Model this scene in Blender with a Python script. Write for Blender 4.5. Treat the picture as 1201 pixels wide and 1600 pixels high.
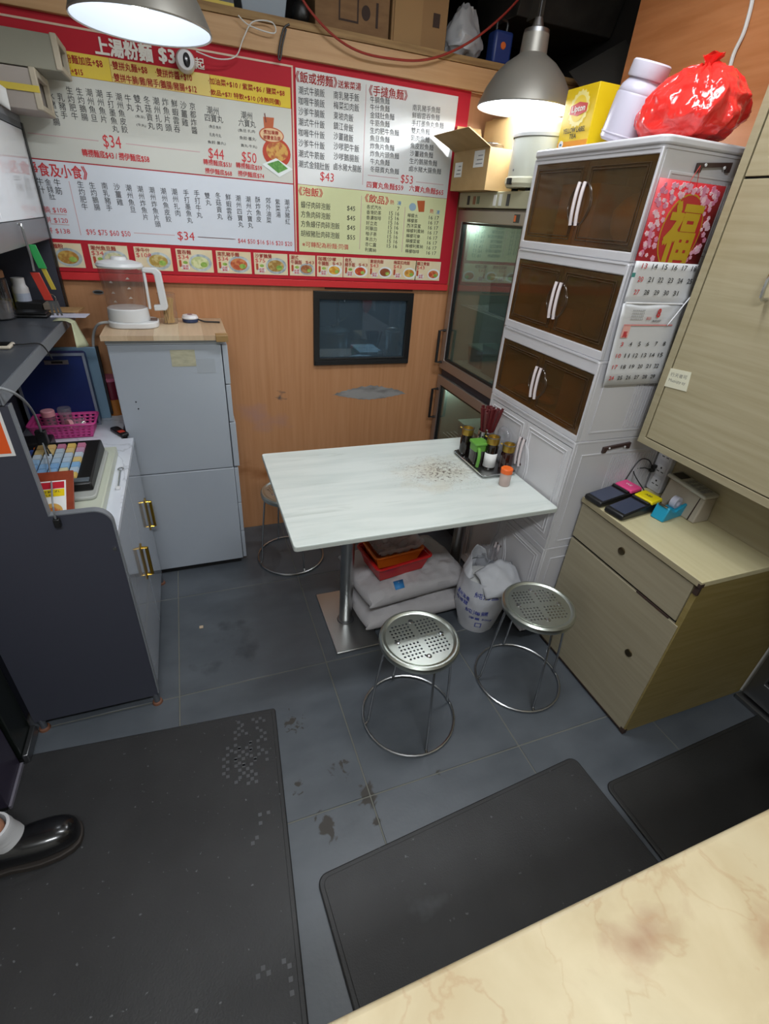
import bpy, bmesh, math, random
from mathutils import Vector, Matrix, noise
random.seed(7)
SC = bpy.context.scene
for o_ in list(bpy.data.objects): bpy.data.objects.remove(o_)
COL = SC.collection
PI = math.pi

# ------------------------------------------------------------------ camera
YAW, PITCH, ROLL, FPX = 0.394972536, 0.547734078, 0.080930276, 752.0
CAM = Vector((0.0, 0.0, 1.65))
_f = Vector((math.sin(YAW)*math.cos(PITCH), math.cos(YAW)*math.cos(PITCH), -math.sin(PITCH)))
_r0 = Vector((math.cos(YAW), -math.sin(YAW), 0)); _u0 = _r0.cross(_f)
_r = math.cos(ROLL)*_r0 + math.sin(ROLL)*_u0
_u = -math.sin(ROLL)*_r0 + math.cos(ROLL)*_u0
cd = bpy.data.cameras.new('camera'); cam = bpy.data.objects.new('camera', cd); COL.objects.link(cam)
cd.sensor_fit = 'VERTICAL'; cd.sensor_height = 36.0; cd.lens = FPX/1600*36.0
cd.clip_start = 0.02
mw = Matrix((( _r.x, _u.x, -_f.x, CAM.x), (_r.y, _u.y, -_f.y, CAM.y), (_r.z, _u.z, -_f.z, CAM.z), (0, 0, 0, 1)))
cam.matrix_world = mw
SC.camera = cam

def hit(px, py, ax, v):
    """photo pixel -> point on the plane x/y/z = v"""
    d = _f + (px-600.5)/FPX*_r - (py-800)/FPX*_u
    k = 'xyz'.index(ax)
    return CAM + d*((v-CAM[k])/d[k])

# ------------------------------------------------------------------ world, lights, exposure
w = bpy.data.worlds.new('world'); SC.world = w; w.use_nodes = True
w.node_tree.nodes['Background'].inputs[0].default_value = (0.75, 0.85, 1.0, 1)
w.node_tree.nodes['Background'].inputs[1].default_value = 0.35
SC.view_settings.view_transform = 'Standard'; SC.view_settings.look = 'None'
SC.view_settings.gamma = 1.0; SC.view_settings.use_curve_mapping = False
SC.view_settings.exposure = 0.12
def area(name, loc, size, power, col, rot=(0, 0, 0)):
    l = bpy.data.lights.new(name, 'AREA'); l.shape = 'RECTANGLE'; l.size, l.size_y = size
    l.energy = power; l.color = col
    o = bpy.data.objects.new(name, l); COL.objects.link(o); o.location = loc; o.rotation_euler = rot
    return o
LAMPS = [((0.85, 1.20, 2.70), 15), ((0.0, -0.50, 2.70), 40)]
for p_, e_ in LAMPS:
    area('ceiling_lamp_light', (p_[0], p_[1], p_[2]-0.012), (0.90, 0.20), e_, (0.93, 0.97, 1.0))

# ------------------------------------------------------------------ materials
def lin(c):
    if isinstance(c, str):
        c = c.lstrip('#'); c = [int(c[i:i+2], 16)/255 for i in (0, 2, 4)]
    return tuple(x/12.92 if x <= 0.04045 else ((x+0.055)/1.055)**2.4 for x in c)
MATS = {}
def mat(name, col, rough=0.5, metal=0.0, col2=None, scale=(8, 8, 8), det=4.0, bump=0.0, bscale=None,
        ramp=(0.35, 0.65), spec=0.5, alpha=1.0, trans=0.0, coat=0.0, emit=None, estr=0.0, rough2=None, dist=0.0, sss=0.0):
    if name in MATS: return MATS[name]
    m = bpy.data.materials.new(name); m.use_nodes = True; nt = m.node_tree; b = nt.nodes['Principled BSDF']
    b.inputs['Base Color'].default_value = (*lin(col), 1); b.inputs['Roughness'].default_value = rough
    b.inputs['Metallic'].default_value = metal; b.inputs['Specular IOR Level'].default_value = spec
    b.inputs['Alpha'].default_value = alpha; b.inputs['Transmission Weight'].default_value = trans
    b.inputs['Coat Weight'].default_value = coat
    if sss: b.inputs['Subsurface Weight'].default_value = sss; b.inputs['Subsurface Scale'].default_value = 0.02
    if emit: b.inputs['Emission Color'].default_value = (*lin(emit), 1); b.inputs['Emission Strength'].default_value = estr
    if col2 or bump or rough2 is not None:
        g = nt.nodes.new('ShaderNodeNewGeometry'); mp = nt.nodes.new('ShaderNodeMapping'); mp.inputs['Scale'].default_value = scale
        nt.links.new(g.outputs['Position'], mp.inputs['Vector'])
        n = nt.nodes.new('ShaderNodeTexNoise'); n.inputs['Scale'].default_value = 1.0; n.inputs['Detail'].default_value = det
        n.inputs['Distortion'].default_value = dist
        nt.links.new(mp.outputs[0], n.inputs['Vector'])
        r = nt.nodes.new('ShaderNodeValToRGB'); r.color_ramp.elements[0].position, r.color_ramp.elements[1].position = ramp
        r.color_ramp.elements[0].color = (*lin(col), 1); r.color_ramp.elements[1].color = (*lin(col2 or col), 1)
        nt.links.new(n.outputs['Fac'], r.inputs['Fac'])
        if col2: nt.links.new(r.outputs[0], b.inputs['Base Color'])
        if rough2 is not None:
            mr = nt.nodes.new('ShaderNodeMapRange'); mr.inputs['From Min'].default_value = ramp[0]; mr.inputs['From Max'].default_value = ramp[1]
            mr.inputs['To Min'].default_value = rough; mr.inputs['To Max'].default_value = rough2
            nt.links.new(n.outputs['Fac'], mr.inputs['Value']); nt.links.new(mr.outputs[0], b.inputs['Roughness'])
        if bump:
            bp = nt.nodes.new('ShaderNodeBump'); bp.inputs['Strength'].default_value = bump; bp.inputs['Distance'].default_value = 0.004
            src = n
            if bscale:
                mp2 = nt.nodes.new('ShaderNodeMapping'); mp2.inputs['Scale'].default_value = bscale
                nt.links.new(g.outputs['Position'], mp2.inputs['Vector'])
                src = nt.nodes.new('ShaderNodeTexNoise'); src.inputs['Scale'].default_value = 1.0; src.inputs['Detail'].default_value = 3
                nt.links.new(mp2.outputs[0], src.inputs['Vector'])
            nt.links.new(src.outputs['Fac'], bp.inputs['Height']); nt.links.new(bp.outputs[0], b.inputs['Normal'])
    MATS[name] = m
    return m

def add_layer(m, col, scale, lo, hi, where=None, rough=None, det=6.0, dist=0.0, vein=0.0):
    """lays another noise-shaped colour (dirt, wear, veins) over a material; where=(cx,cy,cz,rx,ry,rz) keeps it near a spot"""
    nt = m.node_tree; b = nt.nodes['Principled BSDF']; L = nt.links.new
    g = nt.nodes.new('ShaderNodeNewGeometry'); mp = nt.nodes.new('ShaderNodeMapping'); mp.inputs['Scale'].default_value = scale
    L(g.outputs['Position'], mp.inputs['Vector'])
    n = nt.nodes.new('ShaderNodeTexNoise'); n.inputs['Scale'].default_value = 1; n.inputs['Detail'].default_value = det; n.inputs['Distortion'].default_value = dist
    L(mp.outputs[0], n.inputs['Vector'])
    val = n.outputs['Fac']
    if vein:   # thin lines where the noise crosses one half
        s1 = nt.nodes.new('ShaderNodeMath'); s1.operation = 'SUBTRACT'; s1.inputs[1].default_value = 0.5; L(val, s1.inputs[0])
        s2 = nt.nodes.new('ShaderNodeMath'); s2.operation = 'ABSOLUTE'; L(s1.outputs[0], s2.inputs[0])
        s3 = nt.nodes.new('ShaderNodeMapRange'); s3.inputs['From Min'].default_value = 0.0; s3.inputs['From Max'].default_value = vein
        s3.inputs['To Min'].default_value = 0.75; s3.inputs['To Max'].default_value = 0.3; L(s2.outputs[0], s3.inputs['Value']); val = s3.outputs[0]
    if where:
        cx, cy, cz, rx, ry, rz = where
        m2 = nt.nodes.new('ShaderNodeMapping'); m2.inputs['Location'].default_value = (-cx/rx, -cy/ry, -cz/rz); m2.inputs['Scale'].default_value = (1/rx, 1/ry, 1/rz)
        L(g.outputs['Position'], m2.inputs['Vector'])
        ln = nt.nodes.new('ShaderNodeVectorMath'); ln.operation = 'LENGTH'; L(m2.outputs[0], ln.inputs[0])
        fr = nt.nodes.new('ShaderNodeMapRange'); fr.inputs['From Min'].default_value = 0.0; fr.inputs['From Max'].default_value = 1.0
        fr.inputs['To Min'].default_value = 0.22; fr.inputs['To Max'].default_value = -0.35; fr.clamp = False
        L(ln.outputs['Value'], fr.inputs['Value'])
        ad = nt.nodes.new('ShaderNodeMath'); ad.operation = 'ADD'; L(val, ad.inputs[0]); L(fr.outputs[0], ad.inputs[1]); val = ad.outputs[0]
    mr = nt.nodes.new('ShaderNodeMapRange'); mr.inputs['From Min'].default_value = lo; mr.inputs['From Max'].default_value = hi
    L(val, mr.inputs['Value'])
    mx = nt.nodes.new('ShaderNodeMix'); mx.data_type = 'RGBA'
    L(mr.outputs[0], mx.inputs['Factor'])
    bc = b.inputs['Base Color']
    if bc.links: L(bc.links[0].from_socket, mx.inputs['A'])
    else: mx.inputs['A'].default_value = bc.default_value
    mx.inputs['B'].default_value = (*lin(col), 1)
    L(mx.outputs['Result'], bc)
    if rough is not None:
        rs = b.inputs['Roughness']; mxr = nt.nodes.new('ShaderNodeMix'); L(mr.outputs[0], mxr.inputs['Factor'])
        if rs.links: L(rs.links[0].from_socket, mxr.inputs['A'])
        else: mxr.inputs['A'].default_value = rs.default_value
        mxr.inputs['B'].default_value = rough
        L(mxr.outputs['Result'], rs)
    return m

def glass(name, tint, mixf=0.12, rough=0.02, haze=0.0, hazecol='#ffffff'):
    """thin pane: tinted see-through plus a fresnel sheen (and an optional haze)"""
    if name in MATS: return MATS[name]
    m = bpy.data.materials.new(name); m.use_nodes = True; nt = m.node_tree; nt.nodes.clear(); L = nt.links.new
    out = nt.nodes.new('ShaderNodeOutputMaterial'); tr = nt.nodes.new('ShaderNodeBsdfTransparent'); tr.inputs[0].default_value = (*lin(tint), 1)
    gl = nt.nodes.new('ShaderNodeBsdfGlossy'); gl.inputs['Roughness'].default_value = rough
    lw = nt.nodes.new('ShaderNodeLayerWeight'); lw.inputs['Blend'].default_value = 0.5
    pw = nt.nodes.new('ShaderNodeMath'); pw.operation = 'POWER'; pw.inputs[1].default_value = 5.0; L(lw.outputs['Facing'], pw.inputs[0])
    ad = nt.nodes.new('ShaderNodeMath'); ad.operation = 'MULTIPLY_ADD'; ad.use_clamp = True; ad.inputs[1].default_value = 0.9; ad.inputs[2].default_value = 0.03+mixf; L(pw.outputs[0], ad.inputs[0])
    mx = nt.nodes.new('ShaderNodeMixShader'); L(ad.outputs[0], mx.inputs[0]); L(gl.outputs[0], mx.inputs[2])
    if haze:
        df = nt.nodes.new('ShaderNodeBsdfDiffuse'); df.inputs[0].default_value = (*lin(hazecol), 1)
        m2 = nt.nodes.new('ShaderNodeMixShader'); m2.inputs[0].default_value = haze
        L(tr.outputs[0], m2.inputs[1]); L(df.outputs[0], m2.inputs[2]); L(m2.outputs[0], mx.inputs[1])
    else: L(tr.outputs[0], mx.inputs[1])
    L(mx.outputs[0], out.inputs[0]); MATS[name] = m
    return m

# ------------------------------------------------------------------ mesh building
class M:
    def __init__(s): s.v = []; s.f = []
    def add(s, vs, fs):
        k = len(s.v); s.v += [Vector(p) for p in vs]; s.f += [tuple(i+k for i in f) for f in fs]; return s
    def box(s, x0, x1, y0, y1, z0, z1):
        return s.add([(x0, y0, z0), (x1, y0, z0), (x1, y1, z0), (x0, y1, z0), (x0, y0, z1), (x1, y0, z1), (x1, y1, z1), (x0, y1, z1)],
                     [(0, 3, 2, 1), (4, 5, 6, 7), (0, 1, 5, 4), (1, 2, 6, 5), (2, 3, 7, 6), (3, 0, 4, 7)])
    def hexa(s, b, t):   # 4 bottom + 4 top points (same winding, ccw from above)
        return s.add(list(b)+list(t), [(0, 3, 2, 1), (4, 5, 6, 7), (0, 1, 5, 4), (1, 2, 6, 5), (2, 3, 7, 6), (3, 0, 4, 7)])
    def cyl(s, p, q, r0, r1=None, n=16):
        p, q = Vector(p), Vector(q); r1 = r0 if r1 is None else r1
        d = (q-p).normalized(); a = Vector((0, 0, 1)) if abs(d.z) < 0.9 else Vector((1, 0, 0))
        u = d.cross(a).normalized(); v = d.cross(u)
        vs = []
        for c, r in ((p, r0), (q, r1)):
            vs += [c+(u*math.cos(2*PI*i/n)+v*math.sin(2*PI*i/n))*r for i in range(n)]
        fs = [(i, i+n, (i+1) % n+n, (i+1) % n) for i in range(n)] + [tuple(range(n)), tuple(range(2*n-1, n-1, -1))]
        return s.add(vs, fs)
    def lathe(s, c, prof, n=24, axis=None, sx=1.0, sy=1.0):
        """prof = [(r, h)]; points with r=0 at the ends close it"""
        c = Vector(c); rot = Vector((0, 0, 1)).rotation_difference(Vector(axis)).to_matrix() if axis else Matrix.Identity(3)
        vs = []; rings = []
        for r, h in prof:
            if r < 1e-6: rings.append([len(vs)]); vs.append(c+rot@Vector((0, 0, h)))
            else:
                rings.append(list(range(len(vs), len(vs)+n)))
                vs += [c+rot@Vector((r*sx*math.cos(2*PI*i/n), r*sy*math.sin(2*PI*i/n), h)) for i in range(n)]
        fs = []
        for a, b in zip(rings, rings[1:]):
            if len(a) == 1 and len(b) == 1: continue
            for i in range(n):
                j = (i+1) % n
                if len(a) == 1: fs.append((a[0], b[j], b[i])) if False else fs.append((a[0], b[i], b[j]))
                elif len(b) == 1: fs.append((a[i], a[j], b[0]))
                else: fs.append((a[i], a[j], b[j], b[i]))
        return s.add(vs, fs)
    def tube(s, pts, r, n=8, smooth=0, closed=False):
        pts = [Vector(p) for p in pts]
        if smooth: pts = spline(pts, smooth, closed)
        m = len(pts); vs = []; fs = []; up = None
        for i, p in enumerate(pts):
            a = pts[(i-1) % m] if (closed or i > 0) else p; b = pts[(i+1) % m] if (closed or i < m-1) else p
            d = (b-a).normalized()
            if up is None:
                up = Vector((0, 0, 1)) if abs(d.z) < 0.9 else Vector((1, 0, 0))
            u = (up - d*up.dot(d)); u = u.normalized() if u.length > 1e-6 else d.orthogonal().normalized()
            up = u; v = d.cross(u)
            vs += [p+(u*math.cos(2*PI*k/n)+v*math.sin(2*PI*k/n))*r for k in range(n)]
        for i in range(m if closed else m-1):
            for k in range(n):
                a, b = i*n, ((i+1) % m)*n
                fs.append((a+k, a+(k+1) % n, b+(k+1) % n, b+k))
        if not closed: fs += [tuple(range(n-1, -1, -1)), tuple(range((m-1)*n, m*n))]
        return s.add(vs, fs)
    def prism(s, poly, ax, w0, w1):
        mp = {'x': lambda a, b, c: (c, a, b), 'y': lambda a, b, c: (a, c, b), 'z': lambda a, b, c: (a, b, c)}[ax]
        n = len(poly)
        vs = [mp(a, b, w0) for a, b in poly]+[mp(a, b, w1) for a, b in poly]
        return s.add(vs, [tuple(range(n)), tuple(range(2*n-1, n-1, -1))]+[(i, i+n, (i+1) % n+n, (i+1) % n) for i in range(n)])
    def holed(s, ax, o, h, w0, w1):
        """rect frame: outer o=(u0,u1,v0,v1), hole h, from w0 to w1 along ax"""
        mp = {'x': lambda a, b, c: (c, a, b), 'y': lambda a, b, c: (a, c, b), 'z': lambda a, b, c: (a, b, c)}[ax]
        R = lambda q: [(q[0], q[2]), (q[1], q[2]), (q[1], q[3]), (q[0], q[3])]
        vs = [mp(a, b, w) for w in (w0, w1) for q in (o, h) for a, b in R(q)]
        fs = []
        for i in range(4):
            j = (i+1) % 4
            fs += [(i, j, 4+j, 4+i), (8+i, 12+i, 12+j, 8+j), (i, 8+i, 8+j, j), (4+i, 4+j, 12+j, 12+i)]
        return s.add(vs, fs)
    def tray(s, o, i, z0, zb, z1, taper=0.0):
        """open-topped box: outer rect o, inner rect i (u0,u1,v0,v1); taper shrinks the bottom"""
        R = lambda q, t=0: [(q[0]+t, q[2]+t), (q[1]-t, q[2]+t), (q[1]-t, q[3]-t), (q[0]+t, q[3]-t)]
        vs = [(a, b, z0) for a, b in R(o, taper)]+[(a, b, z1) for a, b in R(o)]+[(a, b, z1) for a, b in R(i)]+[(a, b, zb) for a, b in R(i, taper)]
        fs = [(3, 2, 1, 0), (12, 13, 14, 15)]
        for k in range(4):
            j = (k+1) % 4
            fs += [(k, j, 4+j, 4+k), (4+k, 4+j, 8+j, 8+k), (8+k, 8+j, 12+j, 12+k)]
        return s.add(vs, fs)
    def openbox(s, x0, x1, y0, y1, z0, z1, t):
        """shell open to -x"""
        a = M().tray((y0, y1, z0, z1), (y0+t, y1-t, z0+t, z1-t), 0, t, x1-x0)
        return s.add([(x1-p.z, p.x, p.y) for p in a.v], a.f)
    def map(s, fn):
        s.v = [Vector(fn(p)) for p in s.v]; return s
    def sheet(s, fn, nu, nv, thick=None):
        k = len(s.v); s.v += [Vector(fn(i/nu, j/nv)) for j in range(nv+1) for i in range(nu+1)]
        s.f += [(k+j*(nu+1)+i, k+j*(nu+1)+i+1, k+(j+1)*(nu+1)+i+1, k+(j+1)*(nu+1)+i) for j in range(nv) for i in range(nu)]
        return s

def spline(pts, k, closed=False):
    out = []; n = len(pts)
    rng = range(n if closed else n-1)
    for i in rng:
        p0 = pts[(i-1) % n] if closed or i > 0 else pts[0]; p1 = pts[i]; p2 = pts[(i+1) % n]; p3 = pts[(i+2) % n] if closed or i+2 < n else pts[-1]
        for j in range(k):
            t = j/k
            out.append(0.5*((2*p1)+(p2-p0)*t+(2*p0-5*p1+4*p2-p3)*t*t+(3*p1-p0-3*p2+p3)*t**3))
    if not closed: out.append(pts[-1])
    return out

def rrect(x0, x1, y0, y1, r, n=5):
    out = []
    for cx, cy, a in ((x1-r, y0+r, -PI/2), (x1-r, y1-r, 0), (x0+r, y1-r, PI/2), (x0+r, y0+r, PI)):
        out += [(cx+r*math.cos(a+PI/2*i/n), cy+r*math.sin(a+PI/2*i/n)) for i in range(n+1)]
    return out

WM = {}
def O(name, mb, m, parent=None, world=True, bevel=0.0, seg=2, smooth=True, ang=35, kind=None, solid=0.0, sub=0, label=None):
    me = bpy.data.meshes.new(name)
    vs = [Vector(p) for p in mb.v]
    loc = Vector((0, 0, 0))
    if parent is not None and world:
        iv = WM[parent].inverted(); vs = [iv @ p for p in vs]
    elif parent is None and vs:
        xs = [p.x for p in vs]; ys = [p.y for p in vs]; zs = [p.z for p in vs]
        loc = Vector(((min(xs)+max(xs))/2, (min(ys)+max(ys))/2, min(zs))); vs = [p-loc for p in vs]
    me.from_pydata([tuple(p) for p in vs], [], mb.f); me.validate(); 
    bm = bmesh.new(); bm.from_mesh(me); bmesh.ops.recalc_face_normals(bm, faces=bm.faces); bm.to_mesh(me); bm.free()
    me.update()
    if m: me.materials.append(m)
    if smooth:
        me.shade_smooth(); me.set_sharp_from_angle(angle=math.radians(ang))
    o = bpy.data.objects.new(name, me); COL.objects.link(o); o.location = loc
    if parent is not None: o.parent = parent; WM[o] = WM[parent]
    else: WM[o] = Matrix.Translation(loc)
    if solid:
        md = o.modifiers.new('solid', 'SOLIDIFY'); md.thickness = solid; md.offset = 0
    if sub:
        md = o.modifiers.new('sub', 'SUBSURF'); md.levels = sub; md.render_levels = sub
    if bevel:
        md = o.modifiers.new('bevel', 'BEVEL'); md.width = bevel; md.segments = seg; md.limit_method = 'ANGLE'; md.angle_limit = math.radians(40)
    if kind: o['kind'] = kind
    if label: o['label'] = label
    return o
def tag(o, label, cat, group=None):
    o['label'] = label; o['category'] = cat
    if group: o['group'] = group
    return o
def T(name, label, cat, loc=(0, 0, 0), rotz=0.0, group=None, rot=None):
    o = bpy.data.objects.new(name, None); COL.objects.link(o); o.location = loc
    o.rotation_euler = rot or (0, 0, rotz); o.empty_display_size = 0.05
    WM[o] = Matrix.Translation(Vector(loc)) @ o.rotation_euler.to_matrix().to_4x4()
    return tag(o, label, cat, group)
def struct(o): o['kind'] = 'structure'; return o
def box(name, x0, x1, y0, y1, z0, z1, m, parent=None, bevel=0.0, **k):
    return O(name, M().box(x0, x1, y0, y1, z0, z1), m, parent, bevel=bevel, **k)

def blob(c, d, e=2.5, amp=0.02, fr=6.0, seed=0, nu=40, nv=24, ridged=False, flat=None, skew=None):
    """closed super-ellipsoid with creases"""
    mb = M(); c = Vector(c); so = Vector((seed*3.1, seed*7.7, seed*1.3))
    def pw(x, p): return math.copysign(abs(x)**p, x)
    pts = []; 
    for j in range(nv+1):
        ph = -PI/2+PI*j/nv
        for i in range(nu):
            th = 2*PI*i/nu
            p = Vector((d[0]*pw(math.cos(ph), 2/e)*pw(math.cos(th), 2/e), d[1]*pw(math.cos(ph), 2/e)*pw(math.sin(th), 2/e), d[2]*pw(math.sin(ph), 2/e)))
            q = (c+p)*fr+so
            nz = noise.fractal(q, 1.0, 2.0, 4) if not ridged else noise.ridged_multi_fractal(q, 0.9, 2.0, 4, 1.0, 2.0)-1.2
            nn = p.normalized() if p.length > 0 else Vector((0, 0, 1))
            p = p+nn*nz*amp
            if skew: p = Vector(skew(p))
            if flat is not None and p.z < flat: p.z = flat
            pts.append(c+p)
    fs = [(j*nu+i, j*nu+(i+1) % nu, (j+1)*nu+(i+1) % nu, (j+1)*nu+i) for j in range(nv) for i in range(nu)]
    return mb.add(pts, fs)

def pillow(c, lx, ly, h, rot=0.0, seed=0, n=36, wr=0.008, sag=None):
    """filled flat sack, pinched seams"""
    mb = M(); c = Vector(c); R = Matrix.Rotation(rot, 3, 'Z')
    def pt(u, v, side):
        a = max(0.0, (1-abs(u)**3.2))*max(0.0, (1-abs(v)**3.2))
        x = u*lx/2*(1-0.06*abs(v)**2*(1 if abs(v) < .95 else .5)); y = v*ly/2*(1-0.05*(1-abs(u)**2))
        k = noise.fractal(Vector((u*2.2+seed, v*2.2, seed*1.7+side)), 1.0, 2.0, 4)
        k2 = noise.noise(Vector((u*9+seed, v*3, seed)))
        z = side*h/2*a**0.42 + (k*wr*1.6+k2*wr*0.5)*(a**0.3 if a > 0 else 0)*(1 if side > 0 else 0.2)
        p = c+R@Vector((x, y, z))
        if sag: p.z += sag(u, v)
        return p
    for side in (1, -1):
        mb.sheet(lambda s, t: pt(s*2-1, t*2-1, side), n, n)
    return mb

def weld(o, d=0.0005):
    bm = bmesh.new(); bm.from_mesh(o.data); bmesh.ops.remove_doubles(bm, verts=bm.verts, dist=d); bmesh.ops.recalc_face_normals(bm, faces=bm.faces); bm.to_mesh(o.data); bm.free(); o.data.shade_smooth()

# ------------------------------------------------------------------ lettering (flat print), collected and converted at the end
TEXTS = []   # (parent, colour material, string, place(u,v)->world, options)
def text_h(par, m, s, l, r, hgt, place, bold=0.0, off=0):
    """fit the string between l and r (u,v pairs on the surface) with letter height hgt"""
    TEXTS.append(('h', par, m, s, l, r, hgt, place, bold))
def text_v(par, m, s, top, bot, place, bold=0.0, wid=0.95):
    TEXTS.append(('v', par, m, s, top, bot, wid, place, bold))
def flush_text():
    objs = []
    for t in TEXTS:
        c = bpy.data.curves.new('lettering', 'FONT'); c.resolution_u = 2; c.body = t[3] if t[0] == 'h' else '\n'.join(t[3])
        c.space_line = 1.0; c.align_x = 'LEFT' if t[0] == 'h' else 'CENTER'; c.fill_mode = 'FRONT'
        o = bpy.data.objects.new('lettering', c); COL.objects.link(o); objs.append(o)
    bpy.context.view_layer.update(); dg = bpy.context.evaluated_depsgraph_get()
    acc = {}
    for t, o in zip(TEXTS, objs):
        me = bpy.data.meshes.new_from_object(o.evaluated_get(dg)); vs = [v.co.copy() for v in me.vertices]; fs = [tuple(p.vertices) for p in me.polygons]
        bpy.data.meshes.remove(me)
        if not vs: continue
        kind, par, m, s, a, b, h, place, bold = t
        a = Vector(a); b = Vector(b); d = b-a; L = d.length; e = d/L
        if kind == 'h':
            x0 = min(v.x for v in vs); x1 = max(v.x for v in vs); y0 = min(v.y for v in vs); y1 = max(v.y for v in vs)
            nrm = Vector((-e.y, e.x))
            uv = [a+e*((v.x-x0)/(x1-x0)*L)+nrm*(((v.y-y0)/(y1-y0)-0.5)*h) for v in vs]
        else:
            n = len(s); sc = L/max(1, n-1); side = Vector((-e.y, e.x))
            uv = [a+e*((0.36-v.y)*sc)+side*(v.x*sc*h) for v in vs]
        mb = acc.setdefault((par, m), M())
        w_ = bold*(h if kind == 'h' else L/max(1, len(s)-1))*1.1
        pa_, pb_, pc_ = place(a.x, a.y), place(a.x+1e-3, a.y), place(a.x, a.y+1e-3); nn = (pb_-pa_).cross(pc_-pa_).normalized()
        if nn.dot(CAM-pa_) < 0: nn = -nn
        for q_, (dx_, dy_) in enumerate(((0, 0),) if bold < 0.008 else ((w_, w_), (-w_, w_), (w_, -w_), (-w_, -w_)) + (((0, 0),) if bold > .02 else ())):
            mb.add([place(p.x+dx_, p.y+dy_)+nn*(0.00015*q_) for p in uv], fs)
    for o in objs:
        c = o.data; bpy.data.objects.remove(o); bpy.data.curves.remove(c)
    for (par, m), mb in acc.items():
        me = bpy.data.meshes.new('lettering'); iv = WM[par].inverted()
        me.from_pydata([tuple(iv@p) for p in mb.v], [], mb.f); me.materials.append(m); me.update()
        o = bpy.data.objects.new('lettering', me); COL.objects.link(o); o.parent = par; o['kind'] = 'stuff'

# ------------------------------------------------------------------ shared materials
m_wood = mat('orange wood laminate', '#b17d54', 0.45, col2='#bd8a62', scale=(60, 60, 2.5), det=5, ramp=(0.3, 0.7), bump=0.03)
add_layer(m_wood, '#a98073', (5, 5, 7), 0.62, 0.86, where=(0.28, 2.53, 0.68, 0.42, 0.3, 0.42), rough=0.5)
add_layer(m_wood, '#8a5228', (4, 4, 9), 0.60, 0.90, where=(0.3, 2.53, 0.35, 1.2, 0.3, 0.3))
add_layer(m_wood, '#4c4a4e', (16, 16, 40), 0.66, 0.80, where=(0.40, 2.53, 0.80, 0.13, 0.2, 0.13))
m_woodr = mat('warm wood laminate', '#a96c40', 0.45, col2='#b67a4e', scale=(4, 4, 40), det=5)
m_tile = mat('slate floor tile', '#484d53', 0.36, col2='#565b61', scale=(5, 9, 5), det=6, ramp=(0.3, 0.72), bump=0.05, bscale=(90, 90, 90), rough2=0.46)
for sx_, sy_, rx_, ry_, fr_, lo_ in ((0.205, 0.757, 0.085, 0.11, 22, 0.52), (0.36, 0.79, 0.085, 0.13, 20, 0.53), (0.365, 0.72, 0.05, 0.06, 40, 0.56), (0.29, 0.93, 0.10, 0.11, 34, 0.60), (0.18, 1.14, 0.11, 0.14, 40, 0.62), (0.14, 0.90, 0.06, 0.10, 40, 0.62), (0.617, 0.80, 0.06, 0.06, 45, 0.60)):
    add_layer(m_tile, '#37332f', (fr_, fr_, fr_), lo_, lo_+0.08, where=(sx_, sy_, 0, rx_, ry_, 1), rough=0.65, det=8, dist=0.8)
add_layer(m_tile, '#363a3f', (9, 9, 9), 0.62, 0.82, where=(0.0, 1.6, 0, 0.5, 0.5, 1), rough=0.3)
m_grout = mat('grout', '#6b6b64', 0.9)
m_plaster = mat('painted wall', '#d2d0c8', 0.8)
m_ceil = mat('ceiling board', '#dcdbd6', 0.9)
m_dark = mat('shade-dark board', '#1d1b1a', 0.85)  # near-black base colour stands in for shade in the loft and corner
m_steel = mat('brushed steel', '#b4b5b4', 0.3, 1.0, bump=0.02, scale=(3, 200, 200))
m_steeld = mat('dull steel', '#8d8e90', 0.38, 1.0)
m_chrome = mat('chrome', '#c8cacc', 0.14, 1.0)
m_alu = mat('aluminium frame', '#a9a19c', 0.42, 0.85)
m_black = mat('black plastic', '#141415', 0.4)
m_blackm = mat('matt black', '#0d0d0e', 0.75)
m_white = mat('white plastic', '#d6d6d8', 0.32)
m_paper = mat('white paper', '#dcdcda', 0.85)
m_ink = mat('dark print', '#2b2b30', 0.8)
m_redink = mat('red print', '#c8363c', 0.8)
m_dkred = mat('dark red print', '#a01f1c', 0.8)
m_gold = mat('brass', '#c09a3e', 0.28, 1.0)
m_cable = mat('white cable', '#c9c9c6', 0.45)
m_cord = mat('black cable', '#1b1b1c', 0.5)

# ------------------------------------------------------------------ structure
floor = struct(box('floor', -1.6, 2.3, -1.9, 2.75, -0.10, -0.0022, m_grout))
TX, TY, X0, Y0 = 0.588, 0.592, -0.222, 1.985
g = 0.0022
for i in range(-3, 5):
    for j in range(-6, 2):
        xa, xb = max(X0+TX*i, -1.5)+g, min(X0+TX*(i+1), 2.04)-g
        ya, yb = max(Y0+TY*j, -1.8)+g, min(Y0+TY*(j+1), 2.53)-g
        if xb-xa > 0.02 and yb-ya > 0.02:
            box('tile', xa, xb, ya, yb, -0.008, 0.0, m_tile, floor, bevel=0.0012, seg=1)
BY = 2.53
WX0, WX1, WZ0, WZ1 = 0.588, 1.106, 0.973, 1.31
struct(O('wall_back', M().holed('y', (-1.5, 2.05, 0, 2.155), (WX0, WX1, WZ0, WZ1), BY, BY+0.06), m_wood))
struct(box('wall_left', -1.6, -1.5, -1.8, 3.3, 0, 2.75, m_plaster))
struct(box('wall_front', -1.5, 2.05, -1.9, -1.8, 0, 2.75, m_plaster))
struct(box('wall_right', 2.05, 2.15, -1.8, 3.3, 0, 2.75, m_plaster))
struct(box('wall_pier', 1.742, 2.05, 1.287, 2.08, 0, 2.75, m_woodr))
struct(box('ceiling', -1.6, 2.15, -1.9, 3.4, 2.75, 2.85, m_ceil))
struct(box('wall_loft', -1.6, 2.05, 3.3, 3.4, 0, 2.75, m_dark))
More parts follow.
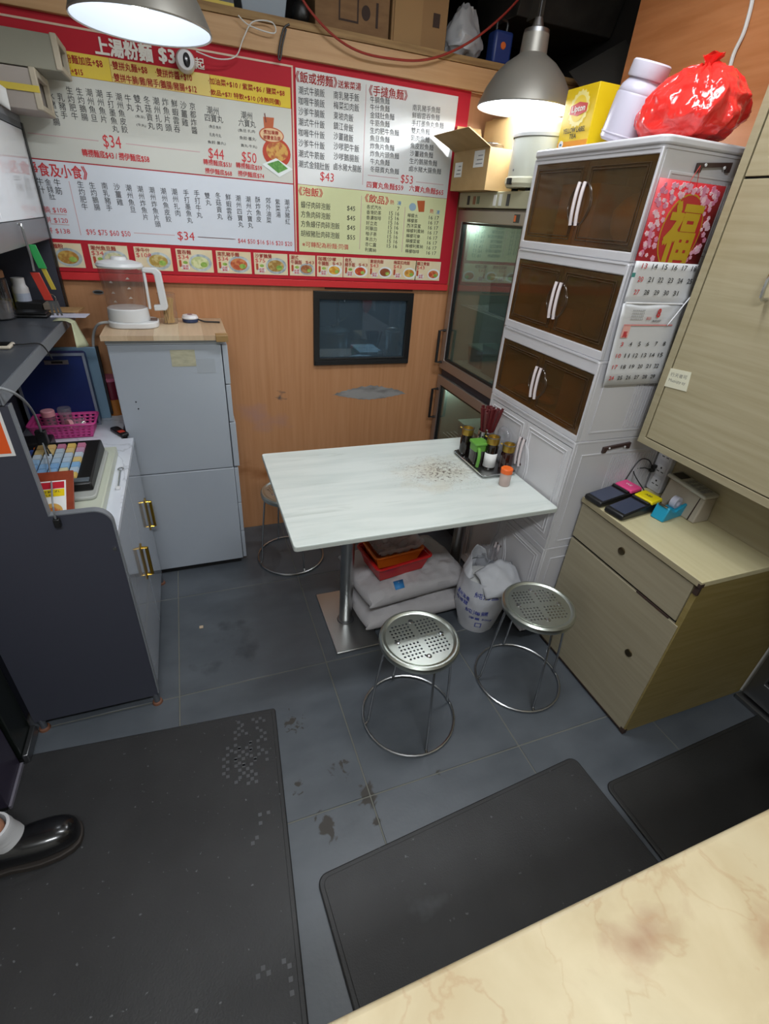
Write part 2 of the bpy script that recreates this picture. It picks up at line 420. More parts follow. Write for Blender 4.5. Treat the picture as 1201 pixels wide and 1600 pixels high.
struct(box('trim_1', -1.5, 2.05, 2.495, BY, 2.155, 2.236, mat('raw pine fascia', '#c09a70', 0.6, col2='#b48d62', scale=(3, 60, 60)), bevel=0.002))
loft = struct(box('loft_floor', -1.5, 2.05, 2.488, 3.3, 2.2365, 2.26, mat('plywood edge', '#9a7c50', 0.7, col2='#80623c', scale=(5, 60, 90))))
struct(box('wall_kitchen', 0.2, 1.9, 3.25, 3.299, 0, 2.155, mat('kitchen steel wall', '#3c444c', 0.5)))
struct(box('kitchen_partition', 0.2, 0.26, 2.60, 3.25, 0, 2.155, mat('kitchen steel wall', '#3c444c')))
struct(box('kitchen_partition', 1.84, 1.9, 2.60, 3.25, 0, 2.155, mat('kitchen steel wall', '#3c444c')))

# serving hatch window
win = struct(O('window_1', M().holed('y', (WX0-0.006, WX1+0.012, WZ0-0.012, WZ1+0.012), (WX0+0.024, WX1-0.022, WZ0+0.024, WZ1-0.026), BY-0.014, BY+0.02), m_black, bevel=0.002))
box('pane', WX0+0.022, WX1-0.02, BY+0.002, BY+0.006, WZ0+0.022, WZ1-0.024, glass('hatch glass', '#9fb2bd', 0.03, 0.03, haze=0.16, hazecol='#7f97a6'), win)  # haze puts the milky reflection into the pane's own colour
box('rail', WX0+0.0, WX1+0.004, BY-0.020, BY-0.0142, WZ0-0.010, WZ0+0.012, m_blackm, win, bevel=0.001)
tag(box('metal_strip', 0.64, 1.11, BY-0.006, BY-0.0005, WZ1+0.020, WZ1+0.029, mat('rusty strip', '#5d3a2a', 0.7)), 'thin dark brown strip on the wall above the black framed hatch', 'strip')
kc = T('kitchen_counter', 'steel kitchen counter seen through the hatch', 'counter', (0.95, 2.9, 0))
box('worktop', 0.28, 1.82, 2.62, 3.22, 0.905, 0.93, m_steeld, kc, bevel=0.003)
box('body', 0.30, 1.80, 2.66, 3.20, 0.0, 0.905, m_steeld, kc)
l_ = bpy.data.lights.new('kitchen_lamp_light', 'POINT'); l_.energy = 40; l_.color = (0.75, 0.88, 1.0); l_.shadow_soft_size = 0.08
lo_ = bpy.data.objects.new('kitchen_lamp_light', l_); COL.objects.link(lo_); lo_.location = (1.35, 2.85, 1.95)
p = T('cooking_pot', 'round steel pot with a rolled rim on the counter behind the hatch', 'pot', (0.775, 2.86, 0.93))
O('pot_body', M().lathe((0.775, 2.86, 0.93), [(0, 0), (0.075, 0), (0.085, 0.02), (0.085, 0.13), (0.096, 0.136), (0.096, 0.142), (0.080, 0.14), (0.078, 0.03), (0, 0.028)], 32), m_steel, p)
O('lid', M().lathe((0.775, 2.86, 1.073), [(0, 0.012), (0.05, 0.01), (0.085, 0.0), (0.0, -0.003)], 28), m_steel, p)
O('knob', M().lathe((0.775, 2.86, 1.084), [(0, 0.018), (0.012, 0.016), (0.008, 0.0), (0, 0)], 14), m_black, p)
cp_ = T('steel_tumbler', 'tall straight steel tumbler behind the right end of the hatch', 'cup', (1.135, 2.80, 0.93))
O('cup_body', M().lathe((1.135, 2.80, 0.93), [(0, 0), (0.042, 0), (0.052, 0.15), (0.054, 0.155), (0.050, 0.153), (0.040, 0.006), (0, 0.006)], 28), m_steel, cp_)
O('rim', M().lathe((1.135, 2.80, 1.083), [(0.0535, -0.004), (0.0555, 0), (0.0535, 0.004), (0.0505, 0)], 28), m_chrome, cp_)
tag(box('chopping_board', 0.93, 1.08, 2.82, 3.02, 0.932, 0.952, mat('pale board', '#b9c4c8', 0.5), bevel=0.004), 'pale chopping board lying on the counter behind the hatch', 'board')
tag(O('folded_cloth', blob((0.90, 2.70, 0.945), (0.075, 0.04, 0.018), 2.4, 0.008, 22, 3, flat=-0.0135), mat('white cloth', '#c3c6c8', 0.9)), 'crumpled white cloth in front of the pale board behind the hatch', 'cloth')
tag(O('red_towel', blob((1.10, 3.232, 1.21), (0.035, 0.015, 0.11), 2.6, 0.01, 15, 5), mat('red cloth', '#8e2226', 0.9)), 'dark red towel hanging at the back of the kitchen behind the hatch', 'towel')
fa = T('faucet', 'small chrome faucet at the back of the kitchen behind the hatch', 'faucet', (0.88, 3.1, 0.93))
O('spout', M().tube([(0.88, 3.14, 0.93), (0.88, 3.14, 1.20), (0.88, 3.10, 1.25), (0.88, 3.03, 1.245), (0.88, 3.00, 1.20)], 0.011, 10, smooth=5), m_chrome, fa)
O('base_flange', M().lathe((0.88, 3.14, 0.93), [(0, 0), (0.024, 0), (0.022, 0.012), (0.0, 0.012)], 16), m_chrome, fa)
O('lever', M().tube([(0.88, 3.14, 1.06), (0.93, 3.12, 1.09)], 0.007, 8), m_chrome, fa)

# worn patch of bare plaster showing through the laminate below the hatch
pts = []
n_ = 34
for k in range(n_+1):
    t = k/n_; pts.append((0.687+0.442*t, 0.795-0.010*t+(0.046*math.sin(PI*t)**0.9)+random.uniform(-.005, .005)))
for k in range(n_, -1, -1):
    t = k/n_
    if 0 < k < n_: pts.append((0.687+0.442*t, 0.793-0.010*t-(0.030*math.sin(PI*t)**1.2)+random.uniform(-.003, .003)))
tag(O('bare_patch', M().prism(pts, 'y', BY-0.0012, BY-0.0002), mat('bare board', '#93918f', 0.85, col2='#5e5a59', scale=(9, 9, 30), ramp=(0.45, 0.75)), smooth=False), 'long grey worn patch in the orange wood wall below the hatch', 'patch')
# recessed finger pull in the panel behind the kettle
fp = T('finger_pull', 'small oval metal finger pull set in the orange wood wall', 'pull', (-0.352, BY, 1.293))
O('ring', M().prism([(-0.352+0.022*math.cos(a*PI/12), 1.293+0.009*math.sin(a*PI/12)) for a in range(24)], 'y', BY-0.004, BY-0.0005), m_steeld, fp)
O('recess', M().prism([(-0.352+0.017*math.cos(a*PI/12), 1.293+0.005*math.sin(a*PI/12)) for a in range(24)], 'y', BY-0.0052, BY-0.004), m_black, fp)

# ceiling lamps (fluorescent battens above the picture)
for k, (p_, e_) in enumerate(LAMPS):
    t = T('ceiling_lamp', ['white fluorescent batten on the ceiling above the dining table', 'white fluorescent batten on the ceiling above the marble counter'][k], 'lamp', (p_[0], p_[1], 2.75))
    box('housing', p_[0]-0.50, p_[0]+0.50, p_[1]-0.15, p_[1]+0.15, 2.712, 2.75, m_white, t, bevel=0.004)
    box('diffuser', p_[0]-0.46, p_[0]+0.46, p_[1]-0.125, p_[1]+0.125, 2.702, 2.712, mat('lit diffuser', '#ffffff', 0.5, emit='#f2f8ff', estr=4.0), t)

# ------------------------------------------------------------------ menu sign on the back wall
MY = 2.516
m_mred = mat('menu red', '#b32130', 0.6, spec=0.2)
m_mwhite = mat('menu white', '#d0d3d1', 0.5, col2='#e0e2e2', scale=(2, 2, 2))
m_mcool = mat('menu cool white', '#d3d9e2', 0.5)
m_mgreen = mat('menu pale green', '#d3d7a6', 0.5)
m_myel = mat('menu yellow', '#dcbf14', 0.36)
m_mpale = mat('menu pale yellow', '#d9c163', 0.36)
m_mline = mat('menu beige line', '#d2b7a2', 0.5)
m_mcard = mat('menu card cream', '#e3d8bb', 0.35, col2='#dcc9a2', scale=(9, 9, 9))
menu = T('menu_sign', 'large red and white wall menu in Chinese with prices and food photos', 'menu sign', (0.28, MY, 1.34))
box('backing', -0.76, 1.304, MY, BY-0.001, 1.372, 2.155, m_mred, menu)
box('bottom_rail', -0.76, 1.304, MY-0.008, BY-0.001, 1.340, 1.370, mat('menu rail red', '#cc3034', 0.3), menu, bevel=0.002)
LY = MY-0.002
def pan(name, x0, x1, z0, z1, m, d=0.002, lab=None): return box(name, x0, x1, MY-d, MY, z0, z1, m, menu, label=lab)
pan('title_line', -0.76, 0.5045, 2.128, 2.134, m_mline)
pan('title_line', 0.4985, 0.5045, 1.487, 2.128, m_mline)
pan('noodle_panel', -0.76, 0.494, 1.748, 2.000, mat('menu warm white', '#c9cac2', 0.5), lab='white noodle price panel')
pan('snack_panel', -0.76, 0.494, 1.488, 1.744, m_mcool, lab='cool white snack price panel')
pan('surcharge_strip', -0.60, -0.155, 2.001, 2.066, m_myel, lab='bright yellow strip')
pan('surcharge_strip', -0.154, 0.185, 2.001, 2.066, m_mpale, lab='pale yellow strip')
pan('surcharge_strip', 0.186, 0.492, 2.001, 2.066, m_myel, lab='bright yellow strip')
pan('rice_panel', 0.515, 1.241, 1.749, 2.130, m_mwhite, lab='white rice and noodle panel')
pan('drinks_panel', 0.515, 1.241, 1.489, 1.7475, m_mgreen, lab='pale green congee and drinks panel')
PLm = lambda u, v: Vector((u, MY-0.0028, v))
def B(px, py): q = hit(px, py, 'y', MY-0.0028); return (q.x, q.z)
c1 = lambda x, y: B(x/3.0025, y/3.004)
c2 = lambda x, y: B(x/3.0025, 200+y/3.004)
c3 = lambda x, y: B(300+x/2.8595, 60+y/2.858)
c4 = lambda x, y: B(300+x/2.8595, 250+y/2.861)
def H(c, s, xl, yl, xr, yr, h, m, bold=0.0):   # letters between two crop points; h in metres
    text_h(menu, m, s, c(xl, yl), c(xr, yr), h, PLm, bold)
def V(c, s, xt, yt, xb, yb, m=None, wid=0.95, bold=0.006):
    text_v(menu, m or m_ink, s, c(xt, yt), c(xb, yb), PLm, bold, wid)
m_tw = mat('title white', '#e6e2da', 0.6)
H(c1, '上湯粉麵', 443, 212, 713, 252, 0.047, m_tw, 0.03); H(c1, '$34', 745, 258, 862, 282, 0.042, m_tw, 0.03); H(c1, '起', 915, 295, 957, 302, 0.032, m_tw, 0.02)
bd = 0.012
H(c1, '·粉麵加底+$8', 296, 272, 480, 300, 0.024, m_dkred, bd); H(c1, '上湯加底+$15', 225, 318, 388, 340, 0.021, m_dkred, bd)
H(c1, '·雙拼丸麵+$8', 520, 305, 690, 330, 0.024, m_dkred, bd); H(c1, '·雙拼炸醬+$10', 728, 338, 900, 366, 0.024, m_dkred, bd)
H(c1, '·雙拼牛腩/雞/豬手/鵝腸/豬腸+$12', 528, 362, 922, 420, 0.024, m_dkred, bd)
H(c3, '·加油菜+$10 / 紫菜+$6 / 鹽菜+$8', 72, 188, 413, 246, 0.020, m_dkred, bd)
H(c3, '·飲品+$7/ 特飲+$10 (冷熱同價)', 78, 240, 395, 288, 0.020, m_dkred, bd)
for s, xt, yt, xb, yb in (('水豬大腸', 237, 450, 265, 572), ('乳豬手', 285, 458, 300, 540), ('生灼肥牛', 325, 425, 350, 545), ('生灼鵝腸', 372, 430, 397, 550), ('潮州魚旦', 418, 435, 441, 555),
                          ('潮州魚片', 465, 440, 487, 560), ('手打墨魚丸', 513, 450, 541, 605), ('潮州魚皮餃', 557, 455, 584, 608), ('牛丸', 600, 462, 608, 503), ('雙丸', 643, 465, 652, 508),
                          ('冬菇貢丸', 688, 470, 708, 590), ('潮州扎肉', 732, 475, 748, 595), ('炸魚片頭', 775, 480, 790, 600), ('鮮蝦雲吞', 818, 487, 830, 605), ('沙薑雞', 860, 495, 868, 575), ('京都炸醬', 902, 500, 912, 612)):
    V(c1, s, xt, yt, xb, yb)
H(c1, '(魚旦)', 635, 545, 680, 552, 0.010, m_ink); H(c1, '(牛丸)', 640, 585, 685, 592, 0.010, m_ink)
H(c1, '$34', 483, 664, 568, 674, 0.044, m_redink); H(c1, '轉撈麵底$43 / 撈伊麵底$58', 385, 716, 700, 748, 0.024, m_redink, 0.015)
H(c3, '潮州', 65, 318, 118, 326, 0.024, m_ink); H(c3, '四寶丸', 57, 352, 138, 362, 0.024, m_ink)
H(c3, '潮州', 218, 340, 268, 348, 0.024, m_ink); H(c3, '六寶丸', 207, 374, 284, 384, 0.024, m_ink)
for s, x, y, x2 in (('(魚旦·魚片', 75, 393, 130), ('扎肉·牛丸', 78, 428, 130), ('魚餃·墨丸)', 70, 463, 150), ('(魚旦·扎肉·', 205, 410, 285), ('魚餃·墨丸·', 212, 443, 288), ('貢丸·牛丸)', 218, 478, 290)):
    H(c3, s, x, y, x2, y+8, 0.012, m_ink)
H(c3, '$44', 73, 514, 142, 524, 0.040, m_redink); H(c3, '轉撈麵底$53/', 50, 550, 178, 566, 0.020, m_redink, 0.01); H(c3, '撈伊麵底$68', 58, 590, 178, 604, 0.020, m_redink, 0.01)
H(c3, '$50', 222, 530, 288, 540, 0.040, m_redink); H(c3, '轉撈麵底$59', 196, 565, 312, 580, 0.020, m_redink, 0.01); H(c3, '撈伊麵底$74', 205, 602, 322, 616, 0.020, m_redink, 0.01)
# snack panel
H(c2, '《淨食及小食》', 100, 185, 408, 213, 0.042, m_redink, 0.012)
for s, xt, yt, xb, yb in (('牛什', 187, 252, 195, 290), ('金錢肚', 225, 255, 245, 322), ('牛筋', 268, 257, 275, 295), ('生灼肥牛', 377, 265, 397, 370), ('生灼鵝腸', 432, 270, 455, 372), ('南乳豬手', 490, 272, 512, 375), ('沙薑雞', 548, 277, 562, 348), ('潮州魚旦', 603, 282, 623, 383),
                          ('潮州炸魚片', 657, 287, 683, 418), ('潮州炸魚片頭', 712, 292, 740, 452), ('潮州魚皮餃', 766, 297, 790, 428), ('潮州扎肉', 818, 300, 834, 400), ('手打墨魚丸', 872, 305, 890, 433), ('手打牛丸', 922, 308, 935, 408), ('雙丸', 972, 318, 977, 350),
                          ('冬菇貢丸', 1022, 318, 1031, 415), ('鮮蝦雲吞', 1070, 325, 1077, 420), ('潮州四寶丸', 1117, 330, 1129, 453), ('潮州六寶丸', 1164, 335, 1174, 457)):
    V(c2, s, xt, yt, xb, yb)
for s, xt, yt, xb, yb in (('酥炸魚皮', 293, 178, 298, 265), ('郊外油菜', 340, 182, 343, 270), ('紫菜湯', 382, 188, 385, 245), ('潮式豬紅', 424, 190, 427, 276)): V(c4, s, xt, yt, xb, yb)
H(c2, '牛腩 $108', 170, 380, 312, 387, 0.022, m_redink); H(c2, '雙拼 $120', 175, 428, 318, 435, 0.022, m_redink); H(c2, '三拼 $138', 180, 478, 328, 485, 0.022, m_redink)
H(c2, '$95 $75 $60 $50', 405, 489, 612, 499, 0.022, m_redink); H(c2, '$34', 833, 507, 912, 512, 0.036, m_redink); H(c4, '$44 $50 $16 $16 $20 $20', 205, 362, 447, 377, 0.020, m_redink)
# rice panel
H(c3, '《飯或撈麵》', 462, 168, 648, 198, 0.034, m_dkred, 0.012); H(c3, '送紫菜湯', 652, 203, 754, 217, 0.024, m_dkred, 0.01); H(c3, '《手撻魚麵》', 790, 230, 962, 256, 0.034, m_dkred, 0.01)
for k, s in enumerate(('潮式牛腩飯', '咖喱牛腩飯', '沙爹牛腩飯', '潮式牛什飯', '咖喱牛什飯', '沙爹牛什飯', '潮式牛筋飯', '潮式金錢肚飯')):
    y = 230+47*k; H(c3, s, 475, y, 592+(22 if k == 7 else 0), y+16, 0.026, m_ink, 0.004)
for k, s in enumerate(('南乳豬手飯', '梅菜扣肉飯', '東坡肉飯', '鎮江骨飯', '沙薑雞飯', '沙嗲肥牛飯', '沙嗲鵝腸飯', '鹵水豬大腸飯')):
    y = 252+45.5*k; x2 = {4: 746, 3: 720}.get(len(s)-1, 746) if len(s) != 6 else 756
    H(c3, s, 632, y, x2, y+14, 0.026, m_ink, 0.004)
for k, s in enumerate(('牛腩魚麵', '牛什魚麵', '金錢肚魚麵', '牛筋魚麵', '生灼肥牛魚麵', '魚旦魚麵', '炸魚片魚麵', '炸魚片頭魚麵', '牛丸魚麵', '冬菇貢丸魚麵')):
    y = 272+34.5*k; H(c3, s, 795, y, 795+21*len(s)+3, y+2.2*len(s), 0.022, m_ink, 0.004)
for k, s in enumerate(('南乳豬手魚麵', '鮮蝦雲吞魚麵', '手打墨魚丸魚麵', '雙丸魚麵', '乳肉魚麵', '魚皮餃魚麵', '沙薑雞魚麵', '生灼鵝腸魚麵', '鹵水豬大腸魚麵')):
    y = 308+34.0*k; H(c3, s, 985-2*k, y, 985-2*k+20*len(s)+3, y+2.2*len(s), 0.022, m_ink, 0.004)
H(c3, '$43', 572, 616, 633, 626, 0.036, m_redink); H(c3, '$53', 932, 628, 986, 636, 0.036, m_redink); H(c3, '四寶丸魚麵$59', 780, 652, 943, 668, 0.026, m_redink, 0.008); H(c4, '六寶丸魚麵$65', 970, 125, 1122, 146, 0.026, m_redink, 0.008)
# congee and drinks
H(c4, '《泡飯》', 476, 137, 584, 149, 0.032, m_redink, 0.008)
for k, (s, pr) in enumerate((('蠔仔肉碎泡飯', '$45'), ('方魚肉碎泡飯', '$45'), ('方魚蠔仔肉碎泡飯', '$45'), ('胡椒豬肚肉碎泡飯', '$55'))):
    y = 198+43*k; H(c4, s, 486, y, 486+(132 if len(s) == 6 else 173), y+12, 0.026, m_ink, 0.004); H(c4, pr, 692, 216+43*k, 728, 220+43*k, 0.021, m_ink)
H(c4, '※可轉配為粉麵·同價', 492, 376, 698, 390, 0.022, m_redink, 0.006); H(c4, '《飲品》', 772, 168, 878, 184, 0.032, m_redink, 0.008)
m_bluei = mat('blue print', '#3f86c8', 0.8)
H(c4, '熱', 884, 188, 902, 190, 0.018, m_redink); H(c4, '凍', 916, 192, 934, 194, 0.018, m_bluei); H(c4, '熱', 1062, 228, 1078, 230, 0.018, m_redink); H(c4, '凍', 1090, 233, 1106, 235, 0.018, m_bluei)
for k, s in enumerate(('各式汽水', '香滑奶茶', '香濃咖啡', '好立克', '阿華田', '柚子茶', '朱古力', '杏仁露', '利賓納')):
    y = 209+23.8*k; H(c4, s, 780-1.0*k, y, 780-k+16.5*len(s), y+5, 0.017, m_ink); H(c4, '15 16' if k else '7', 882-1.5*k if k else 916, 238+20.8*(k-1) if k else 218, 926-1.3*k, 241+20.8*(k-1) if k else 219, 0.016, m_ink)
for k, s in enumerate(('檸檬水', '檸檬茶', '西洋菜蜜', '檸檬利賓納', '檸檬可樂', '檸檬菜蜜', '檸檬利賓納', '檸檬咖啡')):
    y = 247+22.8*k; H(c4, s, 962-1.5*k, y, 962-1.5*k+15.5*len(s), y+4, 0.017, m_ink); H(c4, '16 17', 1058-1.6*k, 257+22.5*k, 1102-1.8*k, 260+22.5*k, 0.016, m_ink)
# hairlines
m_hair = mat('rose rule', '#c9a3a6', 0.8)
def rule(c, x0, y0, x1, y1, th=0.0025, m=m_hair):
    a = c(x0, y0); b = c(x1, y1); box('rule', min(a[0], b[0])-(th/2 if abs(a[0]-b[0]) < .03 else 0), max(a[0], b[0]) if abs(a[0]-b[0]) >= .03 else min(a[0], b[0])+th/2, MY-0.0025, MY-0.001, min(a[1], b[1]) if abs(a[0]-b[0]) < .03 else (a[1]+b[1])/2-th/2, max(a[1], b[1]) if abs(a[0]-b[0]) < .03 else (a[1]+b[1])/2+th/2, m, menu)
for a in ((c1, 130, 625, 462, 660), (c1, 590, 675, 938, 713), (c2, 328, 250, 380, 503), (c2, 628, 493, 820, 503), (c2, 930, 512, 1100, 521), (c2, 235, 403, 312, 407), (c2, 238, 450, 325, 455), (c4, 785, 68, 922, 83), (c4, 1000, 97, 1122, 112), (c3, 778, 205, 770, 655), (c4, 757, 160, 757, 400), (c4, 952, 210, 942, 412), (c4, 25, 343, 195, 356)):
    rule(*a)
# food photo cards
def ell(cx, cz, rx, rz, n=28): return [(cx+rx*math.cos(2*PI*k/n), cz+rz*math.sin(2*PI*k/n)) for k in range(n)]
m_bowl = mat('printed bowl', '#8d9aa0', 0.4, col2='#c6cfd0', scale=(40, 40, 40)); m_plate = mat('printed plate', '#dfe4e4', 0.4)
m_greens = mat('printed greens', '#6f9a3c', 0.5, col2='#a3bf58', scale=(70, 70, 70))
FOOD = [('#a9752f', '#c7a24e'), ('#d3cfae', '#b7bd86'), ('#a98a3c', '#c8b77a'), ('#d6d8a4', '#b9c184'), ('#b4502c', '#cf8450'), ('#9a7433', '#c0a468'), ('#96562c', '#b98658'), ('#c98a20', '#e0b24c'), ('#b63a1e', '#d46d3c'), ('#8a4526', '#b0724a'), ('#b87a2a', '#d8a850'), ('#b0452a', '#d08050')]
CARDS = [(70, 136, '炒麵粉', ''), (138, 206, '潮州魚旦麵', '$34'), (208.5, 272, '淨牛什', '$108'), (274, 335, '雲吞麵', '$34'), (337, 394, '南乳豬手麵', '$34'), (396, 450, '沙爹鵝腸', '$75'), (452, 492.5, '潮式', '$43'), (495, 535, '咖喱/沙嗲', '$43'), (537, 574.5, '南乳', '$43'), (576.5, 611, '東坡肉飯', '$43'), (613.5, 648, '梅菜扣肉飯', '$43'), (650, 685, '鎮江骨飯', '$43')]
for k, (xa, xb, nm, pr) in enumerate(CARDS):
    ytop = 381+(0.5*(xa+xb)-82)*0.0464; a = B(xa, ytop); b = B(xb, ytop+45-0.013*(xa))
    x0, x1 = a[0], b[0]; z1, z0 = 1.4745, 1.3865
    cd_ = pan('photo_card', x0, x1, z0, z1, m_mcard)
    wd = x1-x0; r = 0.039 if k < 6 else 0.029; cx, cz = x1-r*1.25-0.004, z0+r*0.80+0.006
    if k > 8: cx = x1-r*1.15-0.002
    O('bowl_photo', M().prism(ell(cx, cz, r*1.22, r*0.86), 'y', MY-0.0026, MY-0.0019), m_bowl if k < 7 else m_plate, cd_, smooth=False)
    O('food_photo', M().prism(ell(cx-.002, cz, r*0.95, r*0.62), 'y', MY-0.0031, MY-0.0026), mat('printed food %d' % k, FOOD[k][0], 0.5, col2=FOOD[k][1], scale=(60, 60, 60), ramp=(0.45, 0.6)), cd_, smooth=False)
    O('greens_photo', M().prism(ell(cx+r*.35, cz-r*.18, r*0.36, r*0.26), 'y', MY-0.0035, MY-0.0031), m_greens, cd_, smooth=False)
    text_h(cd_, m_dkred, nm, (x0+0.006, z1-0.012), (min(x1-0.006, x0+0.006+0.0185*len(nm)*(1 if k < 6 else .95)), z1-0.012), 0.017, PLm, 0.012)
    if k in (6, 7, 8):
        text_h(cd_, m_dkred, ('牛腩飯', '牛腩飯', '豬手飯')[k-6], (x0+0.006, z1-0.031), (x0+0.058, z1-0.031), 0.018, PLm, 0.012)
        text_h(cd_, m_dkred, pr, (x0+0.075, z1-0.031), (x1-0.006, z1-0.031), 0.015, PLm, 0.006)
    elif pr: text_h(cd_, m_redink, pr, (x0+0.006, z1-0.032), (x0+(0.05 if len(pr) < 4 else .064), z1-0.032), 0.018, PLm, 0.006)
    if k not in (0, 2):
        O('drink_photo', M().prism(rrect(x0+0.008, x0+0.018, z0+0.018, z0+0.045, 0.003, 2), 'y', MY-0.0026, MY-0.0019), mat('printed tea', '#b3492c', 0.5), cd_, smooth=False)
        O('badge_photo', M().prism(ell(x0+0.032, z0+0.017, 0.018, 0.012, 16), 'y', MY-0.0026, MY-0.0019), m_plate, cd_, smooth=False)
        text_h(cd_, m_redink, '送菜', (x0+0.019, z0+0.022), (x0+0.045, z0+0.022), 0.009, PLm, 0.01); text_h(cd_, m_redink, '凍飲', (x0+0.019, z0+0.012), (x0+0.045, z0+0.012), 0.009, PLm, 0.01)
        if k < 9: O('leaf_photo', M().prism(ell(x0+0.034, z0+0.036, 0.010, 0.006, 12), 'y', MY-0.0026, MY-0.0019), m_greens, cd_, smooth=False)
# side-dish picture beside the noodle prices
fx, fz = c3(372, 500)
O('bowl_photo', M().prism(ell(*c3(378, 512), 0.058, 0.050), 'y', MY-0.0030, MY-0.002), mat('printed red bowl', '#b33a22', 0.4), menu, smooth=False)
O('food_photo', M().prism(ell(*c3(380, 505), 0.045, 0.034), 'y', MY-0.0035, MY-0.003), mat('printed noodle', '#c89a4a', 0.5, col2='#a9552a', scale=(60, 60, 60), ramp=(0.45, 0.6)), menu, smooth=False)
a, b = c3(310, 560), c3(450, 590)
O('plate_photo', M().prism([c3(312, 562), c3(390, 620), c3(450, 585), c3(375, 535)], 'y', MY-0.0040, MY-0.0035), m_plate, menu, smooth=False)
O('greens_photo', M().prism([c3(335, 560), c3(385, 602), c3(428, 582), c3(385, 545)], 'y', MY-0.0045, MY-0.004), mat('printed choy', '#3f7d33', 0.5, col2='#6aa24a', scale=(90, 90, 90)), menu, smooth=False)
O('drink_photo', M().prism([c3(318, 350), c3(322, 400), c3(362, 400), c3(366, 355)], 'y', MY-0.0030, MY-0.002), mat('printed iced tea', '#b4582c', 0.5), menu, smooth=False)
O('straw_photo', M().prism([c3(322, 335), c3(328, 375), c3(332, 375), c3(326, 333)], 'y', MY-0.0036, MY-0.003), mat('printed straw', '#6f2a20', 0.5), menu, smooth=False)
O('badge_photo', M().prism(ell(*c3(355, 432), 0.050, 0.026), 'y', MY-0.0040, MY-0.003), mat('printed badge rim', '#b5532a', 0.5), menu, smooth=False)
O('badge_photo', M().prism(ell(*c3(355, 432), 0.046, 0.022), 'y', MY-0.0044, MY-0.004), mat('printed badge', '#dcb98e', 0.5), menu, smooth=False)
PL2 = lambda u, v: Vector((u, MY-0.0048, v))
text_h(menu, m_dkred, '煮加凍檸', c3(318, 416), c3(385, 424), 0.014, PL2, 0.012); text_h(menu, m_dkred, '椒鹽食及蔬', c3(318, 440), c3(395, 449), 0.014, PL2, 0.012)
O('drink_photo', M().prism([c4(1005, 182), c4(1012, 232), c4(1036, 232), c4(1040, 182)], 'y', MY-0.0030, MY-0.002), mat('printed iced tea', '#b4582c'), menu, smooth=False)
O('drink_photo', M().prism(ell(*c4(985, 210), 0.018, 0.016), 'y', MY-0.0030, MY-0.002), mat('printed cup', '#8fa9bb', 0.5), menu, smooth=False)

# ------------------------------------------------------------------ dining table
tb = T('dining_table', 'white marble-look dining table on steel pedestals against the plastic cabinet', 'table', (0.735, 1.61, 0))
m_mtop = mat('pale marble laminate', '#c3cbc7', 0.30, col2='#d2d8d4', scale=(2.2, 14, 4), det=6, ramp=(0.3, 0.62), dist=1.2)
add_layer(m_mtop, '#b7bfb9', (3, 22, 3), 0.60, 0.85, det=5, dist=1.5)
add_layer(m_mtop, '#c6bda6', (7, 7, 7), 0.45, 0.95, where=(0.93, 1.62, 0.735, 0.42, 0.30, 1), det=7)
add_layer(m_mtop, '#8d867a', (26, 42, 26), 0.62, 0.78, where=(0.93, 1.64, 0.735, 0.52, 0.40, 1), det=4, dist=1.2, vein=0.035)
add_layer(m_mtop, '#6d665c', (60, 90, 60), 0.72, 0.76, where=(0.93, 1.64, 0.735, 0.45, 0.34, 1), det=3)
O('tabletop', M().prism(rrect(0.22, 1.251, 1.25, 1.97, 0.012, 4), 'z', 0.715, 0.735), m_mtop, tb, bevel=0.002)
O('edge_band', M().prism(rrect(0.2195, 1.2515, 1.2495, 1.9705, 0.012, 4), 'z', 0.7165, 0.7305), mat('table edge', '#b9bfba', 0.4), tb)
for px_, py_ in ((0.515, 1.61), (1.142, 1.735)):
    O('pole', M().cyl((px_, py_, 0.012), (px_, py_, 0.70), 0.030, n=28), m_steel, tb)
    box('base_plate', px_-0.095, px_+0.11, py_-0.195, py_+0.205, 0.0, 0.012, m_steel, tb, bevel=0.003)
    O('collar', M().lathe((px_, py_, 0.012), [(0.030, 0), (0.040, 0), (0.038, 0.006), (0.030, 0.008)], 28), m_steeld, tb)
    box('top_bracket', px_-0.06, px_+0.06, py_-0.16, py_+0.16, 0.70, 0.7145, m_steeld, tb)

# ------------------------------------------------------------------ stools
def seat_mesh(R, t):
    bm = bmesh.new()
    def loop(pts):
        vs = [bm.verts.new((x, y, 0)) for x, y in pts]
        for i in range(len(vs)): bm.edges.new((vs[i], vs[(i+1) % len(vs)]))
    loop([(R*math.cos(2*PI*i/48), R*math.sin(2*PI*i/48)) for i in range(48)])
    for sx in (-1, 1):
        for sy in (-1, 1):
            for i in range(6):
                for j in range(5):
                    cx, cy = sx*(0.015+0.0138*i), sy*(0.016+0.0150*j)
                    if math.hypot(cx, cy) > R-0.012 or math.hypot(abs(cx)-0.083, cy) < 0.015 or math.hypot(cx, abs(cy)-0.083) < 0.015: continue
                    loop([(cx+0.0044*math.cos(2*PI*k/6), cy+0.0044*math.sin(2*PI*k/6)) for k in range(6)])
    bmesh.ops.triangle_fill(bm, use_beauty=True, edges=bm.edges[:])
    me = bpy.data.meshes.new('seat'); bm.to_mesh(me); bm.free()
    return me
SEAT = seat_mesh(0.118, 0.001)
m_seat = mat('stool steel', '#c3c8c0', 0.33, 1.0); SEAT.materials.append(m_seat)
m_leg = mat('stool leg chrome', '#b4b6b8', 0.25, 1.0)
SZ = 0.42
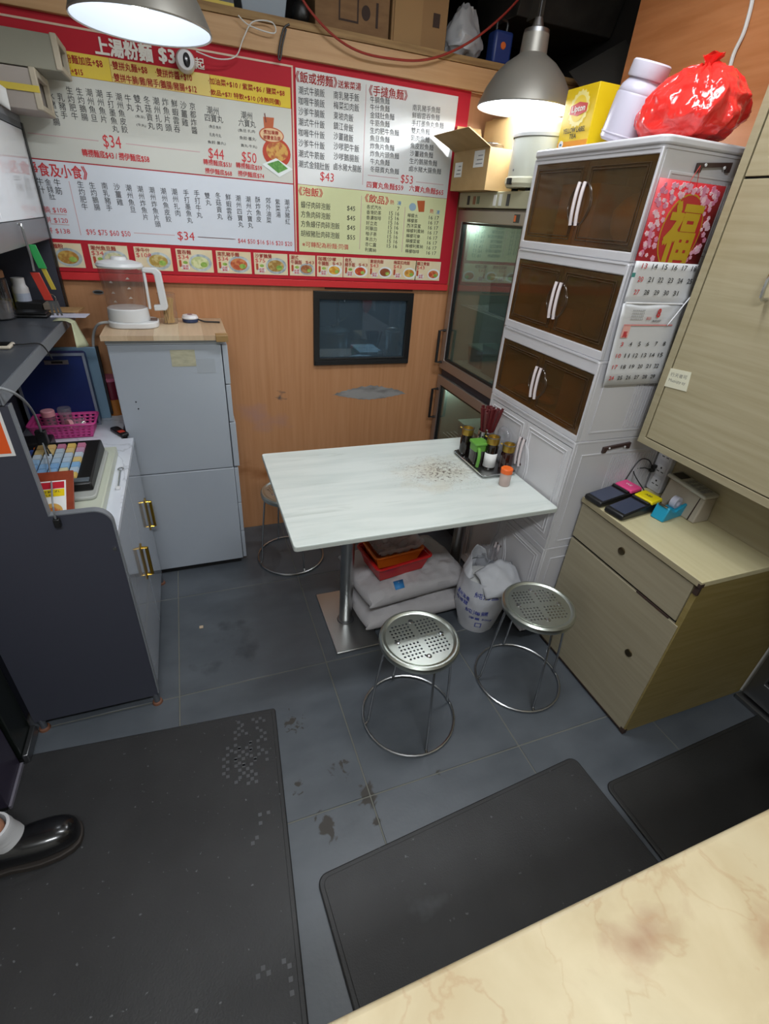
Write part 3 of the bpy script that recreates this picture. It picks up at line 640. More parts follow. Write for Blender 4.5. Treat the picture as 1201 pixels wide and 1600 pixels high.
def make_stool(label):
    t = T('metal_stool', label, 'stool')
    s = bpy.data.objects.new('seat', SEAT); COL.objects.link(s); s.parent = t; s.location = (0, 0, SZ-0.006); WM[s] = WM[t]
    md = s.modifiers.new('solid', 'SOLIDIFY'); md.thickness = 0.0015
    O('rim', M().lathe((0, 0, 0), [(0.116, SZ-0.006), (0.122, SZ-0.0045), (0.128, SZ), (0.134, SZ), (0.140, SZ-0.006), (0.1415, SZ-0.015), (0.139, SZ-0.026), (0.136, SZ-0.024), (0.1375, SZ-0.015), (0.133, SZ-0.007), (0.127, SZ-0.006), (0.120, SZ-0.0085)], 48), m_seat, t, world=False)
    for k in range(4):
        a = PI/2*k-0.06; c, s_ = math.cos(a), math.sin(a); P = lambda r, z: Vector((r*c, r*s_, z))
        O('rivet', M().lathe(P(0.083, SZ-0.006), [(0.0, 0.005), (0.008, 0.004), (0.011, 0.0), (0.0, 0.0)], 12), m_chrome, t, world=False)
        O('leg', M().tube([P(0.095, SZ-0.016), P(0.118, SZ-0.018), P(0.128, SZ-0.026), P(0.133, SZ-0.05), P(0.156, 0.16), P(0.166, 0.035), P(0.168, 0.022), P(0.176, 0.012)], 0.0048, 8, smooth=3), m_leg, t, world=False)
    O('foot_ring', M().tube([(0.178*math.cos(2*PI*i/40), 0.178*math.sin(2*PI*i/40), 0.0056) for i in range(40)], 0.0055, 8, closed=True), m_leg, t, world=False)
    O('under_ring', M().tube([(0.118*math.cos(2*PI*i/32), 0.118*math.sin(2*PI*i/32), SZ-0.026) for i in range(32)], 0.004, 6, closed=True), m_leg, t, world=False)
    return t
def copy_tree(o, parent=None):
    c = o.copy(); COL.objects.link(c)
    if parent: c.parent = parent
    WM[c] = WM[o]
    for ch in [x for x in o.children]: copy_tree(ch, c)
    return c
st0 = make_stool('perforated steel stool standing in front of the flour sacks')
st0.location = (0.608, 1.052, 0); st0.rotation_euler.z = 0.05; st0['group'] = 'perforated steel stools'
st1 = copy_tree(st0); st1.location = (1.128, 1.080, 0); st1.rotation_euler.z = -0.15; st1['label'] = 'perforated steel stool beside the tan wooden chest and the salt sack'
st2 = copy_tree(st0); st2.location = (0.366, 2.185, 0); st2.rotation_euler.z = 0.3; st2['label'] = 'steel stool tucked behind the table next to the grey cabinet'

# ------------------------------------------------------------------ tall grey cabinet with the wood board
m_grey = mat('pale grey laminate', '#a3aab4', 0.4, col2='#a9b0b9', scale=(2, 2, 2))
gc = T('grey_cabinet', 'tall pale grey two-part cabinet against the orange wood wall', 'cabinet', (-0.10, 2.35, 0))
box('lower_body', -0.318, 0.110, 2.19, 2.527, 0.03, 0.572, m_grey, gc, bevel=0.003)
box('upper_body', -0.318, 0.108, 2.19, 2.527, 0.576, 1.150, m_grey, gc, bevel=0.003)
box('plinth', -0.30, 0.10, 2.205, 2.52, 0.0, 0.03, m_blackm, gc)
box('top_rim', -0.322, 0.114, 2.186, 2.529, 1.150, 1.171, mat('grey rim', '#a9aeb3', 0.4), gc, bevel=0.004)
for z0, z1, dx in ((0.035, 0.20, 0.017), (0.204, 0.37, 0.017), (0.374, 0.568, 0.018), (0.578, 0.80, 0.026), (0.804, 0.975, 0.020), (0.979, 1.146, 0.022)):
    d_ = box('drawer', 0.112, 0.112+dx, 2.193, 2.52, z0, z1, m_grey, gc, bevel=0.002)
    box('handle_groove', 0.112+dx, 0.114+dx, 2.28, 2.44, z1-0.022, z1-0.012, m_steeld, d_)
O('hinge_cap', M().cyl((0.119, 2.30, 1.160), (0.140, 2.30, 1.160), 0.008, n=12), mat('brown cap', '#4a3424', 0.6), gc)
tg = hit(265, 547, 'y', 2.189); tg2 = hit(307, 572, 'y', 2.189)
box('tape', tg.x, tg2.x, 2.1885, 2.1899, tg2.z, tg.z, mat('yellowed tape', '#b9b59b', 0.6, col2='#a8a48c', scale=(30, 30, 90)), gc)
box('clear_tape', tg2.x, tg2.x+0.075, 2.1888, 2.1899, tg2.z-0.03, tg2.z+0.03, mat('clear tape', '#a6acb3', 0.15), gc)
for zz in (0.918, 0.888): O('screw', M().cyl((-0.255+0.004*(zz < .9), 2.1885, zz), (-0.255+0.004*(zz < .9), 2.1905, zz), 0.003, n=8), m_blackm, gc)
m_board = mat('ash board', '#b79c7c', 0.45, col2='#c4ad90', scale=(9, 3, 9), det=4)
wb = T('wooden_board', 'pale ash wooden board lying on top of the grey cabinet', 'board', (-0.097, 2.34, 1.172))
for k in range(5):
    x0 = -0.330+0.0934*k; box('plank', x0+0.0002, x0+0.0932, 2.158, 2.527, 1.172, 1.191, mat('ash plank %d' % (k % 3), ['#bfa586', '#b2977a', '#c9b498'][k % 3], 0.45, col2=['#c9b092', '#bca283', '#cfbc9f'][k % 3], scale=(60, 4, 9)), wb)
box('corner_tape', 0.09, 0.1385, 2.152, 2.20, 1.166, 1.1925, mat('brown tape', '#94764a', 0.35), wb, bevel=0.002)

# ------------------------------------------------------------------ cashier station on the left
m_navy = mat('dark slate laminate', '#3a3c48', 0.5, bump=0.04, scale=(250, 250, 250))
m_shelf = mat('grey shelf laminate', '#4d5158', 0.35)
m_band = mat('grey edging', '#73777d', 0.4)
m_gloss = mat('glossy grey door', '#a6abb4', 0.10, coat=0.5)
cs = T('cashier_counter', 'low white-topped cashier counter with glossy grey doors and a dark end panel', 'counter', (-0.5, 1.8, 0))
m_qz = mat('white quartz', '#cdd2dc', 0.25, col2='#d8dce4', scale=(3, 3, 3))
add_layer(m_qz, '#a9adb6', (2.5, 2.5, 2.5), 0.35, 0.95, det=5, dist=1.0, vein=0.012)
O('worktop', M().prism([(-0.715, 1.402), (-0.288, 1.402), (-0.288, 2.150), (-0.335, 2.150), (-0.335, 2.528), (-0.715, 2.528)], 'z', 0.755, 0.776), m_qz, cs, bevel=0.002)
box('body', -0.70, -0.306, 1.402, 2.145, 0.055, 0.754, m_grey, cs)
box('back_panel', -0.735, -0.716, 1.402, 2.528, 0.055, 1.195, m_navy, cs)
for y0, y1 in ((1.408, 1.776), (1.782, 2.140)):
    d_ = box('door', -0.304, -0.291, y0, y1, 0.06, 0.750, m_gloss, cs, bevel=0.0015)
    hy = y1-0.045
    O('handle', M().tube([(-0.291, hy-0.0, 0.36), (-0.270, hy, 0.36), (-0.270, hy, 0.49), (-0.291, hy, 0.49)], 0.0065, 8), m_gold, d_)
    O('handle_plate', M().holed('x', (hy-0.017, hy+0.017, 0.348, 0.502), (hy-0.010, hy+0.010, 0.366, 0.484), -0.2909, -0.287), m_gold, d_, bevel=0.001)
box('door_gap', -0.3055, -0.3035, 1.4, 2.145, 0.056, 0.7535, m_blackm, cs)
arc = [(-0.335+0.046*math.cos(a), 0.826+0.046*math.sin(a)) for a in [PI/2*k/8 for k in range(8, -1, -1)]]
prof = [(-0.690, 0.05), (-0.289, 0.05)]+arc[::-1]+[(-0.440, 0.872), (-0.444, 1.194), (-0.690, 1.194)]
O('end_panel', M().prism(prof, 'y', 1.380, 1.401), m_navy, cs, bevel=0.001)
path = [(-0.444, 1.194), (-0.440, 0.872)]+arc+[(-0.289, 0.06)]
bb = M()
outer = [(-0.4405, 1.194), (-0.4365, 0.8755)]+[(-0.335+0.0495*math.cos(a), 0.826+0.0495*math.sin(a)) for a in [PI/2*k/8 for k in range(8, -1, -1)]]+[(-0.2855, 0.06)]
O('edge_band', M().prism(path+outer[::-1], 'y', 1.3792, 1.4018), m_band, cs)
for fx_, fy_ in ((-0.30, 1.39), (-0.672, 1.39), (-0.30, 2.12)):
    lg = O('foot', M().cyl((fx_, fy_, 0.010), (fx_, fy_, 0.056), 0.011, n=14), m_shelf, cs); O('pad', M().lathe((fx_, fy_, 0), [(0, 0), (0.019, 0), (0.017, 0.008), (0.009, 0.011), (0, 0.011)], 16), mat('brown pad', '#6d4734', 0.6), lg)
O('bolt', M().cyl((-0.30, 1.376, 0.737), (-0.30, 1.381, 0.737), 0.006, n=12), m_chrome, cs)
og = T('orange_sticker', 'orange sticker with a white border on the dark end panel', 'sticker', (-0.56, 1.379, 1.06))
box('border', -0.66, -0.463, 1.3780, 1.3795, 1.062, 1.19, m_paper, og); box('print', -0.65, -0.470, 1.3772, 1.3780, 1.070, 1.185, mat('orange print', '#e0581c', 0.5), og)
# riser shelf above the counter
rs = T('riser_shelf', 'dark grey shelf above the cashier counter', 'shelf', (-0.58, 1.9, 1.196))
box('board', -0.735, -0.452, 1.372, 2.47, 1.1965, 1.234, m_shelf, rs, bevel=0.002)
box('front_edge', -0.4519, -0.4485, 1.372, 2.47, 1.197, 1.2335, m_band, rs)
# hutch with the white doors
hu = T('hutch_cabinet', 'dark hutch with glossy white doors above the cashier shelf', 'cabinet', (-0.6, 2.0, 1.2345))
box('far_side', -0.735, -0.476, 2.472, 2.494, 1.2345, 1.846, m_navy, hu, bevel=0.001)
box('near_side', -0.735, -0.476, 1.30, 1.322, 1.2345, 1.846, m_navy, hu, bevel=0.001)
box('back', -0.754, -0.736, 1.30, 2.494, 1.2345, 1.846, m_blackm, hu)
box('top', -0.754, -0.473, 1.30, 2.494, 1.846, 1.866, mat('grey top', '#7d8084', 0.5), hu, bevel=0.001)
box('middle_shelf', -0.735, -0.49, 1.323, 2.471, 1.495, 1.515, m_navy, hu)
box('bottom_rail', -0.489, -0.470, 1.323, 2.492, 1.490, 1.560, mat('satin rail', '#8b8f94', 0.35, 0.6), hu, bevel=0.001)
box('top_rail', -0.489, -0.470, 1.323, 2.492, 1.828, 1.8455, m_shelf, hu)
m_wd = mat('white glossy door', '#f0f3f8', 0.08, coat=0.6)
for y0, y1 in ((1.325, 1.905), (1.908, 2.470)): box('door', -0.487, -0.472, y0, y1, 1.562, 1.826, m_wd, hu, bevel=0.001)
box('end_trim', -0.4715, -0.468, 2.470, 2.494, 1.2345, 1.846, m_black, hu)

# ------------------------------------------------------------------ glass-door fridge in the corner
fr = T('display_fridge', 'stainless upright fridge with two stacked glass doors beside the menu wall', 'fridge', (1.52, 2.2, 0))
FX, FY0, FY1 = 1.305, 1.885, 2.497
O('body', M().openbox(1.346, 1.735, FY0, FY1, 0.10, 1.715, 0.03), m_alu, fr)
O('lining', M().openbox(1.350, 1.704, FY0+0.031, FY1-0.031, 0.132, 1.684, 0.004), mat('fridge lining', '#aab4ac', 0.5), fr)
box('base', 1.35, 1.72, FY0+0.02, FY1-0.02, 0.0, 0.10, m_blackm, fr)
box('top_panel', 1.300, 1.735, FY0, FY1, 1.717, 1.778, mat('beige panel', '#a9a68a', 0.5), fr, bevel=0.003)
m_fgl = glass('fridge glass', '#d3dcd7', 0.12, 0.02, haze=0.10, hazecol='#9fb0a8')
for z0, z1 in ((0.94, 1.708), (0.12, 0.900)):
    d_ = O('door', M().holed('x', (FY0, FY1, z0, z1), (FY0+0.045, FY1-0.045, z0+0.05, z1-0.05), FX, 1.345), m_alu, fr, bevel=0.003)
    O('gasket', M().holed('x', (FY0+0.0455, FY1-0.0455, z0+0.0505, z1-0.0505), (FY0+0.055, FY1-0.055, z0+0.06, z1-0.06), FX+0.006, FX+0.028), m_black, d_)
    box('pane', FX+0.014, FX+0.019, FY0+0.050, FY1-0.050, z0+0.055, z1-0.055, m_fgl, d_)
    zc = 1.06 if z0 > .5 else 0.735
    O('handle', M().tube([(FX, FY1-0.022, zc-0.085), (FX-0.034, FY1-0.022, zc-0.085), (FX-0.034, FY1-0.022, zc+0.085), (FX, FY1-0.022, zc+0.085)], 0.008, 8), m_black, d_)
box('hinge_strip', FX+0.012, 1.345, FY0+0.02, FY1-0.02, 0.903, 0.937, mat('navy strip', '#20242f', 0.5), fr)
for k, (yy, zz, hh, c_) in enumerate(((2.40, 1.728, 0.036, '#26282a'), (2.345, 1.730, 0.032, '#8d5a3c'), (2.31, 1.732, 0.03, '#5d7058'), (2.165, 1.726, 0.04, '#dfe0dc'), (2.12, 1.726, 0.042, '#cfd3cf'), (2.06, 1.726, 0.042, '#3c3f42'))):
    box('sticker', 1.2985, 1.3002, yy-0.011, yy+0.011, zz, zz+hh, mat('fridge sticker %d' % k, c_, 0.5), fr)
lg_ = box('logo_badge', 1.3035, 1.3052, 1.96, 2.00, 1.668, 1.698, mat('logo dark', '#2e3030', 0.4), fr)
box('logo_mark', 1.3028, 1.3035, 1.984, 1.998, 1.672, 1.694, mat('logo orange', '#d0642c', 0.4), lg_)
for zz in (0.55, 1.28):
    rk = M()
    for k in range(12): rk.cyl((1.37+0.026*k, FY0+0.04, zz), (1.37+0.026*k, FY1-0.04, zz), 0.0025, n=5)
    O('wire_shelf', rk, m_white, fr, kind='stuff')
for zz_, e_ in ((1.645, 1.3), (0.85, 0.9)):
    l_ = bpy.data.lights.new('fridge_light', 'POINT'); l_.energy = e_; l_.color = (0.9, 1.0, 0.95); l_.shadow_soft_size = 0.03
    o_ = bpy.data.objects.new('fridge_light', l_); COL.objects.link(o_); o_.location = (1.38, 2.42, zz_)
def tub(name, lab, cat, x0, x1, y0, y1, z0, z1, m, lid, grp=None):
    t = T(name, lab, cat, ((x0+x1)/2, (y0+y1)/2, z0), group=grp)
    O('tub', M().tray((x0, x1, y0, y1), (x0+.004, x1-.004, y0+.004, y1-.004), z0, z0+.004, z1, 0.01), m, t)
    box('lid', x0-.003, x1+.003, y0-.003, y1+.003, z1, z1+.012, lid, t, bevel=0.003)
m_gt = mat('green tub', '#3f6b5c', 0.5); m_lidw = mat('cloudy lid', '#9db0a8', 0.4)
tub('food_tub', 'large green food tub on the wire shelf of the glass fridge', 'tub', 1.40, 1.62, 1.96, 2.25, 1.284, 1.43, m_gt, m_lidw)
tub('food_tub', 'green food tub on the floor of the upper fridge compartment', 'tub', 1.40, 1.62, 1.95, 2.22, 0.987, 1.12, m_gt, m_gt)
tub('food_tub', 'red brown food tub beside the green tub in the upper fridge', 'tub', 1.42, 1.60, 2.26, 2.40, 0.987, 1.08, mat('red tub', '#7d4636', 0.5), m_lidw)
box('middle_divider', 1.355, 1.70, FY0+0.037, FY1-0.037, 0.905, 0.985, mat('fridge lining', '#aab4ac'), fr)
tub('food_tub', 'pale food tub behind the lower glass door', 'tub', 1.40, 1.60, 2.05, 2.35, 0.554, 0.66, mat('pale tub', '#8d9a98', 0.5), m_lidw)

# ------------------------------------------------------------------ white plastic drawer cabinet
m_cab = mat('white moulded plastic', '#c5c4c8', 0.36)
m_cabd = mat('white plastic door', '#cbcacd', 0.30)
m_brown = glass('smoked brown acrylic', '#d2b88c', 0.0, 0.06, haze=0.10, hazecol='#a08458')
m_brownm = mat('brown acrylic moulding', '#4c3a28', 0.18, alpha=0.75)
m_hand = mat('pinkish white handle', '#d8cdce', 0.25)
m_clip = mat('brown clip', '#3d2c29', 0.4)
CX, CX1, CY0, CY1 = 1.262, 1.715, 1.272, 1.862
wc = T('plastic_cabinet', 'tall white plastic cabinet with smoked brown doors beside the table', 'cabinet', (1.48, 1.567, 0))
def bite(y0, y1, z0, z1, side, d=0.022, r=0.012):
    """door panel outline with a curved bite on the handle side (+1: y1 side)"""
    zc = (z0+z1)/2; h = (z1-z0)*0.30; pts = []
    e = y1 if side > 0 else y0; o_ = y0 if side > 0 else y1
    pts = [(o_, z0), (e, z0)]
    pts += [(e-side*d*math.cos(a)**2, zc+h*math.sin(a)) for a in [(-PI/2+PI*k/10) for k in range(11)]]
    pts += [(e, z1), (o_, z1)]
    return pts
def tier(z0, z1, dz0, dz1, smoked, feet=False):
    O('tier_body', M().openbox(CX+0.012, CX1, CY0, CY1, z0, z1-0.004, 0.014), m_cab, wc, bevel=0.003)
    O('tier_front', M().holed('x', (CY0, CY1, z0, z1-0.004), (CY0+0.008, CY1-0.018, dz0, dz1), CX, CX+0.0118), m_cab, wc, bevel=0.003)
    O('tier_lip', M().prism(rrect(CX-0.003, CX1, CY0-0.003, CY1+0.003, 0.02, 4), 'z', z1-0.0075, z1-0.0005), m_cab, wc)
    ym = (CY0+CY1)/2-0.005
    for s, y0, y1 in ((1, CY0+0.010, ym-0.001), (-1, ym+0.001, CY1-0.020)):
        d_ = box('door', CX+0.001, CX+0.0045, y0, y1, dz0+0.002, dz1-0.002, m_brown if smoked else m_cabd, wc)
        for q, ins in enumerate((0.018, 0.026) if smoked else (0.020, 0.034)):
            pl = bite(y0+ins, y1-ins, dz0+ins, dz1-ins, s, d=0.03)
            O('moulding', M().tube([(CX-0.0002, a, b) for a, b in pl], 0.0021 if smoked else 0.003, 6, closed=True), m_brownm if smoked else m_cabd, d_)
        hy = (y1-0.012) if s > 0 else (y0+0.012); zc = (dz0+dz1)/2 if dz1 != 0.972 else 0.834; hh = 0.055
        O('handle', M().tube([(CX-0.008, hy, zc-hh-0.006), (CX-0.012, hy, zc-hh*.6), (CX-0.013, hy, zc), (CX-0.012, hy, zc+hh*.6), (CX-0.008, hy, zc+hh+0.006)], 0.0058, 10, smooth=3), m_hand, d_)
        for e in (-1, 1): O('handle_clip', M().lathe((CX+0.001, hy, zc+e*hh), [(0, 0), (0.006, 0), (0.005, 0.010), (0, 0.010)], 10, axis=(-1, 0, 0)), m_clip, d_)
    # side panel with ribs
    O('side_panel', M().holed('y', (CX+0.045, CX1-0.02, z0+0.03, z1-0.055), (CX+0.052, CX1-0.027, z0+0.037, z1-0.062), CY0-0.003, CY0), m_cab, wc, bevel=0.001)
    for k in range(22):
        xx = CX+0.20+0.0115*k
        if xx < CX1-0.035: box('rib', xx, xx+0.005, CY0-0.003, CY0, z0+0.045, z1-0.07, m_cab, wc)
    cl = O('side_clip', M().prism([(CX+0.135, z1-0.030), (CX+0.262, z1-0.018), (CX+0.262, z1-0.042), (CX+0.250, z1-0.042), (CX+0.246, z1-0.030), (CX+0.152, z1-0.040), (CX+0.149, z1-0.052), (CX+0.135, z1-0.052)][::-1], 'y', CY0-0.010, CY0-0.0005), m_clip, wc)
    for k in (0.16, 0.235): O('clip_pin', M().cyl((CX+k, CY0-0.012, z1-0.033), (CX+k, CY0-0.0095, z1-0.033), 0.004, n=8), m_white, cl)
tier(1.585, 1.872, 1.612, 1.852, True)
tier(1.292, 1.585, 1.322, 1.548, True)
tier(1.000, 1.292, 1.022, 1.243, True)
tier(0.520, 1.000, 0.562, 0.972, False)
tier(0.045, 0.520, 0.085, 0.490, False)
O('cap', M().prism(rrect(CX-0.010, CX1+0.004, CY0-0.010, CY1+0.008, 0.03, 5), 'z', 1.872, 1.894), m_cab, wc, bevel=0.006, seg=3)
for fx_, fy_ in ((CX+0.05, CY0+0.05), (CX1-0.05, CY0+0.05), (CX+0.05, CY1-0.05), (CX1-0.05, CY1-0.05)): O('foot', M().cyl((fx_, fy_, 0), (fx_, fy_, 0.046), 0.02, n=12), m_blackm, wc)
# contents glimpsed through the smoked doors
m_kraft = mat('kraft cardboard', '#a07a4c', 0.75, col2='#94703f', scale=(20, 20, 20))
tag(O('brown_carton', M().box(0, 0.18, 0, 0.20, 0, 0.16).map(lambda p: Matrix.Translation((1.40, 1.33, 1.0175)) @ Matrix.Rotation(0.25, 4, 'Z') @ p), m_kraft, bevel=0.002), 'brown carton behind the lowest smoked doors of the white cabinet', 'carton')
tag(O('tan_pouch', pillow((1.40, 1.68, 1.045), 0.16, 0.24, 0.05, 0.2, 4, n=16), mat('tan paper', '#b08c58', 0.8)), 'tan paper pouch lying behind the lowest left smoked door', 'pouch')
tag(box('tan_carton', 1.36, 1.60, 1.60, 1.80, 1.602, 1.80, mat('pale carton', '#d8c08c', 0.8), bevel=0.002), 'pale carton behind the top smoked doors of the white cabinet', 'carton')
tag(O('grey_pouch', blob((1.45, 1.42, 1.69), (0.13, 0.11, 0.085), 2.6, 0.02, 9, 2, flat=-0.084), mat('grey film', '#c3bdac', 0.4)), 'grey wrapped bundle behind the top right smoked door', 'bundle')
tag(O('dark_bundle', blob((1.45, 1.44, 1.37), (0.12, 0.10, 0.06), 2.6, 0.02, 9, 8, flat=-0.059), mat('dark red film', '#4b2824', 0.5)), 'dark red bundle behind the middle smoked doors', 'bundle')
tag(box('low_carton', 1.38, 1.58, 1.60, 1.80, 1.310, 1.40, m_kraft, bevel=0.002), 'low brown carton behind the middle smoked doors', 'carton')

# ------------------------------------------------------------------ tan chest and hutch on the right
m_tan = mat('tan oak laminate', '#a0967a', 0.5, col2='#968b6e', scale=(14, 3, 70), det=5, ramp=(0.3, 0.7))
m_tanf = mat('tan oak front', '#9a917a', 0.5, col2='#908770', scale=(14, 3, 70), det=5, ramp=(0.3, 0.7))
m_tant = mat('tan oak top', '#c4bb96', 0.4, col2='#bcb28c', scale=(30, 2.5, 30), det=5)
m_chip = mat('dark chipped edge', '#33231c', 0.8)
ch = T('wooden_chest', 'tan wooden chest with a locked drawer and door beside the white cabinet', 'chest', (1.7, 1.0, 0))
CF = 1.372
box('body', CF+0.016, 2.018, 0.735, 1.256, 0.012, 0.742, m_tan, ch)
box('plinth', CF+0.03, 2.00, 0.75, 1.25, 0.0, 0.012, m_blackm, ch)
box('side', CF+0.003, 2.018, 0.716, 0.7345, 0.014, 0.744, mat('tan oak side', '#8a7a4c', 0.5, col2='#80703f', scale=(4, 4, 60)), ch, bevel=0.001)
O('top', M().prism([(CF-0.006, 0.714), (2.018, 0.714), (2.018, 1.258), (CF-0.006, 1.258)], 'z', 0.745, 0.766), m_tant, ch, bevel=0.002)
box('top_edge', CF-0.0075, CF-0.006, 0.714, 1.258, 0.7455, 0.7655, m_tan, ch)
dr = box('drawer', CF, CF+0.0155, 0.737, 1.256, 0.585, 0.738, m_tanf, ch, bevel=0.001)
dd = box('door', CF, CF+0.0155, 0.722, 1.256, 0.016, 0.572, m_tanf, ch, bevel=0.001)
box('gap', CF+0.010, CF+0.0158, 0.736, 1.256, 0.5725, 0.5845, m_blackm, ch)
box('pull_strip', CF-0.0015, CF+0.004, 0.76, 0.90, 0.5735, 0.5795, m_chip, ch)
for par, yy, zz in ((dr, 1.015, 0.672), (dd, 0.83, 0.335)):
    lk = O('lock', M().lathe((CF, yy, zz), [(0, 0), (0.015, 0), (0.014, 0.004), (0.010, 0.005), (0, 0.0055)], 20, axis=(-1, 0, 0)), mat('antique brass', '#6b5f49', 0.35, 1.0), par)
O('chip', M().box(CF-0.002, CF+0.006, 0.7135, 0.730, 0.712, 0.742), m_chip, ch); O('chip', M().box(CF-0.0015, CF+0.014, 0.7145, 0.733, 0.006, 0.030), m_chip, ch); O('chip', M().box(CF-0.008, CF+0.010, 0.7130, 0.722, 0.744, 0.758), m_chip, ch)
box('bottom_edge', CF-0.002, CF+0.002, 0.722, 1.256, 0.012, 0.018, m_chip, ch)
hb = struct(box('hutch_backboard', 1.722, 1.7415, 0.30, 1.285, 0.7665, 2.62, m_tan))
struct(box('hutch_filler', 1.7415, 2.05, 0.30, 1.285, 0.7665, 2.62, m_tan))
uc = T('wall_cabinet', 'tan wooden wall cabinet mounted above the chest', 'cabinet', (1.6, 0.8, 1.008))
UY1 = 1.222; UX = 1.500
box('body', UX+0.018, 1.7215, 0.30, UY1-0.002, 1.010, 2.60, m_tan, uc)
O('face_frame', M().holed('x', (0.30, UY1, 1.008, 2.60), (0.33, UY1-0.026, 1.032, 2.57), UX, UX+0.0175), m_tan, uc, bevel=0.001)
box('gap', UX+0.010, UX+0.0174, 0.331, UY1-0.027, 1.033, 2.569, m_blackm, uc)
d1 = box('door', UX+0.0025, UX+0.0098, 0.335, UY1-0.0295, 1.036, 1.811, mat('tan oak door', '#a89d80', 0.48, col2='#9c9172', scale=(14, 2.5, 60), det=5), uc, bevel=0.001)
d2 = box('door', UX+0.0025, UX+0.0098, 0.335, UY1-0.0295, 1.817, 2.566, mat('tan oak door', '#9c9172'), uc, bevel=0.001)
O('handle', M().tube([(UX+0.002, 0.985, 1.53), (UX-0.025, 0.985, 1.535), (UX-0.025, 0.985, 1.60), (UX+0.002, 0.985, 1.605)], 0.005, 8, smooth=3), m_chrome, d1)
nt_ = T('sticky_note', 'small handwritten paper note on the tan wall cabinet door', 'note', (1.5, 1.15, 1.225))
qs = [hit(*p, 'x', UX+0.0012) for p in ((1047, 575), (1080, 582), (1072, 612), (1037, 603))]
O('paper', M().prism([(q.y, q.z) for q in qs], 'x', UX+0.0006, UX+0.0022), mat('note paper', '#d2cfb8', 0.85), nt_, smooth=False)
PN = lambda u, v: Vector((UX+0.0003, -u, v))
for k, s in enumerate(('行天者可', 'Muaiqty ay')):
    a = qs[0].lerp(qs[3], 0.3+0.33*k); b = qs[1].lerp(qs[2], 0.3+0.33*k); a2 = a.lerp(b, 0.12); b2 = a.lerp(b, 0.88)
    text_h(nt_, mat('pencil', '#7d7c78', 0.8), s, (-a2.y, a2.z), (-b2.y, b2.z), 0.013, PN)
# sliding door beyond the chest
dr1 = struct(O('door_1', M().holed('x', (-0.40, 0.70, 0.03, 2.1), (-0.33, 0.655, 0.13, 2.03), 2.012, 2.048), m_steeld, bevel=0.002))
box('pane', 2.028, 2.032, -0.33, 0.655, 0.13, 2.03, glass('door glass', '#8a8468', 0.04), dr1)
struct(box('trim_2', 1.985, 2.048, -0.40, 0.71, 0.0, 0.022, m_steeld, bevel=0.003))

# ------------------------------------------------------------------ pendant lamps
def pendant(x, y, z, label, power, sc=1.0):
    t = T('pendant_lamp', label, 'lamp', (x, y, z), group='aluminium pendant lamps')
    prof = [(0.180, 0.0), (0.181, 0.004), (0.174, 0.022), (0.156, 0.060), (0.128, 0.100), (0.094, 0.132), (0.062, 0.152), (0.050, 0.160), (0.047, 0.215), (0.0445, 0.215), (0.047, 0.160), (0.060, 0.150), (0.092, 0.129), (0.125, 0.097), (0.153, 0.058), (0.171, 0.021), (0.178, 0.002)]
    prof = [(r*sc, h*sc) for r, h in prof]
    O('shade', M().lathe((x, y, z), prof+[prof[0]], 48), mat('spun aluminium shade', '#86837c', 0.42, 0.55), t)
    inn = [(0.1765, 0.0035), (0.1705, 0.0212), (0.1525, 0.058), (0.1245, 0.0968), (0.0915, 0.1288), (0.0595, 0.1498), (0.045, 0.158)]
    inn = [(r*sc, h*sc) for r, h in inn]
    O('reflector', M().lathe((x, y, z-0.0006), inn, 48), mat('shade inside', '#a0a7b3', 0.4), t)
    O('socket', M().lathe((x, y, z+0.13), [(0, 0), (0.022, 0), (0.024, 0.05), (0.0, 0.05)], 18), m_white, t)
    O('neck_cap', M().lathe((x, y, z+0.215), [(0.0, -0.002), (0.047, -0.002), (0.045, 0.012), (0.022, 0.020), (0.014, 0.045), (0.0, 0.047)], 24), m_steeld, t)
    O('neck_screw', M().cyl((x+0.046, y, z+0.19), (x+0.056, y, z+0.19), 0.004, n=8), m_chrome, t)
    O('bulb', M().lathe((x, y, z+0.065), [(0, -0.03), (0.02, -0.026), (0.031, -0.008), (0.031, 0.01), (0.018, 0.045), (0.013, 0.066), (0, 0.066)], 20), mat('lit bulb', '#ffffff', 0.4, emit='#f4f8ff', estr=6.0), t)
    O('cord', M().cyl((x, y, z+0.26), (x, y, 2.749), 0.004, n=8), m_cord, t)
    l = bpy.data.lights.new('pendant_light', 'POINT'); l.energy = power; l.color = (0.95, 0.98, 1.0); l.shadow_soft_size = 0.03
    o = bpy.data.objects.new('pendant_light', l); COL.objects.link(o); o.parent = t; o.location = (0, 0, 0.022)
    return t
pendant(-0.020, 1.95, 2.048, 'grey dome pendant lamp hanging in front of the menu heading', 2.6)
pendant(1.325, 2.10, 2.046, 'grey dome pendant lamp hanging above the rice cooker', 17, 1.0)

# added panels painted dark for shade, and old ventilation parts in the upper corner
struct(box('ceiling_shade_panel', 0.0, 2.05, 2.62, 3.3, 2.62, 2.75, m_dark))  # added panel, painted dark so the loft ceiling stays black
struct(box('wall_shade_panel', 2.03, 2.05, 2.08, 3.3, 1.79, 2.75, m_dark))  # added sheet over the right wall, its dark colour imitating shade
vd = T('ventilation_duct', 'dim grey metal duct in the dark corner above the fridge', 'duct', (1.6, 2.55, 2.4))
O('duct_body', M().hexa([(1.50, 2.56, 2.44), (2.02, 2.56, 2.44), (2.02, 2.95, 2.44), (1.50, 2.95, 2.44)], [(1.50, 2.50, 2.61), (2.02, 2.50, 2.61), (2.02, 2.95, 2.61), (1.50, 2.95, 2.61)]), mat('dark duct metal', '#3d3a36', 0.6, 0.3, col2='#2a2825', scale=(9, 9, 9)), vd, bevel=0.004)  # dark grey-brown duct, mottled by noise
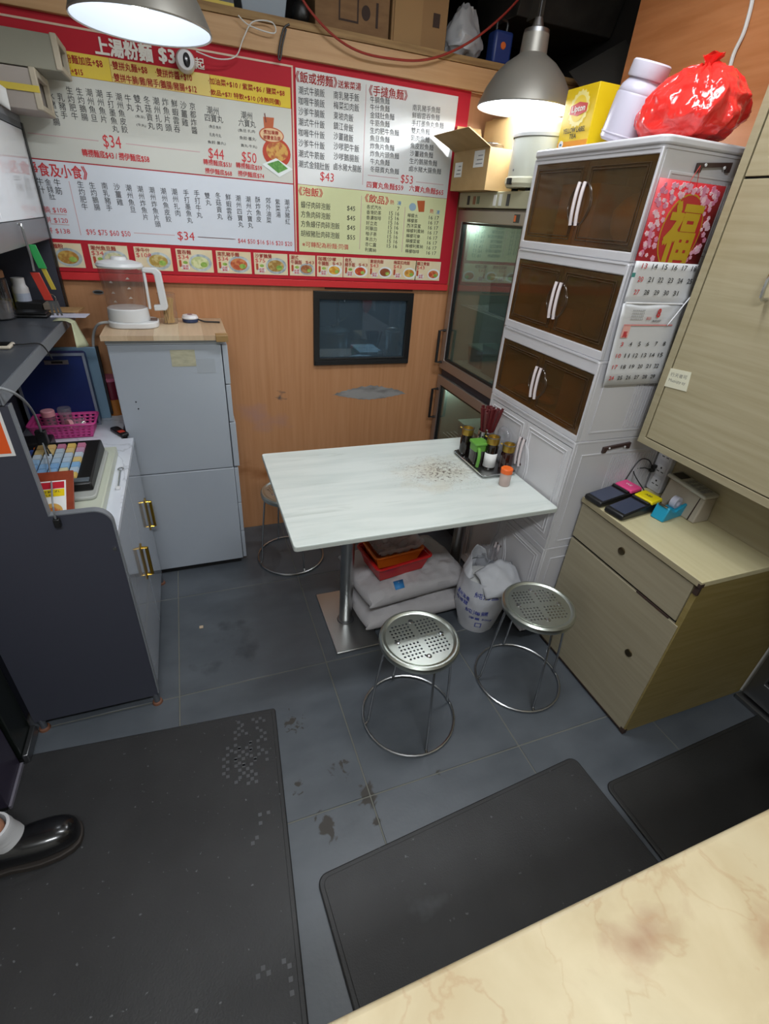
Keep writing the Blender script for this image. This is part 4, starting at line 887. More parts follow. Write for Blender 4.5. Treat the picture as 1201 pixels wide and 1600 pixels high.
O('flange', M().box(1.56, 1.59, 2.49, 2.57, 2.43, 2.615), mat('duct flange', '#55524c', 0.5, 0.4), vd)
O('deflector', M().hexa([(1.70, 2.20, 2.14), (1.98, 2.14, 2.20), (1.98, 2.15, 2.20), (1.70, 2.21, 2.14)], [(1.72, 2.40, 2.26), (1.98, 2.40, 2.40), (1.98, 2.41, 2.40), (1.72, 2.41, 2.26)]), mat('grey sheet', '#4d4b48', 0.5, 0.4), vd)

# ------------------------------------------------------------------ things on the loft
m_card = mat('old cardboard', '#7a5c3c', 0.8, col2='#6d5032', scale=(12, 12, 40)); m_cardl = mat('worn cardboard', '#8a6a45', 0.8)
LZ = 2.2605
cb = T('cardboard_box', 'printed brown cardboard box on the loft above the menu', 'box', (0.745, 2.66, LZ))
box('carton', 0.592, 0.893, 2.505, 2.82, LZ, 2.52, m_card, cb, bevel=0.003)
box('flap_seam', 0.592, 0.893, 2.5035, 2.505, 2.40, 2.404, m_chip, cb)
PB = lambda u, v: Vector((u, 2.5043, v))
for pts in ([(0.70, 2.30), (0.765, 2.29), (0.765, 2.365), (0.70, 2.375)],):
    pass
O('printed_mark', M().holed('y', (0.685, 0.765, 2.290, 2.372), (0.691, 0.759, 2.296, 2.366), 2.5040, 2.5049), m_chip, cb)
O('printed_mark', M().prism(ell(0.795, 2.325, 0.018, 0.022), 'y', 2.5040, 2.5049), m_chip, cb); O('printed_mark', M().box(0.836, 0.846, 2.5040, 2.5049, 2.288, 2.36), m_chip, cb)
cb2 = T('cardboard_box', 'smaller plain cardboard box on the loft next to the white plastic bag', 'box', (1.03, 2.66, LZ))
box('carton', 0.905, 1.150, 2.510, 2.80, LZ, 2.47, m_cardl, cb2, bevel=0.003)
box('flap', 0.915, 1.035, 2.5055, 2.510, LZ+0.004, 2.40, mat('inner flap', '#94744c', 0.8), cb2); box('label', 1.085, 1.115, 2.5085, 2.5098, 2.33, 2.372, m_chip, cb2)
tag(O('plastic_bag', blob((1.275, 2.60, LZ+0.075), (0.085, 0.075, 0.075), 2.3, 0.018, 14, 4, ridged=True, flat=-0.0745, skew=lambda p: (p.x*(1-max(0, p.z)*3), p.y*(1-max(0, p.z)*3), p.z*(1+max(0, p.z)*5))), mat('white film bag', '#a9abaf', 0.35)), 'tied white plastic bag on the loft', 'bag')
bl = T('blue_device', 'small blue plastic gadget with an orange button on the loft', 'gadget', (1.435, 2.56, LZ))
box('case', 1.388, 1.480, 2.52, 2.59, LZ, 2.375, mat('blue plastic', '#1f3675', 0.4), bl, bevel=0.012, seg=3)
O('button', M().lathe((1.432, 2.520, 2.325), [(0, 0.004), (0.012, 0.003), (0.013, 0), (0, 0)], 14, axis=(0, -1, 0)), mat('orange button', '#d7682a', 0.5), bl)
O('top_handle', M().tube([(1.41, 2.555, 2.374), (1.412, 2.555, 2.41), (1.456, 2.555, 2.41), (1.458, 2.555, 2.374)], 0.007, 8, smooth=3), m_black, bl)
tt = T('storage_tub', 'cloudy blue-grey plastic tub at the edge of the loft', 'tub', (0.41, 2.6, LZ))
O('tub', M().tray((0.305, 0.500, 2.505, 2.72), (0.312, 0.493, 2.512, 2.713), LZ, LZ+.006, 2.40, 0.02), mat('cloudy plastic', '#8b97a3', 0.35), tt, bevel=0.003)
O('crumpled_film', blob((0.40, 2.60, 2.40), (0.085, 0.085, 0.03), 2.3, 0.015, 18, 6), mat('cloudy film', '#a3adb6', 0.3), tt)
bt = T('black_tray', 'black tray with a yellow edge on the loft beside the blue-grey tub', 'tray', (0.19, 2.6, LZ))
O('pan', M().tray((0.06, 0.292, 2.500, 2.72), (0.066, 0.286, 2.506, 2.714), LZ, LZ+.004, LZ+0.04, 0.0), m_black, bt)
box('yellow_edge', 0.06, 0.292, 2.4965, 2.4995, LZ, LZ+0.010, mat('yellow tape', '#c9b23c', 0.5), bt)
tag(O('black_pouch', blob((0.545, 2.545, LZ+0.035), (0.032, 0.035, 0.035), 2.4, 0.004, 12, 2, flat=-0.0345), m_black), 'small round black pouch on the loft between the tub and the box', 'pouch')
sp = [hit(px_, py_, 'y', 2.484) for px_, py_ in ((452, 38), (443, 45), (437, 70), (435, 90), (438, 92), (441, 70), (447, 45))]
tag(O('hanging_strap', M().tube(sp, 0.0035, 6, smooth=4), m_cord), 'black wrist strap loop hanging over the wooden fascia', 'strap')
rc = [hit(px_, py_, 'y', yy) for px_, py_, yy in ((455, -40, 2.46), (478, 8, 2.46), (520, 55, 2.46), (565, 82, 2.46), (620, 93, 2.46), (660, 94, 2.46), (700, 83, 2.46), (745, 58, 2.46), (790, 20, 2.46), (830, -25, 2.46))]
tag(O('red_cable', M().tube(rc, 0.0045, 8, smooth=6), mat('red cable', '#8f2b22', 0.45)), 'dark red cable sagging in front of the loft boxes', 'cable')
wcab = [hit(px_, py_, 'y', yy) for px_, py_, yy in ((372, 24, 2.47), (390, 40, 2.47), (428, 52, 2.47), (425, 35, 2.47), (395, 34, 2.47), (380, 60, 2.47), (368, 88, 2.47), (340, 92, 2.46), (306, 80, 2.45))]
tag(O('white_cable', M().tube(wcab, 0.0022, 6, smooth=6), m_cable), 'thin white cable looping from the loft down to the small camera', 'cable')
sc_ = T('security_camera', 'small white security camera with a dark lens over the menu price', 'camera', (0.104, 2.47, 2.087))
O('shell', M().lathe((0.104, 2.514, 2.087), [(0, 0), (0.026, 0.0), (0.034, 0.012), (0.034, 0.035), (0.028, 0.052), (0, 0.056)], 28, axis=(0, -1, 0)), m_white, sc_)
O('lens_face', M().lathe((0.107, 2.461, 2.087), [(0.0, 0.0), (0.022, -0.004), (0.020, 0.004), (0.0, 0.006)], 24, axis=(0, -1, 0), sx=0.6), mat('lens black', '#17181d', 0.12), sc_)

# ------------------------------------------------------------------ on top of the fridge
ob = T('open_carton', 'open cardboard carton with lifted flaps on top of the fridge', 'box', (1.37, 2.31, 1.7785))
bx0, bx1, by0, by1, bz0, bz1 = 1.232, 1.375, 2.150, 2.470, 1.7785, 1.925
m_kr = mat('fresh cardboard', '#a88a5c', 0.75, col2='#9f8153', scale=(15, 15, 15))
O('carton', M().tray((bx0, bx1, by0, by1), (bx0+.004, bx1-.004, by0+.004, by1-.004), bz0, bz0+.004, bz1), m_kr, ob)
O('flap', M().hexa([(bx0, by0, bz1), (bx0+.004, by0, bz1), (bx0+.004, by1, bz1), (bx0, by1, bz1)], [(bx0-0.105, by0+0.01, bz1+0.052), (bx0-0.101, by0+0.01, bz1+0.055), (bx0-0.101, by1+0.02, bz1+0.055), (bx0-0.105, by1+0.02, bz1+0.052)]), m_kr, ob)
O('flap', M().hexa([(bx0+.002, by1-.004, bz1), (bx1-.002, by1-.004, bz1), (bx1-.002, by1, bz1), (bx0+.002, by1, bz1)], [(bx0+.01, by1+0.02, bz1+0.10), (bx1-.01, by1+0.02, bz1+0.10), (bx1-.01, by1+0.024, bz1+0.10), (bx0+.01, by1+0.024, bz1+0.10)]), m_kr, ob)
O('flap', M().hexa([(bx1-.004, by0, bz1), (bx1, by0, bz1), (bx1, by1, bz1), (bx1-.004, by1, bz1)], [(bx1-.006, by0+.004, bz1+0.125), (bx1-.002, by0+.004, bz1+0.125), (bx1-.002, by1-.004, bz1+0.125), (bx1-.006, by1-.004, bz1+0.125)]), m_kr, ob)
for y0, y1, z0, z1 in ((2.375, 2.445, 1.83, 1.885), (2.19, 2.275, 1.86, 1.918)):
    lb = box('shipping_label', bx0-.001, bx0-.0002, y0, y1, z0, z1, m_paper, ob)
    for k in range(3): box('print_line', bx0-.0016, bx0-.001, y0+0.010, y1-0.02-0.008*k, z0+0.010+0.014*k, z0+0.014+0.014*k, m_steeld, lb)
sb_ = T('steel_bowl', 'steel mixing bowl standing in the open carton', 'bowl', (1.312, 2.27, 1.785))
O('bowl', M().lathe((1.303, 2.29, 1.7845), [(0, 0), (0.035, 0), (0.050, 0.02), (0.056, 0.10), (0.062, 0.160), (0.064, 0.163), (0.060, 0.160), (0.052, 0.10), (0.045, 0.022), (0, 0.004)], 36), m_steel, sb_)
O('rim', M().tube([(1.303+0.063*math.cos(2*PI*k/36), 2.29+0.063*math.sin(2*PI*k/36), 1.9475) for k in range(36)], 0.0025, 6, closed=True), m_chrome, sb_)
rk_ = T('rice_cooker', 'white rice cooker on the fridge top lit by the pendant lamp', 'rice cooker', (1.392, 2.012, 1.7785))
kx, ky, kz = 1.392, 2.012, 1.7785
O('body', M().lathe((kx, ky, kz), [(0, 0.014), (0.118, 0.014), (0.122, 0.03), (0.122, 0.165), (0.119, 0.172), (0, 0.172)], 40), mat('cooker enamel', '#c8cabc', 0.35), rk_)
O('base_ring', M().lathe((kx, ky, kz), [(0, 0.010), (0.120, 0.010), (0.130, 0.024), (0.130, 0.040), (0.1225, 0.046), (0.1225, 0.012), (0, 0.012)], 40), mat('cooker cream', '#cfcdb4', 0.4), rk_)
O('lid', M().lathe((kx, ky, kz+0.172), [(0.125, 0), (0.127, 0.010), (0.110, 0.038), (0.070, 0.062), (0.03, 0.070), (0, 0.071)], 40), mat('cooker lid', '#e2e4e2', 0.3), rk_)
O('lid_knob', M().lathe((kx, ky, kz+0.243), [(0, -0.002), (0.022, -0.002), (0.024, 0.008), (0.014, 0.012), (0, 0.013)], 20), m_white, rk_)
O('switch', M().box(kx-0.138, kx-0.126, ky-0.012, ky+0.012, kz+0.018, kz+0.040), m_black, rk_, bevel=0.002)
for a in (0.6, 2.2, 3.8, 5.4): O('foot', M().cyl((kx+0.09*math.cos(a), ky+0.09*math.sin(a), kz), (kx+0.09*math.cos(a), ky+0.09*math.sin(a), kz+0.012), 0.014, n=10), m_blackm, rk_)
O('indicator', M().lathe((kx-0.121, ky, kz+0.066), [(0, 0.003), (0.004, 0.002), (0.005, -0.002), (0, -0.002)], 10, axis=(-1, 0, 0)), m_steeld, rk_)
bc = T('flat_carton', 'tall brown cardboard carton behind the rice cooker on the fridge', 'box', (1.56, 2.3, 1.7785))
box('carton', 1.385, 1.72, 2.16, 2.44, 1.7785, 2.06, mat('lit cardboard', '#b79a68', 0.75), bc, bevel=0.003)
box('packing_tape', 1.3838, 1.3849, 2.28, 2.33, 1.781, 2.058, mat('brown tape', '#94764a'), bc)

# ------------------------------------------------------------------ on top of the white cabinet
TZ = 1.8945
te = T('tea_box', 'yellow box of tea bags with a red logo on the white cabinet', 'box', (1.375, 1.775, TZ))
m_ty = mat('tea yellow', '#d9b611', 0.4, col2='#dfc01c', scale=(6, 6, 6))
tx, ty0, ty1, tz1 = 1.335, 1.690, 1.852, TZ+0.178
box('carton', tx, tx+0.085, ty0, ty1, TZ, tz1, m_ty, te, bevel=0.0015)
box('orange_base', tx-0.0004, tx, ty0+.0015, ty1-.0015, TZ+.001, TZ+0.030, mat('tea orange', '#d98b12', 0.4), te)
yc = (ty0+ty1)/2; zc = TZ+0.118
O('sun_burst', M().prism([(yc+(0.052 if k % 2 else 0.046)*math.cos(2*PI*k/36), zc+(0.052 if k % 2 else 0.046)*math.sin(2*PI*k/36)) for k in range(36)], 'x', tx-0.0006, tx), mat('tea pale', '#e8d98a', 0.4), te, smooth=False)
O('sun_disc', M().prism(ell(yc, zc, 0.036, 0.036), 'x', tx-0.0009, tx-0.0006), mat('tea gold', '#e3c433', 0.4), te, smooth=False)
O('logo_shield', M().prism([(yc-0.043, zc+0.010), (yc, zc+0.018), (yc+0.043, zc+0.010), (yc+0.043, zc-0.012), (yc, zc-0.020), (yc-0.043, zc-0.012)], 'x', tx-0.0013, tx-0.0009), mat('tea red', '#c01f1a', 0.4), te, smooth=False)
PT = lambda u, v: Vector((tx-0.0016, -u, v))
text_h(te, m_tw, 'Lipton', (-yc-0.034, zc-0.002), (-yc+0.034, zc-0.002), 0.022, PT, 0.02)
text_h(te, m_ink, 'YELLOW LABEL', (-yc-0.058, TZ+0.060), (-yc+0.058, TZ+0.060), 0.014, PT, 0.012); text_h(te, m_ink, 'TEA', (-yc-0.018, TZ+0.043), (-yc+0.018, TZ+0.043), 0.013, PT, 0.012)
O('green_seal', M().prism(ell(ty1-0.022, TZ+0.022, 0.012, 0.012, 18), 'x', tx-0.0012, tx-0.0004), m_paper, te, smooth=False)
O('seal_leaf', M().prism(ell(ty1-0.022, TZ+0.022, 0.006, 0.0035, 12), 'x', tx-0.0016, tx-0.0012), mat('seal blue', '#3c6c8e', 0.5), te, smooth=False)
jr = T('plastic_jar', 'pale lilac plastic jar leaning between the tea box and the red bag', 'jar', (1.40, 1.612, TZ+0.018), rot=(0.26, 0.05, 0))
O('jar_body', M().lathe((0, 0, 0), [(0, 0.0), (0.058, 0.0), (0.066, 0.008), (0.068, 0.118), (0.065, 0.124), (0.066, 0.128), (0.062, 0.140), (0.050, 0.155), (0.050, 0.17), (0, 0.17)], 36), mat('lilac plastic', '#b9b5c4', 0.42), jr, world=False)
O('cap', M().lathe((0, 0, 0.160), [(0, 0), (0.056, 0), (0.058, 0.004), (0.058, 0.036), (0.054, 0.040), (0, 0.040)], 36), mat('lilac cap', '#c6c2d0', 0.42), jr, world=False)
O('band', M().lathe((0, 0, 0.018), [(0.0672, 0), (0.0685, 0.003), (0.0672, 0.006)], 36), mat('lilac plastic', '#b9b5c4'), jr, world=False)
rb = T('red_bag', 'knotted shiny red plastic bag on the white cabinet', 'bag', (1.46, 1.42, TZ))
m_redp = mat('red film', '#e5332e', 0.13, coat=0.4, bump=0.45, scale=(34, 34, 15), det=2, dist=2.5, sss=0.12)
def rbs(p):
    k = max(0.0, p.z/0.105); s = 1-0.42*k*k
    return (p.x*s, p.y*s+0.01*k, p.z)
def bagpt(u, v):
    th = 2*PI*u; ph = -PI/2+PI*v; e = 2/2.6
    pw_ = lambda x, p: math.copysign(abs(x)**p, x)
    q = Vector((0.118*pw_(math.cos(ph), e)*pw_(math.cos(th), e), 0.152*pw_(math.cos(ph), e)*pw_(math.sin(th), e), 0.083*pw_(math.sin(ph), e)))
    k = max(0.0, (q.z+0.02)/0.103); top = k**1.6
    # pleats gathering toward the knot, crumples lower down
    wob = noise.noise(Vector((math.cos(th)*1.7, math.sin(th)*1.7, q.z*9)))
    pl = abs(math.sin(th*6.5+wob*2.6+q.z*9))**0.6-0.55
    cr = noise.ridged_multi_fractal(Vector((q.x*16+3, q.y*12+1, q.z*17)), 1.0, 2.1, 3, 1.0, 2.0)-1.1
    d = 0.013*pl*(0.25+top)+0.016*cr*(1-0.3*top)
    n_ = q.normalized() if q.length else Vector((0, 0, 1))
    q = q+n_*d
    s_ = 1-0.30*top
    q.x *= s_; q.y = q.y*s_-0.012*top; q.z += 0.012*top*k
    q.z = max(q.z, -0.0825)
    return Vector((1.455, 1.408, TZ+0.083))+q
bb_ = M(); nu_, nv_ = 150, 80
bb_.v = [bagpt(i/nu_, j/nv_) for j in range(nv_+1) for i in range(nu_)]
bb_.f = [(j*nu_+i, j*nu_+(i+1) % nu_, (j+1)*nu_+(i+1) % nu_, (j+1)*nu_+i) for j in range(nv_) for i in range(nu_)]
rbo = O('bag_body', bb_, m_redp, rb, ang=60)
kn = M(); nu_, nv_ = 24, 14
def knpt(u, v):
    th = 2*PI*u; r = 0.013+0.012*v**2*(1+0.35*math.sin(3*th+1))-0.006*math.sin(PI*v); return Vector((1.445+r*math.cos(th), 1.392-0.02*v+r*math.sin(th)*1.2, TZ+0.158+0.042*v+0.004*math.sin(4*th)*v))
kn.v = [knpt(i/nu_, j/nv_) for j in range(nv_+1) for i in range(nu_)]
kn.f = [(j*nu_+i, j*nu_+(i+1) % nu_, (j+1)*nu_+(i+1) % nu_, (j+1)*nu_+i) for j in range(nv_) for i in range(nu_)]+[tuple(range(nv_*nu_, (nv_+1)*nu_))]
O('knot', kn, m_redp, rb, ang=60)
pw = [hit(a, b, 'x', 1.734) for a, b in ((1128, 150), (1140, 105), (1147, 82), (1160, 55), (1168, 30), (1175, 0), (1182, -50), (1192, -110))]
tag(O('wall_cable', M().tube(pw, 0.006, 8, smooth=6), m_cable), 'white cable running up the wood wall behind the red bag', 'cable')

# ------------------------------------------------------------------ wall calendar on the side of the white cabinet
CY = CY0-0.0125
cal = T('wall_calendar', 'hanging paper calendar with red blossom picture and gold character', 'calendar', (1.40, CY, 1.21))
m_cred = mat('calendar red', '#bf2b34', 0.45)
x0, x1 = 1.268, 1.528
def wav(x, z, a=0.0): return CY-0.001-a*math.sin((x-1.268)*9+z*11)
pic = M().sheet(lambda u, v: (x0+(x1-x0)*u, CY, 1.592+0.205*v), 2, 2)
O('picture_sheet', pic, m_cred, cal, solid=0.001)
PCal = lambda u, v: Vector((u, CY-0.0024, v))
O('oval_rim', M().prism(ell(1.408, 1.672, 0.079, 0.098), 'y', CY-0.0012, CY-0.0005), mat('gold print', '#b8921e', 0.4), cal, smooth=False)
O('oval', M().prism(ell(1.408, 1.672, 0.075, 0.094), 'y', CY-0.0018, CY-0.0012), mat('oval red', '#b32a2c', 0.45), cal, smooth=False)
text_h(cal, mat('gold letter', '#b9991f', 0.4), '福', (1.350, 1.672), (1.466, 1.672), 0.150, PCal, 0.028)
m_blo = [mat('blossom %d' % k, c, 0.6) for k, c in enumerate(('#dca0b6', '#e6bfca', '#cf7f9c'))]
rn = random.Random(3)
k = 0
while k < 120:
    bx_, bz_ = rn.uniform(x0+.01, x1-.012), rn.uniform(1.60, 1.788)
    if ((bx_-1.408)/0.080)**2+((bz_-1.672)/0.098)**2 < 1 or rn.random() > 0.25+1.1*max((bz_-1.70)/0.09, abs(bx_-1.40)/0.16-.3): continue
    r_ = rn.uniform(0.005, 0.010); pts = []
    for q in range(20):
        a = 2*PI*q/20; rr = r_*(0.72+0.28*abs(math.cos(2.5*a))); pts.append((bx_+rr*math.cos(a+k), bz_+rr*math.sin(a+k)))
    zz = 0.0018+0.000004*k
    O('blossom', M().prism(pts, 'y', CY-zz-0.0003, CY-0.0006), m_blo[k % 3], cal, smooth=False); k += 1
m_page = mat('calendar page', '#d2d3d6', 0.7)
def page(name, za, zb, amp, xo=0.0):
    return O(name, M().sheet(lambda u, v: (x0+xo*(1-v)+(x1-x0-.002)*u, CY-0.004-amp*(0.5+0.5*math.sin(u*7+v*2))-0.006*(1-v)*(u**4), za+(zb-za)*v), 16, 6), m_page, cal, solid=0.0006)
p1 = page('upper_page', 1.478, 1.592, 0.0015); p2 = page('lower_page', 1.214, 1.474, 0.0012, 0.02)
O('binding_bar', M().tube([(x0+0.004, CY-0.009, 1.476), (x1-0.012, CY-0.009, 1.476)], 0.0025, 8), m_white, cal)
PP = lambda u, v: Vector((u, CY-0.0118, v))
def nums(par, rows, za, dz, xa, dx, h):
    for r_, row in enumerate(rows):
        for c_, s in enumerate(row):
            if not s: continue
            w_ = 0.010*len(s); u = xa+dx*c_+0.004*r_*(-0.0); v = za-dz*r_
            text_h(par, m_redink if c_ == 0 else m_ink, s, (u-w_/2, v), (u+w_/2, v), h, PP, 0.012)
nums(p1, (('13', '14', '15', '16', '17', '18'), ('20', '21', '22', '23', '24', '25'), ('27', '28', '29', '30', '31')), 1.580, 0.036, 1.300, 0.041, 0.014)
nums(p2, (('3', '4', '5', '6', '7', '8'), ('10', '11', '12', '13', '14', '15'), ('17', '18', '19', '20', '21', '22'), ('24', '25', '26', '27', '28', '29')), 1.352, 0.037, 1.308, 0.037, 0.013)
text_h(p2, m_redink, '8', (1.415, 1.448), (1.429, 1.448), 0.026, PP, 0.03); text_h(p2, m_ink, 'AUGUST', (1.404, 1.424), (1.440, 1.424), 0.007, PP, 0.01); text_h(p2, m_redink, '2025', (1.375, 1.432), (1.395, 1.432), 0.008, PP, 0.01)
box('red_rule', 1.292, 1.50, CY-0.0112, CY-0.0106, 1.409, 1.413, mat('rose print', '#d98a88', 0.7), p2)
O('pink_block', M().box(1.292, 1.322, CY-0.0112, CY-0.0106, 1.372, 1.408), mat('pink print', '#e0a8a0', 0.7), p2)
text_h(p2, m_redink, '馬', (1.297, 1.382), (1.315, 1.382), 0.018, PP, 0.03)
mini = M()
for r_ in range(4):
    for c_ in range(7): mini.box(1.312+0.0075*c_, 1.316+0.0075*c_, CY-0.0112, CY-0.0106, 1.428+0.0085*r_, 1.431+0.0085*r_)
O('mini_month', mini, mat('grey print', '#9a9a9c', 0.8), p2, kind='stuff')
O('red_string', M().tube([(1.375, CY-0.001, 1.786), (1.398, CY-0.002, 1.835), (1.412, CY-0.001, 1.782)], 0.001, 6), mat('red string', '#b8342e', 0.7), cal)
O('curled_corner', M().sheet(lambda u, v: (1.528-0.055*v-0.012*math.sin(u*PI/1.2), CY-0.014-0.012*math.sin(u*3.0), 1.50-0.085*v-0.004*u), 6, 10), m_page, cal, solid=0.0006)
O('teal_tab', M().box(x0-0.001, x0+0.012, CY-0.0060, CY-0.0050, 1.548, 1.560), mat('teal tab', '#3f8a86', 0.5), cal)

# ------------------------------------------------------------------ on the chest
CZ = 0.7665
def pay(x, y, rz, top, label, mark):
    t = T('payment_terminal', label, 'payment terminal', (x, y, CZ), rotz=rz, group='payment terminals')
    # local: +x toward the back (printer end), -x the screen end
    O('body', M().hexa([(-0.115, -0.041, 0.004), (0.105, -0.041, 0.0), (0.105, 0.041, 0.0), (-0.115, 0.041, 0.004)], [(-0.113, -0.040, 0.024), (0.104, -0.040, 0.046), (0.104, 0.040, 0.046), (-0.113, 0.040, 0.024)]), m_black, t, world=False, bevel=0.006, seg=3)
    sl = 0.022/0.217
    zt = lambda x_: 0.024+(x_+0.113)*sl
    O('screen', M().hexa([(-0.098, -0.034, zt(-0.098)-.001), (0.015, -0.034, zt(.015)-.001), (0.015, 0.034, zt(.015)-.001), (-0.098, 0.034, zt(-.098)-.001)], [(-0.098, -0.034, zt(-0.098)+.0008), (0.015, -0.034, zt(.015)+.0008), (0.015, 0.034, zt(.015)+.0008), (-0.098, 0.034, zt(-.098)+.0008)]), mat('dim screen', '#3c4254', 0.12), t, world=False)
    O('hinge', M().cyl((0.030, -0.036, zt(.03)+.002), (0.030, 0.036, zt(.03)+.002), 0.006, n=12), m_black, t, world=False)
    cv = O('printer_cover', M().hexa([(0.040, -0.0405, zt(.04)-.006), (0.106, -0.0405, zt(.106)-.012), (0.106, 0.0405, zt(.106)-.012), (0.040, 0.0405, zt(.04)-.006)], [(0.042, -0.038, zt(.04)+.008), (0.102, -0.038, zt(.1)+.007), (0.102, 0.038, zt(.1)+.007), (0.042, 0.038, zt(.04)+.008)]), top, t, world=False, bevel=0.004, seg=3)
    W = WM[t]
    pl = lambda u, v: W @ Vector((0.072-v, -u*-1, zt(.072-v)+.0088)) if False else W @ Vector((0.072+v, -u, zt(.072+v)+.0090))
    text_h(t, m_ink if mark == 'A80' else mat('white print', '#e8d7df', 0.6), mark, (-0.014, 0.0), (0.014, 0.0), 0.012, pl, 0.006)
    return t
m_pink = mat('pink plastic', '#d8487f', 0.4); m_yel = mat('yellow plastic', '#d9c70e', 0.4)
pay(1.472, 1.215, 0.10, m_pink, 'black payment terminal with a pink printer cover on the chest', 'WE')
pay(1.482, 1.120, 0.14, m_yel, 'black payment terminal with a yellow printer cover on the chest', 'A80')
td = T('tape_dispenser', 'turquoise tape dispenser beside the yellow payment terminal', 'tape dispenser', (1.598, 1.058, CZ), rotz=0.16)
m_teal = mat('turquoise plastic', '#1f8fb0', 0.38)
O('body', M().prism([(-0.075, 0.0), (0.070, 0.0), (0.064, 0.045), (0.030, 0.032), (-0.010, 0.030), (-0.030, 0.036), (-0.050, 0.055), (-0.060, 0.055)], 'y', -0.026, 0.026), m_teal, td, world=False, bevel=0.004, seg=2)
O('side_cheek', M().prism([(-0.012, 0.028), (0.066, 0.028), (0.062, 0.052), (0.04, 0.050)], 'y', -0.0265, -0.016), m_teal, td, world=False, bevel=0.002)
O('tape_roll', M().lathe((0.022, 0.014, 0.050), [(0.012, 0), (0.024, 0), (0.024, -0.022), (0.012, -0.022), (0.012, 0)], 24, axis=(0, 1, 0)), mat('clear tape roll', '#b6b6c4', 0.3), td, world=False)
O('cutter', M().box(-0.066, -0.058, -0.018, 0.018, 0.0545, 0.0585), m_chrome, td, world=False)
dv = T('card_printer', 'beige desktop printer with a keypad on top standing by the back board', 'printer', (1.678, 1.06, CZ), rotz=0.0)
m_beige = mat('beige plastic', '#a39a8b', 0.5)
O('housing', M().hexa([(1.640, 0.985, CZ), (1.718, 0.985, CZ), (1.718, 1.150, CZ), (1.640, 1.150, CZ)], [(1.660, 0.990, CZ+0.098), (1.718, 0.990, CZ+0.098), (1.718, 1.150, CZ+0.108), (1.660, 1.150, CZ+0.108)]), m_beige, dv, bevel=0.006, seg=3)
O('paper_slot', M().hexa([(1.6385, 1.008, CZ+0.004), (1.642, 1.008, CZ+0.004), (1.642, 1.012, CZ+0.004), (1.6385, 1.012, CZ+0.004)], [(1.6585, 1.008, CZ+0.092), (1.662, 1.008, CZ+0.092), (1.662, 1.012, CZ+0.092), (1.6585, 1.012, CZ+0.092)]), m_chip, dv)
kp = O('keypad', M().hexa([(1.642, 0.985, CZ+0.100), (1.719, 0.985, CZ+0.100), (1.719, 1.158, CZ+0.112), (1.642, 1.158, CZ+0.112)], [(1.646, 0.987, CZ+0.112), (1.717, 0.987, CZ+0.112), (1.717, 1.156, CZ+0.126), (1.646, 1.156, CZ+0.126)]), mat('pale grey case', '#b5b3a8', 0.45), dv, bevel=0.004, seg=2)
O('display', M().hexa([(1.656, 1.105, CZ+0.121), (1.706, 1.105, CZ+0.121), (1.706, 1.145, CZ+0.124), (1.656, 1.145, CZ+0.124)], [(1.656, 1.105, CZ+0.1235), (1.706, 1.105, CZ+0.1235), (1.706, 1.145, CZ+0.1265), (1.656, 1.145, CZ+0.1265)]), m_black, kp)
for i in range(4):
    for j in range(3): O('key', M().box(1.656+0.018*j, 1.669+0.018*j, 1.006+0.022*i, 1.022+0.022*i, CZ+0.112+0.0018*i, CZ+0.1165+0.0018*i), mat('grey key', '#8f8f88', 0.5), kp)
ps = T('power_strip', 'white power strip with three sockets standing beside the beige printer', 'power strip', (1.69, 1.252, CZ))
qa = (1.232, 1.284)
O('case', M().prism(rrect(1.196, 1.2655, CZ+0.0005, 0.985, 0.008, 3), 'x', 1.696, 1.7215), mat('strip white', '#c3c4cb', 0.35), ps, bevel=0.003)
for zz in (0.805, 0.862, 0.925):
    sk = O('socket', M().prism(rrect(1.206, 1.250, zz-0.021, zz+0.021, 0.004, 2), 'x', 1.6945, 1.6962), mat('strip face', '#cfd0d6', 0.35), ps)
    for yy, z2, w_, h_ in ((1.228, zz+0.010, 0.003, 0.007), (1.238, zz-0.006, 0.006, 0.003), (1.218, zz-0.006, 0.006, 0.003)): box('slot', 1.6938, 1.6946, yy-w_, yy+w_, z2-h_/2, z2+h_/2, m_blackm, sk)
O('switch_light', M().cyl((1.6955, 1.244, 0.968), (1.694, 1.244, 0.968), 0.006, n=12), mat('lilac light', '#a79fd8', 0.4), ps)
for k, (py_, pz_) in enumerate(((1.252, 0.868), (1.256, 0.850))):
    plg = T('charger_plug', ('small black plug in the power strip with its cable running to the pink terminal', 'small black plug in the power strip with its cable running to the yellow terminal')[k], 'plug', (1.69, py_, pz_), group='black plugs in the power strip')
    O('plug', M().box(1.672, 1.6935, py_-0.007, py_+0.007, pz_-0.007, pz_+0.007), m_black, plg, bevel=0.002)
    e = (1.560, 1.262, 0.80) if k == 0 else (1.575, 1.17, 0.812)
    O('cable', M().tube([(1.674, py_, pz_), (1.645, py_+0.008, pz_+0.010+0.02*(1-k)), (1.60, py_+0.012, pz_-0.004+0.03*(1-k)), e], 0.0022, 6, smooth=6), m_cord, plg)

